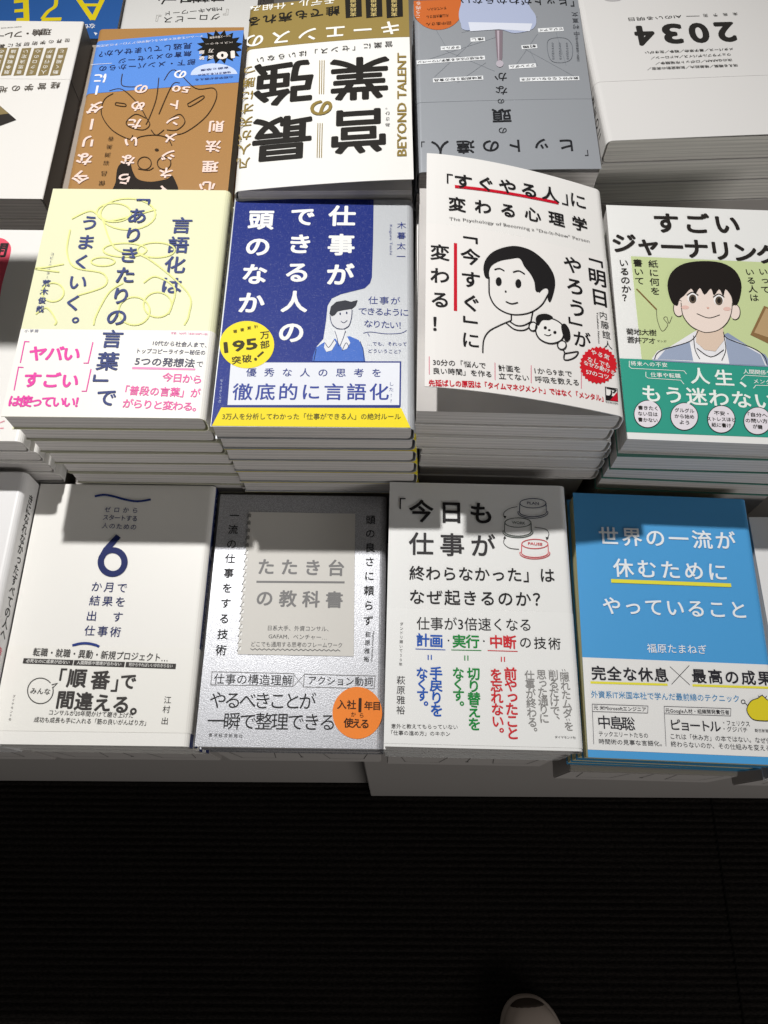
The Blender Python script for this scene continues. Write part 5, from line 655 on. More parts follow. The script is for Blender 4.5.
   ('T','h','完全な休息',-53.84,-39.17,-11.8,-38.77,10.44,0.022,'#2b2a30',0,2),
   ('L',[(-59.66,-45.68),(-8.1,-45.1)],1.51,'#e6de45',1,False),
   ('L',[(-5.36,-32.84),(6.79,-44.71)],0.35,'#2b2a30',2,False),
   ('L',[(7.82,-31.43),(-5.48,-44.78)],0.35,'#2b2a30',2,False),
   ('T','h','最高の成果',13.54,-38.4,57.62,-38.13,10.43,0.022,'#2b2a30',0,2),
   ('L',[(8.5,-44.86),(62.28,-44.4)],1.51,'#e6de45',1,False),
   ('S','外資系IT米国本社で学んだ最前線のテクニック',-59.72,-53.61,38.41,-52.62,5.17,0.006,'#4d8fc0',0,2),
   ('L',[(-59.47,-59.96),(-22.55,-59.73),(-23.18,-64.37),(-59.56,-64.8)],0.34,'#55535a',2,True),
   ('S','元 米Microsoftエンジニア',-58.55,-62.24,-24.04,-62.1,3.21,0.008,'#2b2a30',0,2),
   ('L',[(-59.56,-64.8),(-60.03,-85.64)],0.34,'#55535a',2,False),
   ('L',[(-11.88,-59.51),(32.21,-59.2),(31.37,-64.05),(-12.14,-64.35)],0.34,'#55535a',2,True),
   ('S','元Google人材・組織開発責任者',-11.29,-62.22,30.82,-61.77,3.2,0.008,'#2b2a30',0,2),
   ('L',[(-12.14,-64.35),(-13.13,-85.17)],0.34,'#55535a',2,False),
   ('T','h','中島聡',-52.35,-71.38,-36.52,-71.78,9.34,0.008,'#2b2a30',0,2),
   ('S','テックエリートたちの',-56.24,-78.96,-24.27,-78.9,3.59,0,'#2b2a30',0,2),
   ('S','時間術の見事な言語化。',-56.56,-83.87,-15.7,-83.65,3.58,0,'#2b2a30',0,2),
   ('T','h','ピョートル',-5.84,-71.16,20.33,-71.14,8.06,0.012,'#2b2a30',0,2),
   ('S','・フェリクス',25.92,-68.64,43.21,-68.77,3.82,0,'#2b2a30',0,2),
   ('S','・グジバチ',25.63,-72.57,41.18,-72.77,3.81,0,'#2b2a30',0,2),
   ('S','これは「休み方」の本ではない。なぜ仕事が',-9.55,-78.71,63.32,-79.04,4.01,0,'#2b2a30',0,2),
   ('S','終わらないのか、その仕組みを変える本',-9.84,-83.62,58.85,-83.69,3.99,0,'#2b2a30',0,2),
   ('S','朝日新聞出版',46.01,-72.78,59.67,-72.85,2.33,0,'#2b2a30',0,2),
  ],
  'illustration': [
   ('P',[(42.54,-59.83),(42.79,-58.63),(43.36,-57.36),(44.14,-56.1),(45.03,-54.96),(45.91,-54.01),(46.84,-53.31),(47.89,-52.8),(48.98,-52.41),(50.03,-52.06),(50.93,-51.69),(51.67,-51.22),(52.3,-50.72),(52.86,-50.26),(53.41,-49.95),(53.97,-49.86),(54.54,-50.08),(55.08,-50.52),(55.62,-51.11),(56.19,-51.73),(56.82,-52.3),(57.58,-52.76),(58.44,-53.2),(59.31,-53.66),(60.09,-54.2),(60.7,-54.89),(61.14,-55.77),(61.49,-56.78),(61.71,-57.89),(61.76,-59.02),(61.61,-60.11),(61.22,-61.25),(60.64,-62.46),(59.89,-63.65),(59.01,-64.69),(58.04,-65.47),(56.93,-65.96),(55.65,-66.24),(54.28,-66.35),(52.89,-66.37),(51.57,-66.36),(50.26,-66.35),(48.91,-66.31),(47.6,-66.17),(46.39,-65.88),(45.37,-65.36),(44.49,-64.55),(43.7,-63.49),(43.07,-62.28),(42.66,-61.03)],'#dccb2c',3),
   ('L',[(42.54,-59.83),(42.79,-58.63),(43.36,-57.36),(44.14,-56.1),(45.03,-54.96),(45.91,-54.01),(46.84,-53.31),(47.89,-52.8),(48.98,-52.41),(50.03,-52.06),(50.93,-51.69),(51.67,-51.22),(52.3,-50.72),(52.86,-50.26),(53.41,-49.95),(53.97,-49.86),(54.54,-50.08),(55.08,-50.52),(55.62,-51.11),(56.19,-51.73),(56.82,-52.3),(57.58,-52.76),(58.44,-53.2),(59.31,-53.66),(60.09,-54.2),(60.7,-54.89),(61.14,-55.77),(61.49,-56.78),(61.71,-57.89),(61.76,-59.02),(61.61,-60.11),(61.22,-61.25),(60.64,-62.46),(59.89,-63.65),(59.01,-64.69),(58.04,-65.47),(56.93,-65.96),(55.65,-66.24),(54.28,-66.35),(52.89,-66.37),(51.57,-66.36),(50.26,-66.35),(48.91,-66.31),(47.6,-66.17),(46.39,-65.88),(45.37,-65.36),(44.49,-64.55),(43.7,-63.49),(43.07,-62.28),(42.66,-61.03)],0.54,'#2b2a30',4,True),
   ('L',[(43.41,-56.64),(43.23,-56.45),(42.97,-56.16),(42.67,-55.83),(42.37,-55.5),(42.11,-55.21),(41.93,-55.02)],0.54,'#2b2a30',2,False),
   ('L',[(42.23,-54.37),(41.97,-55.01),(41.43,-55.5),(40.77,-55.7),(40.15,-55.55),(39.74,-55.1),(39.66,-54.47),(39.91,-53.83),(40.45,-53.34),(41.12,-53.14),(41.74,-53.29),(42.14,-53.74)],0.47,'#2b2a30',2,True),
   ('L',[(52.28,-51.21),(51.61,-49.96)],0.43,'#2b2a30',2,False),
   ('L',[(54.09,-50.5),(54.5,-49.2)],0.43,'#2b2a30',2,False),
   ('L',[(55.66,-51.5),(57.17,-49.95)],0.43,'#2b2a30',2,False),
  ],
 },
 'C1': {
  'band_lettering': [
   ('T','h','世界の学術研究に裏打ち',-63.46,-79.82,7.64,-69.52,5.44,0.006,'#4a423a',0,2),
   ('T','h','理論・フレームワーク',-42.62,-90.63,30.95,-80.49,9.69,0.012,'#4a423a',0,2),
   ('S','BUSINESS THEORY FRAME',-18.96,-97.16,-0.89,-95.07,1.91,0,'#4a423a',0,2),
   ('P',[(-65.43,-70.42),(-57.23,-69.41),(-55.53,-34.73),(-64.19,-35.71)],'#8b7a52',1),
   ('T','v','動く組織と',-59.9,-39.15,-61.28,-65.25,4.96,0.006,'#f3efe6',0,3),
   ('P',[(-54.78,-70.29),(-46.59,-69.28),(-45.09,-34.6),(-53.74,-35.58)],'#8b7a52',1),
   ('T','v','人の行動が',-49.44,-39.03,-50.66,-65.12,4.96,0.006,'#f3efe6',0,3),
   ('P',[(-43.92,-70.16),(-35.73,-69.15),(-34.45,-34.47),(-43.09,-35.45)],'#8b7a52',1),
   ('T','v','ミクロの心',-38.77,-38.9,-39.83,-64.98,4.96,0.006,'#f3efe6',0,3),
   ('P',[(-33.06,-70.02),(-24.88,-69.02),(-23.81,-34.35),(-32.44,-35.32)],'#8b7a52',1),
   ('T','v','意思決定い',-28.1,-38.77,-29,-64.85,4.96,0.006,'#f3efe6',0,3),
   ('P',[(-22,-69.89),(-13.82,-68.88),(-12.96,-34.21),(-21.59,-35.19)],'#8b7a52',1),
   ('T','v','競争戦略論',-17.22,-38.63,-17.97,-64.71,4.96,0.006,'#f3efe6',0,3),
   ('P',[(-11.56,-69.76),(-3.39,-68.75),(-2.73,-34.09),(-11.35,-35.07)],'#8b7a52',1),
   ('T','v','経営理論の',-6.97,-38.51,-7.56,-64.59,4.96,0.006,'#f3efe6',0,3),
  ],
  'cover_lettering': [
   ('T','h','経営学の地図と',-62.22,-23.26,4.48,-14.75,8.52,0.004,'#5a5248',0,2),
   ('P',[(-4.08,-12.58),(-36.29,18.22),(-13.16,31.52)],'#2f2b28',1),
   ('P',[(-4.08,-12.58),(-28.55,11.17),(-9.81,15.25)],'#8b7a52',2),
  ],
 },
 'C2': {
  'illustration': [
   ('L',[(39.91,-14.46),(40.72,-13.76),(41.89,-12.88),(43.25,-11.8),(44.6,-10.48),(45.76,-8.91),(46.56,-7.06),(47.06,-4.85),(47.43,-2.29),(47.62,0.52),(47.56,3.47),(47.2,6.45),(46.47,9.38),(45.3,12.36),(43.75,15.5),(41.9,18.68),(39.84,21.77),(37.67,24.65),(35.48,27.2),(33.05,29.53),(30.27,31.76),(27.37,33.78),(24.6,35.5),(22.18,36.8),(20.34,37.6),(19.15,37.69),(18.44,37.11),(18.07,36.13),(17.91,35),(17.83,33.99),(17.68,33.36)],0.75,'#3c2a18',2,False),
   ('L',[(43.62,-17.61),(42.5,-17.96),(40.99,-18.62),(39.18,-19.31),(37.16,-19.77),(35.02,-19.71),(32.83,-18.87),(30.46,-17.05),(27.81,-14.45),(25.06,-11.35),(22.34,-8.04),(19.82,-4.78),(17.66,-1.86),(15.84,0.83),(14.25,3.53),(12.86,6.17),(11.61,8.7),(10.48,11.05),(9.42,13.17),(8.38,15.03),(7.39,16.69),(6.5,18.18),(5.79,19.54),(5.33,20.81),(5.19,22.04),(5.38,23.27),(5.86,24.5),(6.58,25.64),(7.51,26.62),(8.61,27.35),(9.86,27.75),(11.41,27.77),(13.32,27.47),(15.41,26.92),(17.49,26.2),(19.38,25.41),(20.88,24.63),(22.07,23.83),(23.1,22.96),(23.94,22.01),(24.54,20.99),(24.85,19.89),(24.82,18.71),(24.39,17.27),(23.55,15.54),(22.43,13.72),(21.12,12.05),(19.74,10.74),(18.38,10.03),(16.91,10.08),(15.19,10.76),(13.4,11.8),(11.71,12.96),(10.27,13.99),(9.25,14.64)],0.75,'#3c2a18',2,False),
   ('L',[(3.64,-32.07),(3.54,-29.34),(3.37,-25.54),(3.19,-21.07),(3.05,-16.33),(3.01,-11.71),(3.13,-7.57),(3.45,-3.75),(3.93,0.09),(4.5,3.83),(5.11,7.35),(5.7,10.52),(6.19,13.23),(6.64,15.48),(7.07,17.35),(7.49,18.89),(7.86,20.15),(8.17,21.16),(8.4,21.97)],0.76,'#3c2a18',2,False),
   ('L',[(-1.11,-28.88),(-1.78,-30.61),(-2.59,-33.33),(-3.61,-36.4),(-4.92,-39.18),(-6.57,-41),(-8.64,-41.2),(-11.3,-39.23),(-14.53,-35.53),(-18.07,-30.89),(-21.7,-26.1),(-25.2,-21.94),(-28.34,-19.17),(-31.26,-18.03),(-34.18,-17.96),(-36.98,-18.48),(-39.57,-19.14),(-41.82,-19.46),(-43.62,-18.98),(-44.96,-17.74),(-45.95,-16.12),(-46.59,-14.18),(-46.93,-11.95),(-46.98,-9.47),(-46.78,-6.8),(-46.31,-3.78),(-45.54,-0.36),(-44.5,3.29),(-43.2,7.01),(-41.67,10.62),(-39.91,13.97),(-37.79,17.22),(-35.27,20.53),(-32.51,23.74),(-29.69,26.7),(-26.95,29.25),(-24.46,31.23),(-22.08,32.54),(-19.65,33.29),(-17.29,33.64),(-15.15,33.75),(-13.35,33.79),(-12.03,33.91)],0.76,'#3c2a18',2,False),
   ('L',[(-10.22,16.47),(-11.12,15.68),(-12.39,14.45),(-13.88,13.05),(-15.45,11.77),(-16.94,10.9),(-18.2,10.72),(-19.35,11.36),(-20.53,12.62),(-21.63,14.27),(-22.53,16.13),(-23.14,17.98),(-23.34,19.61),(-23.07,21.17),(-22.39,22.84),(-21.42,24.5),(-20.26,26.03),(-19.02,27.32),(-17.81,28.24),(-16.47,28.72),(-14.88,28.84),(-13.22,28.71),(-11.62,28.46),(-10.27,28.22),(-9.31,28.1)],0.75,'#3c2a18',2,False),
   ('L',[(-23.51,-1.09),(-24.82,-2.18),(-26.73,-3.81),(-28.96,-5.7),(-31.2,-7.54),(-33.18,-9.06),(-34.6,-9.96),(-35.52,-10.21),(-36.2,-10.05),(-36.6,-9.55),(-36.71,-8.81),(-36.5,-7.91),(-35.95,-6.92),(-34.85,-5.64),(-33.17,-3.95),(-31.18,-2.1),(-29.13,-0.34),(-27.31,1.09),(-25.95,1.94),(-25.08,2.08),(-24.49,1.7),(-24.11,0.98),(-23.87,0.14),(-23.69,-0.62),(-23.51,-1.09)],0.76,'#3c2a18',2,False),
   ('L',[(36.33,-3.79),(35.4,-3.62),(34.03,-3.4),(32.45,-3.13),(30.86,-2.83),(29.48,-2.48),(28.52,-2.1),(27.93,-1.63),(27.54,-1.03),(27.36,-0.39),(27.39,0.2),(27.65,0.65),(28.14,0.9),(29.05,0.91),(30.41,0.74),(31.99,0.43),(33.58,0.05),(34.97,-0.37),(35.94,-0.78),(36.44,-1.24),(36.63,-1.8),(36.62,-2.39),(36.51,-2.96),(36.38,-3.45),(36.33,-3.79)],0.76,'#3c2a18',2,False),
   ('L',[(-1,10.42),(-1.8,6.55),(-2.92,0.89),(-4.25,-5.73),(-5.68,-12.44),(-7.08,-18.36),(-8.34,-22.57),(-9.53,-24.88),(-10.76,-25.95),(-11.95,-26.16),(-13.04,-25.9),(-13.95,-25.57),(-14.62,-25.53)],0.77,'#3c2a18',2,False),
   ('L',[(35.2,-37.48),(35.14,-35.81),(35.17,-33.38),(35.15,-30.57),(34.94,-27.74),(34.41,-25.26),(33.42,-23.48),(31.7,-22.45),(29.31,-21.9),(26.61,-21.68),(23.92,-21.66),(21.61,-21.69),(20.02,-21.63)],0.77,'#3c2a18',2,False),
   ('L',[(3.47,27.87),(2.94,28.65),(2.22,29.82),(1.37,31.16),(0.44,32.42),(-0.51,33.35),(-1.43,33.73),(-2.4,33.39),(-3.49,32.49),(-4.61,31.27),(-5.65,29.97),(-6.54,28.82),(-7.18,28.07)],0.74,'#3c2a18',2,False),
   ('L',[(15.23,44.82),(15.11,43.83),(15.05,42.41),(14.93,40.74),(14.64,39.04),(14.06,37.5),(13.09,36.32),(11.6,35.47),(9.66,34.8),(7.44,34.28),(5.09,33.93),(2.79,33.73),(0.69,33.69),(-1.28,33.81),(-3.27,34.08),(-5.22,34.51),(-7.07,35.1),(-8.75,35.85),(-10.22,36.75),(-11.46,37.96),(-12.54,39.53),(-13.46,41.26),(-14.22,42.93),(-14.84,44.37),(-15.33,45.36)],0.74,'#3c2a18',2,False),
   ('L',[(9.05,70.04),(8.08,70.25),(6.68,70.59),(5.06,70.97),(3.38,71.31),(1.83,71.53),(0.59,71.56),(-0.36,71.33),(-1.17,70.88),(-1.85,70.32),(-2.42,69.73),(-2.88,69.22),(-3.25,68.88)],0.73,'#3c2a18',2,False),
   ('L',[(-0.85,64.15),(-0.86,65.87),(-0.5,67.46),(0.2,68.82),(1.2,69.85),(2.43,70.48),(3.8,70.68),(5.22,70.43),(6.6,69.75),(7.84,68.68),(8.86,67.29),(9.6,65.68),(9.99,63.96),(10.01,62.24),(9.66,60.64),(8.96,59.27),(7.96,58.23),(6.73,57.58),(5.35,57.38),(3.91,57.63),(2.52,58.32),(1.28,59.41),(0.26,60.81),(-0.47,62.43)],0.73,'#3c2a18',2,True),
   ('L',[(-16.45,64.4),(-16.44,66.12),(-16.07,67.71),(-15.36,69.07),(-14.35,70.1),(-13.12,70.74),(-11.75,70.94),(-10.33,70.69),(-8.96,70.02),(-7.73,68.95),(-6.72,67.56),(-6.01,65.96),(-5.64,64.23),(-5.63,62.51),(-6,60.91),(-6.71,59.54),(-7.71,58.5),(-8.95,57.85),(-10.33,57.65),(-11.76,57.9),(-13.14,58.59),(-14.38,59.67),(-15.38,61.06),(-16.09,62.68)],0.73,'#3c2a18',2,True),
   ('P',[(-5.33,50),(-5.26,50.54),(-4.94,50.99),(-4.43,51.28),(-3.8,51.38),(-3.15,51.26),(-2.57,50.95),(-2.15,50.48),(-1.97,49.94),(-2.03,49.4),(-2.35,48.95),(-2.86,48.66),(-3.49,48.56),(-4.15,48.68),(-4.73,48.99),(-5.14,49.46)],'#3c2a18',2),
   ('P',[(24.94,83.35),(25.27,79.03),(25.57,74.51),(25.57,70.32),(25,66.98),(23.56,64.46),(21.47,62.56),(19.23,61.52),(17.35,61.6),(16.02,63.29),(14.95,66.32),(13.96,69.76),(12.87,72.71),(11.76,75.1),(10.69,77.36),(9.42,79.35),(7.74,80.97),(5.51,82.2),(2.87,83.09),(0.01,83.64),(-2.87,83.86),(-5.94,83.61),(-9.25,82.95),(-12.37,82.11),(-14.91,81.34),(-16.67,80.12),(-17.89,78.5),(-18.84,77.65),(-19.78,78.7),(-21.86,82.94),(-24.57,89.39),(-25.68,95.84),(-22.98,100.18),(-13.97,101.91),(-0.44,102.16),(13.28,101.22),(22.83,99.44),(26.49,96.51),(26.76,92.38),(25.59,87.76)],'#231a14',3),
  ],
  'cover_lettering': [
   ('T','v','今なリーダ',53.56,77.86,52.71,1.79,14.88,0.03,'#f2d9cf',0,4),
   ('T','v','らないための',18.47,80.77,17.02,-18.49,13.19,0.03,'#f2d9cf',0,4),
   ('T','v','マネジメント',-13.74,93.41,-13.5,0.25,12.6,0.03,'#f2d9cf',0,4),
   ('S','50',-23.76,-16.8,-8.72,-18.89,10.48,0.02,'#f2d9cf',0,4),
   ('T','v','心理法則',-47.48,90.34,-49.36,25.16,13.73,0.03,'#f2d9cf',0,4),
   ('T','v','岩渕美香',35.25,63.45,34.98,37.28,5.06,0,'#3c2a18',0,4),
   ('T','v','保昌',35.69,84.49,35.42,74.45,5.38,0,'#3c2a18',0,4),
  ],
  'band_lettering': [
   ('T','h','部下・メンバーからの',-22.16,-50.42,52.75,-44.23,7.58,0.01,'#1e2550',0,2),
   ('T','h','無言のメッセージ',-17.85,-60.71,37.22,-53.31,7.17,0.01,'#1e2550',0,2),
   ('T','h','見逃していませんか？',-16.93,-70.42,58.56,-61.91,8.12,0.01,'#1e2550',0,2),
   ('T','v','ー',54.26,-18.5,54.26,-18.5,13.22,0.03,'#f2f0f4',0,2),
   ('T','v','に',53.33,-32.35,53.33,-32.35,12.88,0.03,'#f2f0f4',0,2),
   ('T','v','の',-14.08,-35.46,-14.08,-35.46,12.37,0.03,'#f2f0f4',0,2),
   ('L',[(45.77,-50.36),(63.5,-49.28)],0.56,'#dfe4f2',2,False),
   ('S','チームの生産性を高める心理学的アプローチの決定版',-29.35,-82.63,62.19,-71.73,3.17,0,'#e9edf6',0,2),
   ('P',[(-22.96,-34.69),(-22.96,-36.54),(-23.31,-38.36),(-24,-40.11),(-25.03,-41.77),(-26.36,-43.29),(-27.99,-44.67),(-29.88,-45.86),(-32,-46.86),(-34.32,-47.64),(-36.78,-48.19),(-39.35,-48.49),(-41.98,-48.55),(-44.63,-48.36),(-47.24,-47.93),(-49.77,-47.27),(-52.17,-46.38),(-54.41,-45.28),(-56.44,-43.99),(-58.22,-42.54),(-59.73,-40.95),(-60.94,-39.25),(-61.83,-37.46),(-62.39,-35.63)],'#c9d6f2',1),
   ('S','心理学者が教える',-59,-32.1,-27.44,-29.03,2.63,0.01,'#2d3a70',0,3),
   ('S','信頼される上司の',-56.84,-37.72,-29.14,-34.59,2.64,0.01,'#2d3a70',0,3),
   ('S','言葉と態度',-54.65,-43.38,-30.84,-40.2,2.65,0.01,'#2d3a70',0,3),
  ],
  'seal': [
   ('P',[(-59.95,-68.57),(-65.22,-64.4),(-59.23,-62.89),(-62.75,-56.77),(-56.38,-58.12),(-57.64,-50.99),(-51.85,-54.97),(-50.67,-47.92),(-46.31,-53.91),(-42.89,-48),(-40.6,-55.09),(-35.42,-51.21),(-35.56,-58.34),(-29.38,-57.1),(-31.94,-63.18),(-25.69,-64.8),(-30.32,-68.89),(-24.94,-73.16),(-30.95,-74.61),(-27.28,-80.91),(-33.77,-79.45),(-32.38,-86.83),(-38.34,-82.66),(-39.48,-90),(-43.96,-83.75),(-47.46,-89.9),(-49.77,-82.53),(-55.07,-86.57),(-54.85,-79.21),(-61.1,-80.53),(-58.42,-74.3),(-64.66,-72.75)],'#17140f',3),
  ],
  'seal_lettering': [
   ('S','10',-58.62,-58.92,-43.16,-57.13,12.93,0.05,'#f0e7df',0,5),
   ('T','h','万部',-37.72,-63.62,-30.02,-62.12,4.93,0.02,'#f0e7df',0,5),
   ('T','h','突破',-38.36,-55.91,-30.67,-54.74,4.91,0.02,'#f0e7df',0,5),
   ('S','シリーズ累計部数',-53.11,-82.34,-35.23,-79.91,3.16,0,'#f0e7df',0,5),
   ('S','ベストセラー',-55.97,-74.12,-32.52,-72.11,2.7,0,'#f0e7df',0,5),
  ],
 },
 'C3': {
  'cover_lettering': [
   ('T','h','最',31.24,51.56,31.24,51.56,48.42,0.02,'#1f1c18',0,2),
   ('T','h','強',32.46,-5.88,32.46,-5.88,50.43,0.02,'#1f1c18',0,2),
   ('T','h','営',-25.3,49.89,-25.3,49.89,47.2,0.02,'#1f1c18',0,2),
   ('T','h','業',-25.46,-4.4,-25.46,-4.4,48.97,0.02,'#1f1c18',0,2),
   ('T','h','の',2.87,24.51,2.87,24.51,19.77,0.03,'#8f7a3e',0,4),
   ('L',[(5.13,-26.93),(4.67,9.26)],0.52,'#8f7a3e',2,False),
   ('L',[(4.95,39.32),(4.7,73.28)],0.5,'#8f7a3e',2,False),
   ('L',[(3.44,-26.72),(3.02,9.44)],0.52,'#8f7a3e',2,False),
   ('L',[(3.33,39.49),(3.11,73.44)],0.5,'#8f7a3e',2,False),
   ('L',[(1.74,-26.52),(1.36,9.63)],0.52,'#8f7a3e',2,False),
   ('L',[(1.71,39.67),(1.53,73.6)],0.5,'#8f7a3e',2,False),
   ('T','v','凡人が天才に勝つ',58.87,72.13,59.75,-23.92,11.01,0.012,'#8f7a3e',0,2),
   ('S','BEYOND TALENT',-55.85,76.29,-57.59,-29.41,9.74,0.02,'#8f7a3e',-90,2),
   ('T','h','営業に「センス」はいらない',-47.87,-39.63,51.71,-34.13,6.86,0.004,'#1f1c18',0,2),
   ('T','v','あさひ。',-46.21,45.38,-46.38,28,4.01,0,'#1f1c18',0,2),
  ],
  'band_lettering': [
   ('T','h','キーエンスの',-49.12,-57.76,57.94,-56.14,17.39,0.02,'#f1efe8',0,2),
   ('T','h','誰でも売れる',-3.82,-81.85,59.26,-79.24,12.09,0.02,'#1f1c18',0,2),
   ('T','h','モデル・仕組み',-0.96,-94.23,59.07,-95.47,9.95,0.01,'#f1efe8',0,2),
   ('P',[(-26.6,-96.12),(-13.46,-95.62),(-14.38,-72.26),(-27.11,-72.81)],'#1f1c18',2),
   ('T','v','実践再現',-20.18,-75.76,-20.06,-91.92,5.25,0.01,'#cdb878',0,4),
   ('P',[(-42.98,-94.63),(-29.89,-93.83),(-30.56,-70.57),(-43.25,-71.4)],'#1f1c18',2),
   ('T','v','実践再現',-36.38,-74.18,-36.42,-90.28,5.22,0.01,'#cdb878',0,4),
   ('P',[(-59.3,-93.63),(-46.23,-92.42),(-46.67,-69.25),(-59.34,-70.45)],'#1f1c18',2),
   ('T','v','実践再現',-52.51,-73,-52.71,-89.07,5.19,0.01,'#cdb878',0,4),
  ],
 },
 'C4': {
  'illustration': [
   ('L',[(29.15,-53.72),(-32.9,-70.11)],0.28,'#7b8087',1,False),
   ('L',[(60.79,-22.18),(0.76,-47.47)],0.27,'#7b8087',1,False),
   ('L',[(46.87,-36.21),(5.09,-8.45)],0.27,'#7b8087',1,False),
   ('L',[(-31.4,-49.78),(-10.8,-12.7)],0.27,'#7b8087',1,False),
   ('L',[(-18.89,-33.53),(-58.7,1.06)],0.27,'#7b8087',1,False),
   ('L',[(19.18,-44.88),(52.15,-4.09)],0.27,'#7b8087',1,False),
   ('L',[(-45.65,-56.18),(-51.09,-13.31)],0.27,'#7b8087',1,False),
   ('L',[(11.31,-18.31),(34.53,3.03)],0.27,'#7b8087',1,False),
   ('L',[(55.24,-73.83),(42.27,-37.64)],0.27,'#7b8087',1,False),
   ('L',[(-28.76,-13.78),(-23.41,-33.4)],0.27,'#7b8087',1,False),
   ('P',[(26.91,-83.49),(27.32,-79.26),(28.22,-75.17),(29.58,-71.33),(31.38,-67.83),(33.57,-64.74),(36.08,-62.15),(38.87,-60.11),(41.86,-58.67),(44.98,-57.86),(48.17,-57.7),(51.34,-58.19),(54.42,-59.32),(57.34,-61.08),(60.03,-63.4),(62.42,-66.26),(64.46,-69.57),(66.09,-73.26),(67.28,-77.25),(67.98,-81.41),(68.19,-85.68),(67.88,-89.98),(67.06,-94.16),(65.76,-98.1),(64,-101.72),(61.82,-104.93),(59.27,-107.64),(56.42,-109.78),(53.35,-111.29),(50.13,-112.14),(46.84,-112.3),(43.56,-111.77),(40.39,-110.56),(37.41,-108.71),(34.69,-106.26),(32.29,-103.29),(30.28,-99.86),(28.71,-96.06),(27.61,-92),(27,-87.78)],'#c4662f',2),
   ('P',[(28.68,-86.38),(29.64,-82.71),(30.25,-79.69),(30.58,-76.99),(30.74,-74.29),(30.72,-71.52),(30.48,-68.85),(30.05,-66.3),(29.48,-63.92),(29.23,-61.57),(29.12,-59.28),(28.23,-57.31),(25.62,-55.92),(20.26,-55.44),(12.93,-55.65),(5.32,-55.98),(-0.83,-55.82),(-4.85,-54.72),(-7.71,-53.1),(-10.22,-51.63),(-13.17,-51),(-17.06,-51.32),(-21.36,-52.27),(-25.38,-53.81),(-28.41,-55.92),(-30.22,-58.82),(-31.2,-62.45),(-31.55,-66.38),(-31.51,-70.14),(-30.82,-73.5),(-29.47,-76.72),(-27.99,-80.15),(-26.92,-84.15),(-27.51,-89.39),(-29.11,-95.52),(-29.41,-101.29),(-26.02,-105.42),(-16.54,-107.76),(-2.8,-108.96),(11.15,-108.89),(21.28,-107.34),(26.07,-103.5),(27.82,-97.72),(28.14,-91.52)],'#a9b2cc',3),
   ('P',[(23.41,-65.34),(-28.13,-61.69),(-25.2,-52.64),(-0.83,-55.82),(22.22,-54.41)],'#d4d8e4',4),
   ('P',[(2.43,-54.93),(-3.76,-54.7),(-1.83,-24.29),(0.32,-14.03),(1.66,-14.08),(2.45,-24.45)],'#7d7078',4),
   ('P',[(0.86,-54.2),(-0.97,-54.13),(1.09,-16.31),(1.59,-19.55)],'#b3a6b0',5),
   ('P',[(-2.27,-16.19),(-1.96,-14.73),(-1.26,-13.5),(-0.28,-12.7),(0.85,-12.45),(1.95,-12.78),(2.84,-13.65),(3.41,-14.92),(3.55,-16.4),(3.25,-17.87),(2.55,-19.1),(1.56,-19.9),(0.43,-20.16),(-0.67,-19.82),(-1.57,-18.95),(-2.13,-17.68)],'#b3acb5',4),
  ],
  'cover_lettering': [
   ('L',[(-52.45,-55.05),(-32.16,-53.79)],4.58,'#e2e4e6',2,False),
   ('S','ビジュアイ',-51.53,-55.06,-33.07,-53.77,3.21,0.008,'#2c2c30',0,4),
   ('L',[(10.94,-45.2),(22.39,-44.69)],4.57,'#e2e4e6',2,False),
   ('S','推し',11.85,-45.24,21.47,-44.65,3.2,0.008,'#2c2c30',0,4),
   ('L',[(30.46,-36.42),(46.42,-35.86)],4.56,'#e2e4e6',2,False),
   ('S','タダルト',31.37,-36.46,45.51,-35.82,3.19,0.008,'#2c2c30',0,4),
   ('L',[(-29.9,-35.52),(-17.59,-34.56)],4.53,'#e2e4e6',2,False),
   ('S','前職',-29,-35.55,-18.5,-34.53,3.17,0.008,'#2c2c30',0,4),
   ('L',[(11.95,-23.84),(65.79,-20.82)],4.53,'#e2e4e6',2,False),
   ('S','令和版が広める漢字パワーペン',12.85,-23.87,64.89,-20.77,3.15,0.008,'#2c2c30',0,4),
   ('L',[(-27.42,-13.81),(-6.31,-12.52)],4.47,'#e2e4e6',2,False),
   ('S','ファンダム',-26.53,-13.84,-7.21,-12.49,3.13,0.008,'#2c2c30',0,4),
   ('L',[(14.34,-1.5),(53.36,-0.04)],4.46,'#e2e4e6',2,False),
   ('S','賞味期限５秒の食品',15.23,-1.53,52.47,0.01,3.11,0.008,'#2c2c30',0,4),
   ('L',[(-59.81,1.07),(-13.89,1.68)],4.43,'#e2e4e6',2,False),
   ('S','数が分くならないメガネ',-58.93,1.06,-14.78,1.71,3.1,0.008,'#2c2c30',0,4),
   ('T','h','「',-57.78,78.79,-57.78,78.79,8.43,0,'#1f2024',0,2),
   ('T','h','ヒットの達人',-44.36,70.91,49.58,70.41,14.4,0.015,'#1f2024',0,2),
   ('T','h','」',62.31,66.7,62.31,66.7,8.55,0,'#1f2024',0,2),
   ('T','h','の',2.4,54.97,2.4,54.97,7.27,0,'#1f2024',0,2),
   ('T','h','頭',2.18,39.55,2.18,39.55,15.56,0.015,'#1f2024',0,2),
   ('T','h','の',2,24.43,2,24.43,6.11,0,'#1f2024',0,2),
   ('T','v','なか',0.91,12.76,0.54,-1.94,10.6,0.008,'#1f2024',0,2),
   ('T','h','「ヒットがわからない',-64.97,-86.21,24.73,-91.47,9.36,0.012,'#1f2024',0,6),
   ('T','v','中村直文',-62.54,-49.89,-63.23,-72.32,5.54,0,'#3a3c42',0,2),
   ('S','日経ＭＪ編集委員の視点',-60.93,-18.02,-62.32,-47.55,2.24,0,'#3a3c42',-90,2),
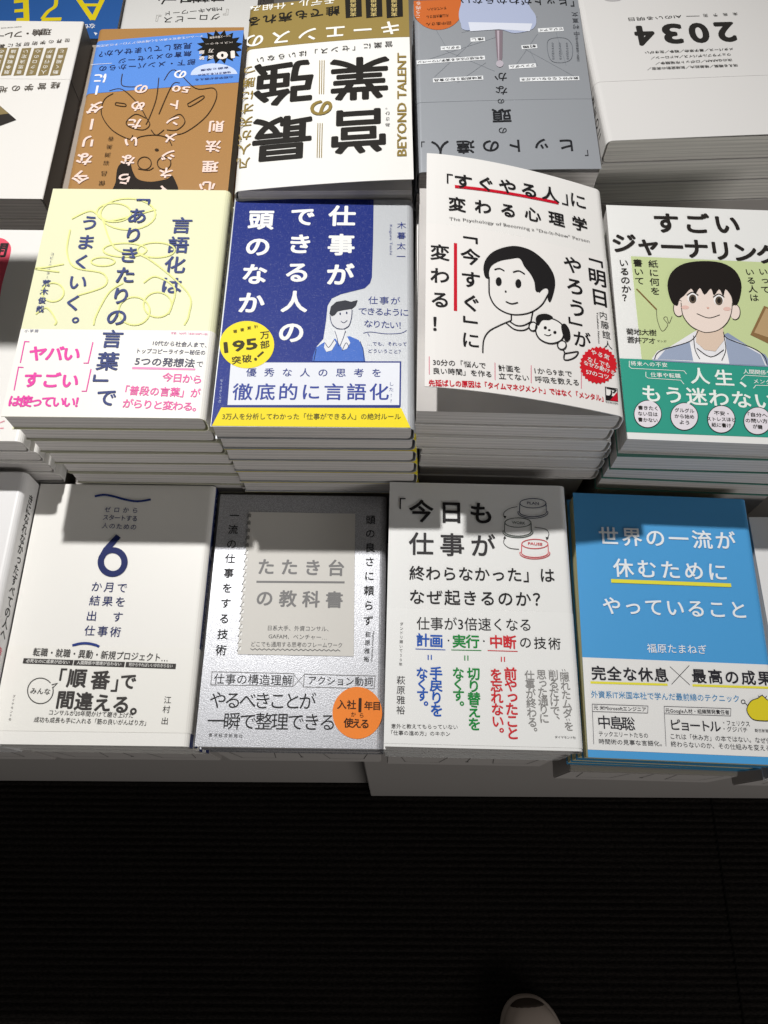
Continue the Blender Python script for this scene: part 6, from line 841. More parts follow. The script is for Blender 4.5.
   ('L',[(-40.01,-42.89),(-41.6,-43.92),(-43.74,-44.6),(-46.16,-44.95),(-48.63,-45),(-50.88,-44.78),(-52.67,-44.32),(-54.02,-43.57),(-55.14,-42.5),(-56.05,-41.16),(-56.76,-39.59),(-57.27,-37.85),(-57.62,-35.97),(-57.76,-33.77),(-57.7,-31.17),(-57.45,-28.39),(-57.04,-25.67),(-56.5,-23.23),(-55.84,-21.3),(-55.03,-19.87),(-54.05,-18.75),(-52.93,-17.91),(-51.71,-17.29),(-50.43,-16.86),(-49.13,-16.56),(-47.71,-16.36),(-46.12,-16.31),(-44.46,-16.44),(-42.86,-16.79),(-41.44,-17.4),(-40.31,-18.33),(-39.48,-19.65),(-38.85,-21.35),(-38.39,-23.32),(-38.09,-25.45),(-37.91,-27.63),(-37.84,-29.75),(-37.81,-31.97),(-37.83,-34.43),(-37.98,-36.93),(-38.34,-39.3),(-38.99,-41.35)],0.34,'#5a5e66',2,True),
   ('S','なぜ売れるのか',-52.78,-19.72,-53.82,-39.32,2.24,0,'#5a5e66',-90,2),
   ('S','なぜ売れるのか',-47.17,-19.81,-48.15,-39.41,2.24,0,'#5a5e66',-90,2),
   ('S','なぜ売れるのか',-41.56,-19.92,-42.47,-39.52,2.24,0,'#5a5e66',-90,2),
   ('S','田中圭さん',37.31,-65.32,57.75,-64.34,4.17,0.01,'#3a2214',0,4),
   ('S','大山康太郎さん',38.9,-74.35,57.12,-73.25,4.2,0.01,'#3a2214',0,4),
   ('S','すべての人へ',40.5,-83.48,56.48,-82.25,4.22,0.01,'#3a2214',0,4),
   ('T','v','こう売る人',64.11,-74.33,62.86,-95.29,4.71,0,'#f0e2d6',0,4),
  ],
 },
 'C5': {
  'cover_lettering': [
   ('S','2',-38.08,-7.54,-21.72,-7.82,32.94,0.035,'#2a2826',0,2),
   ('S','0',-16.4,-7.51,-0.07,-7.83,32.9,0.035,'#2a2826',0,2),
   ('S','3',4.98,-7.82,21.3,-8.18,32.89,0.035,'#2a2826',0,2),
   ('S','4',27.8,-7.05,44.09,-7.45,32.86,0.035,'#2a2826',0,2),
   ('T','h','未来予測',-42.36,-29.04,-17.73,-28.51,4.22,0,'#2a2826',0,2),
   ('L',[(-12.76,-28.17),(-1.76,-28.49)],0.42,'#2a2826',2,False),
   ('S','AIのいる明日',2.09,-28.41,46,-27.65,4.64,0,'#2a2826',0,2),
   ('S','メタバース／量子革命／戦争／生きがい',-31.71,12.1,39.31,12.15,3.29,0.012,'#2a2826',0,2),
   ('S','ウェアラブルデバイス／AIドローン／',-28.32,18.17,35.88,18.6,3.28,0.012,'#2a2826',0,2),
   ('S','次のGAFAM／ロボット市場競争／',-28.22,24.37,33.29,24.94,3.27,0.012,'#2a2826',0,2),
   ('S','消える職業／格差拡大／気候変動の実害／',-31.37,30.71,40.86,30.62,3.26,0.012,'#2a2826',0,2),
   ('P',[(47.67,-52.83),(47.83,-52.39),(48.17,-51.96),(48.67,-51.58),(49.32,-51.23),(50.12,-50.94),(51.03,-50.7),(52.03,-50.53),(53.11,-50.42),(54.23,-50.39),(55.37,-50.43),(56.5,-50.54),(57.59,-50.71),(58.61,-50.95),(59.54,-51.25),(60.36,-51.6),(61.05,-51.99),(61.58,-52.41),(61.95,-52.86),(62.15,-53.31),(62.17,-53.77),(62.02,-54.21),(61.68,-54.63),(61.18,-55.02),(60.53,-55.37),(59.74,-55.66),(58.82,-55.9),(57.82,-56.07),(56.74,-56.18),(55.61,-56.21),(54.47,-56.17),(53.34,-56.06),(52.25,-55.89),(51.22,-55.64),(50.29,-55.35),(49.47,-55),(48.78,-54.61),(48.25,-54.18),(47.88,-53.74),(47.68,-53.28)],'#b4b2b2',1),
  ],
 },
 'B0': {
  'cover_lettering': [
   ('P',[(-0.08,84.76),(1.9,89.52),(6.43,88.55),(11.6,85.25),(15.52,83.02),(17.72,82.46),(19.18,81.86),(20.29,81.13),(21.41,80.19),(22.65,79.03),(23.81,77.69),(24.8,76.17),(25.57,74.48),(26.06,72.64),(26.32,70.66),(26.43,68.45),(26.49,65.91),(26.48,62.96),(26.36,59.66),(26.2,56.2),(26.08,52.76),(26.01,49.44),(25.94,46.15),(25.89,42.69),(25.86,38.91),(26.1,34.36),(26.54,29.27),(26.62,24.49),(25.81,20.85),(23.79,17.12),(20.91,13.35),(17.63,12.18),(14.34,16.25),(10.36,29.38),(5.61,49.53),(1.59,70.33)],'#e8566c',1),
   ('T','h','閉',17.08,71.5,17.08,71.5,15.09,0.03,'#2a2224',0,3),
   ('T','h','と',47.83,-77.96,47.83,-77.96,9.53,0,'#e89aa8',0,3),
  ],
 },
 'D1': {
  'cover_lettering': [
   ('L',[(41.53,41.19),(29.72,38.98)],5.16,'#e9d31c',2,False),
   ('L',[(34.13,68.14),(23.15,67.36)],5.09,'#e9d31c',2,False),
   ('L',[(38.44,55.11),(27.52,53.63)],4.66,'#e9d31c',2,False),
   ('L',[(30.7,36.17),(23.58,70.1)],5.55,'#e9d31c',2,False),
   ('L',[(9.27,67.24),(-10.06,66.38)],4.86,'#e9d31c',2,False),
   ('L',[(8.92,66.55),(8.52,65.31),(7.98,63.57),(7.33,61.52),(6.6,59.35),(5.82,57.28),(5.02,55.5),(4.11,54.05),(3.03,52.76),(1.9,51.57),(0.83,50.4),(-0.06,49.17),(-0.68,47.81),(-0.95,46.18),(-0.97,44.34),(-0.8,42.43),(-0.56,40.63),(-0.33,39.09),(-0.21,38)],3.97,'#e9d31c',2,False),
   ('L',[(-22.3,36.39),(-40.97,66.78)],5.09,'#e9d31c',2,False),
   ('L',[(-46.78,34.75),(-41.07,67.47)],5.09,'#e9d31c',2,False),
   ('L',[(-27.24,45.47),(-44.79,45.31)],4.21,'#e9d31c',2,False),
   ('T','h','なぜ同じものを',-41.7,76.31,-5.06,80.7,7.83,0.015,'#eef1f6',0,2),
   ('P',[(-44.85,85.06),(-48.72,86.36),(-47.38,89.73)],'#eef1f6',2),
   ('P',[(-51.9,82.98),(-55.77,84.29),(-54.41,87.66)],'#eef1f6',2),
  ],
 },
 'D2': {
  'cover_lettering': [
   ('T','h','グロービス',-26.51,61.75,20.1,66.64,10.2,0.006,'#2b2a28',0,2),
   ('S','MBAキーワード',-32.08,49.99,24.14,57.03,7.01,0,'#2b2a28',0,2),
   ('T','h','『',-36.19,54.83,-36.19,54.83,13.98,0,'#b9b7b2',0,2),
   ('T','h','』',29.66,63.92,29.66,63.92,13.91,0,'#b9b7b2',0,2),
   ('T','h','図解基本フレーム',-26.88,31.76,29.04,37.53,15.52,0.008,'#2b2a28',0,2),
  ],
 },
}

# ------------------------------------------------------------------ lettering
GL = {}
from mathutils.geometry import delaunay_2d_cdt
def union(vs, fs, lim=None):
    """merge overlapping flat faces into one non-overlapping triangulation"""
    if not fs: return vs, fs
    fl = []
    for f in fs:
        A = sum(vs[f[i-1]][0] * vs[f[i]][1] - vs[f[i]][0] * vs[f[i-1]][1] for i in range(len(f)))
        if abs(A) > 1e-14: fl.append(list(f) if A > 0 else list(f)[::-1])
    area = lambda V, fc: sum(abs(sum(V[f[i-1]][0] * V[f[i]][1] - V[f[i]][0] * V[f[i-1]][1] for i in range(len(f)))) for f in fc) / 2
    lim = min(lim or 1e9, area(vs, fl) * 1.02)
    for k, eps in enumerate((1e-7, 1e-5, 1e-6, 1e-4, 1e-5, 1e-6)):
        j = 0 if k < 4 else 3e-4
        r = delaunay_2d_cdt([Vector((v[0] + random.uniform(-j, j), v[1] + random.uniform(-j, j))) for v in vs], [], fl, 0, eps)
        V = [(v.x, v.y) for v in r[0]]; fc = [tuple(f) for f, src in zip(r[2], r[5]) if src]
        if area(V, fc) <= lim: return V, fc
    return vs, fs
def embolden(vs, fs, r):
    """thicken a glyph: a strip of half-width r along every outline edge"""
    cnt = {}; tot = 0.0
    for f in fs:
        tot += abs(sum(vs[f[i-1]][0] * vs[f[i]][1] - vs[f[i]][0] * vs[f[i-1]][1] for i in range(len(f)))) / 2
        for i in range(len(f)):
            k = tuple(sorted((f[i-1], f[i]))); cnt[k] = cnt.get(k, 0) + 1
    for (i, j), c in list(cnt.items()):
        if c != 1: continue
        (x0, y0), (x1, y1) = vs[i], vs[j]; L = math.hypot(x1 - x0, y1 - y0)
        if L < 1e-6: continue
        ux, uy = (x1 - x0) / L, (y1 - y0) / L; e = r * .35
        n = len(vs); tot += L * r * 1.05 + r * r * .3
        vs += [(x0 - ux*e - uy*r, y0 - uy*e + ux*r), (x0 - ux*e + uy*r, y0 - uy*e - ux*r), (x1 + ux*e + uy*r, y1 + uy*e - ux*r), (x1 + ux*e - uy*r, y1 + uy*e + ux*r)]
        fs.append((n, n+1, n+2, n+3))
    return tot
def prepare_glyphs():
    need = set()
    for parts in list(DESIGN.values()) + [SPINES]:
        for ops in (parts.values() if isinstance(parts, dict) else parts):
            for op in (ops if isinstance(ops, list) else [ops]):
                if op[0] == 'T': need |= {(ch, op[8]) for ch in op[2]}
                elif op[0] == 'S': need.add((op[1], op[7]))
    tmp = {}
    for k in need:
        c = bpy.data.curves.new('g', 'FONT'); c.body = k[0]; c.size = 1; c.resolution_u = (4 if k[1] > .012 else 3) if len(k[0]) == 1 else 2; c.fill_mode = 'FRONT'
        o = bpy.data.objects.new('g', c); COL.objects.link(o); tmp[k] = o
    bpy.context.view_layer.update()
    for k, o in tmp.items():
        m = o.to_mesh()
        vs = [(v.co.x, v.co.y) for v in m.vertices]; fs = [tuple(p.vertices) for p in m.polygons]
        if k[1] > 0:
            lim = embolden(vs, fs, k[1]); vs, fs = union(vs, fs, lim)
            q = 1 - 1.7 * k[1]; cx = .5 if len(k[0]) == 1 and ord(k[0]) > 255 else 0
            vs = [(cx + (x - cx) * q, .38 + (y - .38) * q) for x, y in vs]
        GL[k] = (vs, fs); o.to_mesh_clear()
    for o in tmp.values():
        c = o.data; bpy.data.objects.remove(o); bpy.data.curves.remove(c)
ROTV = set('「」ー『』（）()～…―“”')
class Ink:
    """collects flat printed shapes on one cover part, in local metres"""
    EPS = .00008
    def __init__(s): s.V, s.F, s.M, s.cols, s.k = [], [], [], [], 0
    def col(s, c):
        if c not in s.cols: s.cols.append(c)
        return s.cols.index(c)
    def add(s, vs, fs, c, ly):
        n = len(s.V); k = s.col(c)
        z = ly * s.EPS + (s.k % 16) * .0000042; s.k += 1
        s.V += [(x, y, z) for x, y in vs]
        for f in fs: s.F.append(tuple(i + n for i in f)); s.M.append(k)
    def op(s, op):
        if op[0] == 'T':
            _, m, t, x0, y0, x1, y1, sz, wt, c, rot, ly = op
            for i, ch in enumerate(t):
                f = i / (len(t) - 1) if len(t) > 1 else 0
                cx, cy = x0 + (x1 - x0) * f, y0 + (y1 - y0) * f
                vs, fs = GL[(ch, wt)]
                if not vs: continue
                a = math.radians(rot); ox, oy = .5, .38
                if ord(ch) < 256: ox = (min(v[0] for v in vs) + max(v[0] for v in vs)) / 2
                if m == 'v':
                    if ch in ROTV: a -= math.pi / 2
                    elif ch in '。、': cx += sz * .55; cy += sz * .5
                    elif ch in 'っゃゅょッャュョ': cx += sz * .08; cy += sz * .08
                if len(t) == 1 and ch in '「」『』':
                    ox, oy = [(min(q[d] for q in vs) + max(q[d] for q in vs)) / 2 for d in (0, 1)]
                ca, sa = math.cos(a) * sz, math.sin(a) * sz
                mir = -1 if (m == 'v' and ch == 'ー') else 1
                out = []
                for vx, vy in vs:
                    vx -= ox; vy = (vy - oy) * mir
                    out.append(((cx + ca*vx - sa*vy) / 1000, (cy + sa*vx + ca*vy) / 1000))
                s.add(out, fs, c, ly)
        elif op[0] == 'S':
            _, t, x0, y0, x1, y1, sz, wt, c, rot, ly = op
            vs, fs = GL[(t, wt)]
            if not vs: return
            a0, a1 = min(v[0] for v in vs), max(v[0] for v in vs)
            L = math.hypot(x1 - x0, y1 - y0); kx = L / (a1 - a0); ux, uy = (x1 - x0) / L, (y1 - y0) / L
            out = []
            for vx, vy in vs:
                p, q = (vx - a0) * kx, (vy - .36) * sz
                out.append(((x0 + ux*p - uy*q) / 1000, (y0 + uy*p + ux*q) / 1000))
            s.add(out, fs, c, ly)
        elif op[0] == 'P':
            pts = [Vector((x / 1000, y / 1000, 0)) for x, y in op[1]]
            from mathutils.geometry import tessellate_polygon
            tr = tessellate_polygon([pts])
            vs, fs = union([(p.x * 1000, p.y * 1000) for p in pts], [tuple(t) for t in tr])
            s.add([(x / 1000, y / 1000) for x, y in vs], fs, op[2], op[3])
        elif op[0] == 'L':
            _, pts, wd, c, ly, closed = op
            n = len(pts); vs, fs = [], []
            h = wd / 2
            for i in range(n):
                a = pts[i-1] if (i > 0 or closed) else pts[i]; b = pts[(i+1) % n] if (i < n-1 or closed) else pts[i]
                p = pts[i]
                def unit(u, v):
                    d = math.hypot(v[0]-u[0], v[1]-u[1]); return ((v[0]-u[0]) / d, (v[1]-u[1]) / d) if d > 1e-9 else None
                d1, d2 = unit(a, p), unit(p, b)
                d1 = d1 or d2 or (1, 0); d2 = d2 or d1
                tx, ty = d1[0] + d2[0], d1[1] + d2[1]; q = math.hypot(tx, ty)
                if q < 1e-6: tx, ty, q = d2[0], d2[1], 1
                tx /= q; ty /= q
                k = h / max(.45, tx * d2[0] + ty * d2[1])
                vs += [((p[0] - ty*k) / 1000, (p[1] + tx*k) / 1000), ((p[0] + ty*k) / 1000, (p[1] - tx*k) / 1000)]
            for i in range(n if closed else n - 1):
                j = (i + 1) % n; fs.append((2*i, 2*i+1, 2*j+1, 2*j))
            vs, fs = union([(x * 1000, y * 1000) for x, y in vs], fs)
            s.add([(x / 1000, y / 1000) for x, y in vs], fs, c, ly)

def sfun(f):
    f = min(max(f, 0), 1); return 1 - (1 - f) ** 1.5
def bend(b, x, y, z, top):
    """lift of the free edge of a cover that does not lie flat"""
    L = b.get('lift', 0)
    if not L or not top: return (x, y, z)
    s = sfun((b['w'] / 2 - x) / b['w'])
    return (x + b.get('bx', 0) * s, y, z + L * s)
def ink_obj(name, ops, b, parent, zbase, kind=None, clip=True):
    I = Ink()
    for op in ops: I.op(op)
    me = bpy.data.meshes.new(name); me.from_pydata(I.V, [], I.F)
    me.polygons.foreach_set('material_index', I.M)
    for c in I.cols: me.materials.append(ink(c, kind))
    bm = bmesh.new(); bm.from_mesh(me)
    hw, hh = b['w'] / 2 - .0003, b['h'] / 2 - .0003
    if clip:
        for axis, lim in (((1, 0, 0), hw), ((-1, 0, 0), hw), ((0, 1, 0), hh), ((0, -1, 0), hh)):
            bmesh.ops.bisect_plane(bm, geom=bm.verts[:] + bm.edges[:] + bm.faces[:], plane_co=Vector(axis) * lim, plane_no=axis, clear_outer=True)
    if b.get('lift', 0):
        for k in range(-7, 8):
            bmesh.ops.bisect_plane(bm, geom=bm.verts[:] + bm.edges[:] + bm.faces[:], plane_co=(k * .0085 + .001, 0, 0), plane_no=(1, 0, 0))
    for v in bm.verts: v.co = Vector(bend(b, v.co.x, v.co.y, v.co.z + zbase, True))
    for f in bm.faces:
        if f.normal.z < 0: f.normal_flip()
    bm.to_mesh(me); bm.free(); me.update()
    o = bpy.data.objects.new(name, me); COL.objects.link(o); o.parent = parent
    return o

# ------------------------------------------------------------------ books
CT = .0004
def wrap(b, off, th, y0, y1, skew=0.):
    """a sheet folded round front, spine and back; returns verts, faces, spine flags"""
    w, t = b['w'], b['t']; r = b.get('r', min(.0045, t * .3))
    path = []
    nx = 20
    xl = -w/2
    for i in range(nx + 1): path.append((xl + (w/2 - r - xl) * i / nx, t, True, 0, 1))
    for i in range(1, 6): a = math.pi/2 * (1 - i/5); path.append((w/2 - r + r*math.cos(a), t - r + r*math.sin(a), True, math.cos(a), math.sin(a)))
    for i in range(0, 6): a = -math.pi/2 * i/5; path.append((w/2 - r + r*math.cos(a), r + r*math.sin(a), False, math.cos(a), math.sin(a)))
    path.append((xl, 0, False, 0, -1))
    V, F, S = [], [], []
    ny = 1
    for yy in (y0, y1):
        for x, z, top, nxx, nzz in path:
            zz = z if off == 0 else z
            V.append(bend(b, x + nxx*off, yy + skew*x, z + nzz*max(off, 0), top and z > t*.5))
            V.append(bend(b, x + nxx*(off-th), yy + skew*x, z + nzz*(off-th), top and z > t*.5))
    n = len(path)
    q = lambda j, i, k: j*2*n + 2*i + k
    for i in range(n - 1):
        sp = 24 <= i <= 26
        F.append((q(0,i,0), q(0,i+1,0), q(1,i+1,0), q(1,i,0))); S.append(sp)
        F.append((q(0,i,1), q(1,i,1), q(1,i+1,1), q(0,i+1,1))); S.append(False)
        for j, fl in ((0, 0), (1, 1)):
            f = (q(j,i,0), q(j,i,1), q(j,i+1,1), q(j,i+1,0)); F.append(f if not fl else f[::-1]); S.append(sp)
    for i in (0, n-1):
        f = (q(0,i,0), q(1,i,0), q(1,i,1), q(0,i,1)); F.append(f if i == 0 else f[::-1]); S.append(False)
    return V, F, S
def mirror(b, V, F):
    if b.get('spine', 1) > 0: return V, F
    return [(-x, y, z) for x, y, z in V], [f[::-1] for f in F]
def page_block(b, parent):
    w, h, t = b['w'], b['h'], b['t']; V, F = [], []
    x0, x1 = -w/2 + .0009, w/2 - .0022; z0, z1 = CT + .0004, t - CT - .0004
    r = min(.0042, (z1-z0)*.42)
    prof = [(x0, z0), (x1 - r*.6, z0)] + [(x1 - r*.6 + r*.6*math.sin(a*math.pi/2/4), z0 + r - r*math.cos(a*math.pi/2/4)) for a in range(1, 5)]
    prof += [(x1 - r*.6 + r*.6*math.cos(a*math.pi/2/4), z1 - r + r*math.sin(a*math.pi/2/4)) for a in range(0, 5)] + [(x0, z1)]
    n = len(prof)
    for y in (-h/2 + .0011, h/2 - .0011):
        for x, z in prof: V.append((x, y, z))
    F.append(tuple(range(n))); F.append(tuple(range(2*n - 1, n - 1, -1)))
    for i in range(n):
        j = (i + 1) % n; F.append((i, i+n, j+n, j))
    V, F = mirror(b, V, F)
    o = mesh_obj('page_block', V, F, [mat('page_edges', b.get('pages', '#cfcbc8'), .8, 0, .2, page_lines)], parent)
    bm = bmesh.new(); bm.from_mesh(o.data); bmesh.ops.recalc_face_normals(bm, faces=bm.faces); bm.to_mesh(o.data); bm.free()
    return o
def jacket(b, parent, colour=None, kind=None):
    V, F, S = wrap(b, 0, CT, -b['h']/2, b['h']/2)
    V, F = mirror(b, V, F)
    cm = cover_mat(colour or b['jac'], kind)
    return mesh_obj('jacket', V, F, [cm, cover_mat(b['spine_col']) if b.get('spine_col') else cm], parent, [1 if s else 0 for s in S])
def band_part(b, parent, y0, y1, hexs, kind=None):
    V, F, S = wrap(b, .00025, .0002, y0, y1, b.get('skew', 0))
    V, F = mirror(b, V, F); cm = cover_mat(hexs, kind)
    return mesh_obj('band', V, F, [cm, cover_mat(b['spine_col']) if b.get('shaded_spine') else cm], parent, [1 if s else 0 for s in S])
def book(key, top):
    pass

LABEL = {   # key: (label of the top book, how its stack is called, group)
 'A0': ('white book with black vertical spine lettering, cut off at the left in the front row', 'the white cover cut off front left', 'books stacked under the white cover cut off front left'),
 'A1': ('white paperback with a big navy 6 and a navy wavy line, front row', 'the white cover with navy 6', 'books stacked under the white cover with navy 6'),
 'A2': ('silver paperback with a grey ring-notebook panel and round orange seal', 'the silver cover with orange seal', 'books stacked under the silver cover with orange seal'),
 'A3': ('white paperback with three outlined discs and blue, green and red words', 'the white cover with coloured words', 'books stacked under the white cover with coloured words'),
 'A4': ('bright blue paperback with white lettering and yellow underlines, front row', 'the bright blue cover', 'books stacked under the bright blue cover'),
 'A5': ('white book half lit beside the bright blue paperback, cut off at the right', 'the white cover beside the blue one', 'books stacked under the white cover beside the blue one'),
 'B0': ('white book with a pink red blob, cut off left of the pale yellow paperback', 'the white cover with pink blob', 'books stacked under the white cover with pink blob'),
 'B1': ('pale yellow paperback with navy vertical title and pink slogans on a white band', 'the pale yellow cover', 'books stacked under the pale yellow cover'),
 'B2': ('deep blue and silver paperback with a cartoon man and round yellow seal', 'the deep blue cover with yellow seal', 'books stacked under the deep blue cover with yellow seal'),
 'B3': ('white paperback with lifted cover, cartoon man with black hair and a puppy', 'the lifted cover with cartoon puppy', 'books stacked under the lifted cover with cartoon puppy'),
 'B4': ('white paperback with a drawn boy in black hair above a teal green band', 'the cover with teal green band', 'books stacked under the cover with teal green band'),
 'C1': ('upside-down white book with gold boxes and shade-darkened spine, back row left', 'the white cover with gold boxes', 'books stacked under the white cover with gold boxes'),
 'C2': ('upside-down brown paperback with line-drawn hands and a bright blue band', 'the brown cover with blue band', 'books stacked under the brown cover with blue band'),
 'C3': ('upside-down white paperback with huge black characters and a dark gold band', 'the cover with huge black characters', 'books stacked under the cover with huge black characters'),
 'C4': ('upside-down silver grey paperback with small white tags and an orange disc', 'the silver grey cover with tags', 'books stacked under the silver grey cover with tags'),
 'C5': ('upside-down thick white book with the number 2034, back row right', 'the thick white 2034 cover', 'books stacked under the thick white 2034 cover'),
 'D1': ('upside-down blue book with large yellow letters at the far left corner', 'the blue cover with yellow letters', 'books stacked under the blue cover with yellow letters'),
 'D2': ('upside-down white book behind the brown paperback, only its lower cover showing', 'the white cover behind the brown one', 'books stacked under the white cover behind the brown one'),
}
ORD = ['topmost', 'second', 'third', 'fourth', 'fifth', 'sixth', 'seventh', 'eighth']
SPINES = {
 'A0': [('T', 'v', 'きになれなかったすべての人へ', 0, 78, 0, -22, 8.6, .02, '#262424', 0, 2), ('T', 'v', '幸せの', 0, -34, 0, -50, 7, .02, '#e06a78', 0, 2)],
 'A1': [('T', 'v', '人のための', 0, 88, 0, 62, 5.2, .02, '#c9cde0', 0, 2), ('S', '6', -5, 44, 5, 44, 16, .04, '#c9cde0', 0, 2), ('T', 'v', 'か月で結果を出す仕事術', 0, 28, 0, -28, 5.4, .02, '#e2e4ee', 0, 2)],
 'B1': [('T', 'v', '言語化は「ありきたりの言葉」でうまくいく。', 0, 80, 0, -26, 5.2, .02, '#3f4a7e', 0, 2), ('T', 'v', '荒木俊哉', 0, -45, 0, -70, 5, .02, '#3f4a7e', 0, 2)],
 'C5': [('T', 'v', '二〇三四未来予測', 0, 86, 0, 5, 8, .03, '#2a2826', 0, 2)],
}
prepare_glyphs()
random.seed(21)
for key, b in BOOKS.items():
    lab, stk, grp = LABEL[key]
    yaw = math.radians(b['yaw']) + (math.pi if b.get('flip') else 0)
    kind = b.get('mat'); t = b['t']
    ztop = HC + b['z']
    b = dict(b); flat = dict(b); flat['lift'] = 0
    lower = None
    for i in range(b['n']):
        z = ztop - t * (i + 1) - .0003 * i
        jit = (0, 0, 0) if i == 0 else (random.uniform(-.0013, .0013), random.uniform(.0002, .0016), random.uniform(-.25, .25))
        if key == 'C1' and i: jit = (.017, .002, .3)
        if key == 'B4' and i == 1: jit = (-.002, -.0015, .7)
        if key == 'B3' and i >= 3: jit = (.006, .004, jit[2])
        if key[0] == 'A' and i: jit = (jit[0], .001 + jit[1], jit[2])
        if 'lean' in b and i: jit = (jit[0] * .6 + b['lean'] * i, jit[1], jit[2])
        loc = (b['x'] + jit[0], b['y'] + jit[1], z); rz = yaw + math.radians(jit[2])
        if i == 0:
            o = thing('paperback_book', lab, 'book', loc, rz, grp)
            page_block(flat, o); jacket(b, o, None, kind)
            bands = None
            if 'band' in b:
                bands = band_part(b, o, b['band'][0], b['band'][1], b.get('band_col', b['jac']), kind)
            seal = None
            for pn, ops in DESIGN.get(key, {}).items():
                zb = t + .00006
                par = o
                if pn.startswith('band') and bands: par = bands
                if bands: zb = t + .00032
                if pn == 'seal_lettering' and seal: par = seal
                nm = 'band_print' if pn == 'band_lettering' and not bands else pn
                q = ink_obj(nm, ops, b, par, zb, kind)
                if pn == 'seal': seal = q
            if key in SPINES:
                I = Ink()
                for op in SPINES[key]: I.op(op)
                V = [(b['w']/2 + .00012, y, t/2 - x) for x, y, zz in I.V]
                F = [f for f in I.F]
                mesh_obj('spine_lettering', V, F, [ink(c) for c in I.cols], o, I.M)
        elif lower is None:
            o = thing('paperback_book', '', 'book', loc, rz, grp)
            u = dict(flat)
            if key == 'C1': u['spine'] = 1; u['spine_col'] = None
            if key == 'A1': u['spine_col'] = b['spine_col']
            parts = [page_block(u, o), jacket(u, o, b.get('under'), kind)]
            if key == 'B2': parts.append(band_part(u, o, -b['h']/2, -b['h']/2 + .005, '#e8d420'))
            lower = (o, parts)
        else:
            o = lower[0].copy(); COL.objects.link(o); o.location = loc; o.rotation_euler = (0, 0, rz)
            for p in lower[1]:
                c = p.copy(); COL.objects.link(c); c.parent = o
        if i: o['label'] = '%s book down in the stack topped by %s' % (ORD[i], stk)
    # the box the stack stands on
    zb = ztop - t * b['n'] - .0003 * b['n'] - .0002
    front = key[0] == 'A'
    w2, h2 = b['w'] / 2 - .002, b['h'] / 2 - .003
    bl = '%s cardboard box under the stack topped by %s' % ('low white' if front else 'white', stk)
    hgt = zb - .7002
    r = thing('riser_box', bl, 'box', (b['x'], b['y'] + (0 if front else .002), .7001), math.radians(b['yaw'] * .6), 'white boxes raising the book stacks')
    if key == 'A4': w2, r.location.x, r.location.y = .061, .1985, .1435
    yf = -h2 if key != 'A4' else -h2 - .003
    bm = bmesh.new(); box_bm(bm, -w2, w2, yf, h2, 0, hgt, .0008)
    bm_obj('carton', bm, [mat('white_board', '#b5b0ac', .6, 0, .25, paper_grain)], r)
    if front:
        # die-cut tabs of the folded front, a pin hole between them
        I = Ink()
        zt = hgt
        for cx in (-.034, .0, .034):
            if cx == 0: I.op(('L', [(0, zt*1000 - 1), (0, zt*500)], .5, '#2b2827', 1, False)); I.op(('P', [(1.4*math.cos(a*.52), zt*480 + 1.4*math.sin(a*.52)) for a in range(12)], '#1c1a19', 2))
            else: I.op(('L', [(cx*1000 - 17, zt*1000 - 2), (cx*1000 - 13, zt*330), (cx*1000 + 13, zt*330), (cx*1000 + 17, zt*1000 - 2)], .5, '#4a4644', 1, False))
        mesh_obj('tab_slits', [(x, yf - .0001 - zz, y) for x, y, zz in I.V], I.F, [mat('slit_lines', c, .9) for c in I.cols], r, I.M)

# ------------------------------------------------------------------ an unseen card on a stem, added beside the left stacks; it throws the band of shade on the white cover there
def shade_card():
    o = thing('shade_card_stand', 'unseen white card on a thin stem, added to shade the left cover', 'shade_card', (-.43, .425, .7001))
    def tube(name, pts, r, m):
        V, F = [], []
        for i, p in enumerate(pts):
            d = (Vector(pts[min(i+1, len(pts)-1)]) - Vector(pts[max(i-1, 0)])).normalized(); a = d.orthogonal().normalized(); c = d.cross(a)
            for k in range(10): q = Vector(p) + r * (a * math.cos(k*.6283) + c * math.sin(k*.6283)); V.append(tuple(q))
        for i in range(len(pts) - 1):
            for k in range(10): F.append((i*10+k, i*10+(k+1) % 10, i*10+10+(k+1) % 10, i*10+10+k))
        F.append(tuple(range(9, -1, -1))); F.append(tuple(range(len(pts)*10-10, len(pts)*10)))
        mesh_obj(name, V, F, [m], o, smooth=True)
    st = mat('stem_steel', '#9a9a9c', .3, .9)
    bm = bmesh.new(); bmesh.ops.create_cone(bm, cap_ends=True, segments=32, radius1=.03, radius2=.028, depth=.006, matrix=Matrix.Translation((0, 0, .003))); bm_obj('base', bm, [st], o)
    tube('stem', [(0, 0, .006), (0, 0, .20), (.005, .0, .33), (.03, .0, .385), (.07, .0, .395)], .0015, st)
    bm = bmesh.new(); box_bm(bm, .055, .162, SHADE_Y0, SHADE_Y1, .397, .3985, .0004); bm_obj('card', bm, [mat('shade_card_board', '#e6e4e0', .6)], o)
SHADE_Y0, SHADE_Y1 = -.020, .047
shade_card()

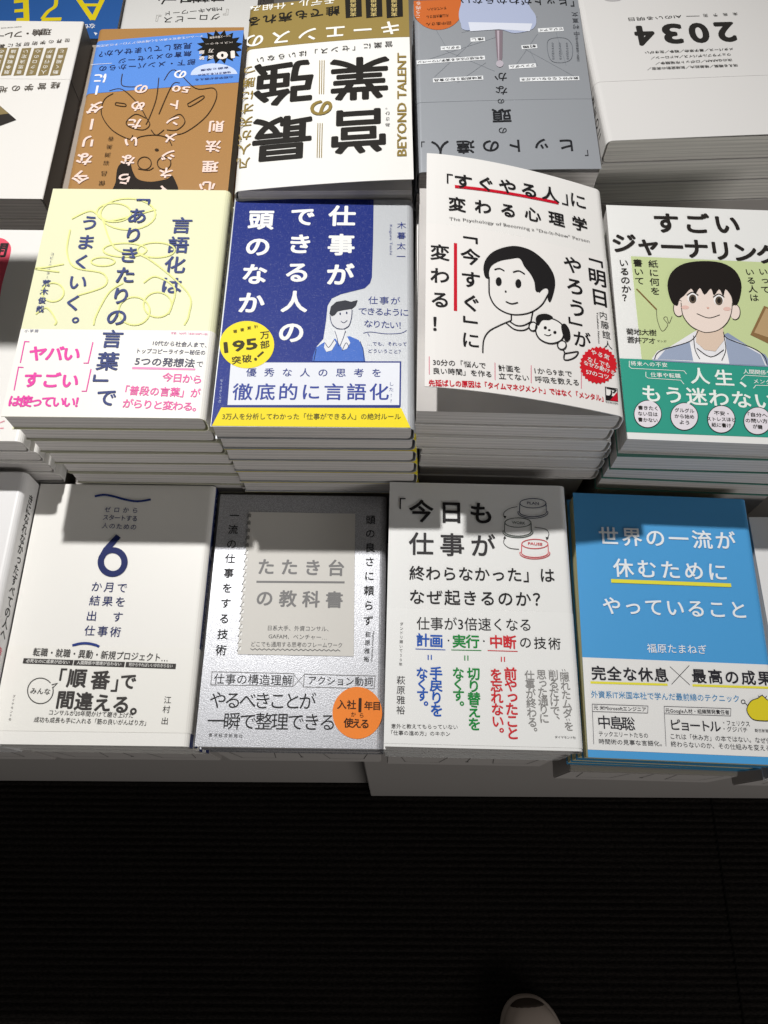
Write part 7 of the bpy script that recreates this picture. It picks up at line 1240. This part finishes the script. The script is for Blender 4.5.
# ------------------------------------------------------------------ the shoe at the bottom edge
def shoe():
    o = thing('canvas_shoe', 'beige shoe toe with a dark tip poking in at the bottom edge on black carpet', 'shoe', (.222, -.343, .0038), math.radians(3))
    # sections from heel to toe: y, half width, height, centre offset
    sec = [(-.150, .020, .060, 0), (-.146, .028, .072, 0), (-.13, .034, .082, 0), (-.09, .036, .088, 0), (-.05, .037, .086, .001), (-.01, .041, .074, .002), (.03, .046, .062, .003), (.06, .048, .054, .003), (.09, .046, .049, .001), (.112, .040, .045, -.001), (.128, .031, .040, -.003), (.138, .020, .034, -.004), (.1425, .008, .028, -.005)]
    n = 20
    def loft(secs, base, name, m, scale=1.0, flat=.0):
        V, F = [], []
        for y, hw, hh, cx in secs:
            for k in range(n):
                a = math.pi * 2 * k / n
                x = cx + hw * scale * math.copysign(abs(math.cos(a)) ** .75, math.cos(a)); zz = math.sin(a)
                z = base + (hh - base) * max(zz, 0) ** .8 if zz > 0 else base + zz * flat
                V.append((x, y, z))
        for j in range(len(secs) - 1):
            for k in range(n): F.append((j*n + k, j*n + (k+1) % n, (j+1)*n + (k+1) % n, (j+1)*n + k))
        F.append(tuple(range(n - 1, -1, -1))); F.append(tuple((len(secs)-1)*n + k for k in range(n)))
        q = mesh_obj(name, V, F, m, o, smooth=True)
        bm = bmesh.new(); bm.from_mesh(q.data); bmesh.ops.recalc_face_normals(bm, faces=bm.faces); bm.to_mesh(q.data); bm.free()
        s = q.modifiers.new('round', 'SUBSURF'); s.levels = 1; s.render_levels = 2
        return q
    loft(sec, .024, 'upper', [mat('canvas_beige', '#b5a79c', .85, 0, .2, paper_grain)], flat=.006)
    sole = [(y + (.003 if y > .1 else 0), hw + .003, .022, cx) for y, hw, hh, cx in sec]
    loft(sole, .012, 'sole', [mat('rubber_sole', '#a1958b', .7, 0, .3)], flat=.012)
    tip = [(y, hw + .0008, hh + .0008, cx) for y, hw, hh, cx in sec[-4:]]
    loft(tip[1:], .024, 'toe_trim', [mat('dark_trim', '#3a3028', .8)], flat=.004)
    bm = bmesh.new()
    for i in range(5):
        y = .005 + i * .014
        bmesh.ops.create_cube(bm, size=1, matrix=Matrix.Translation((.003, y, .0735 - i*.0035)) @ Matrix.Diagonal((.05, .006, .003, 1)))
    bm_obj('lace', bm, [mat('lace_white', '#d6cfc6', .8)], o)
shoe()
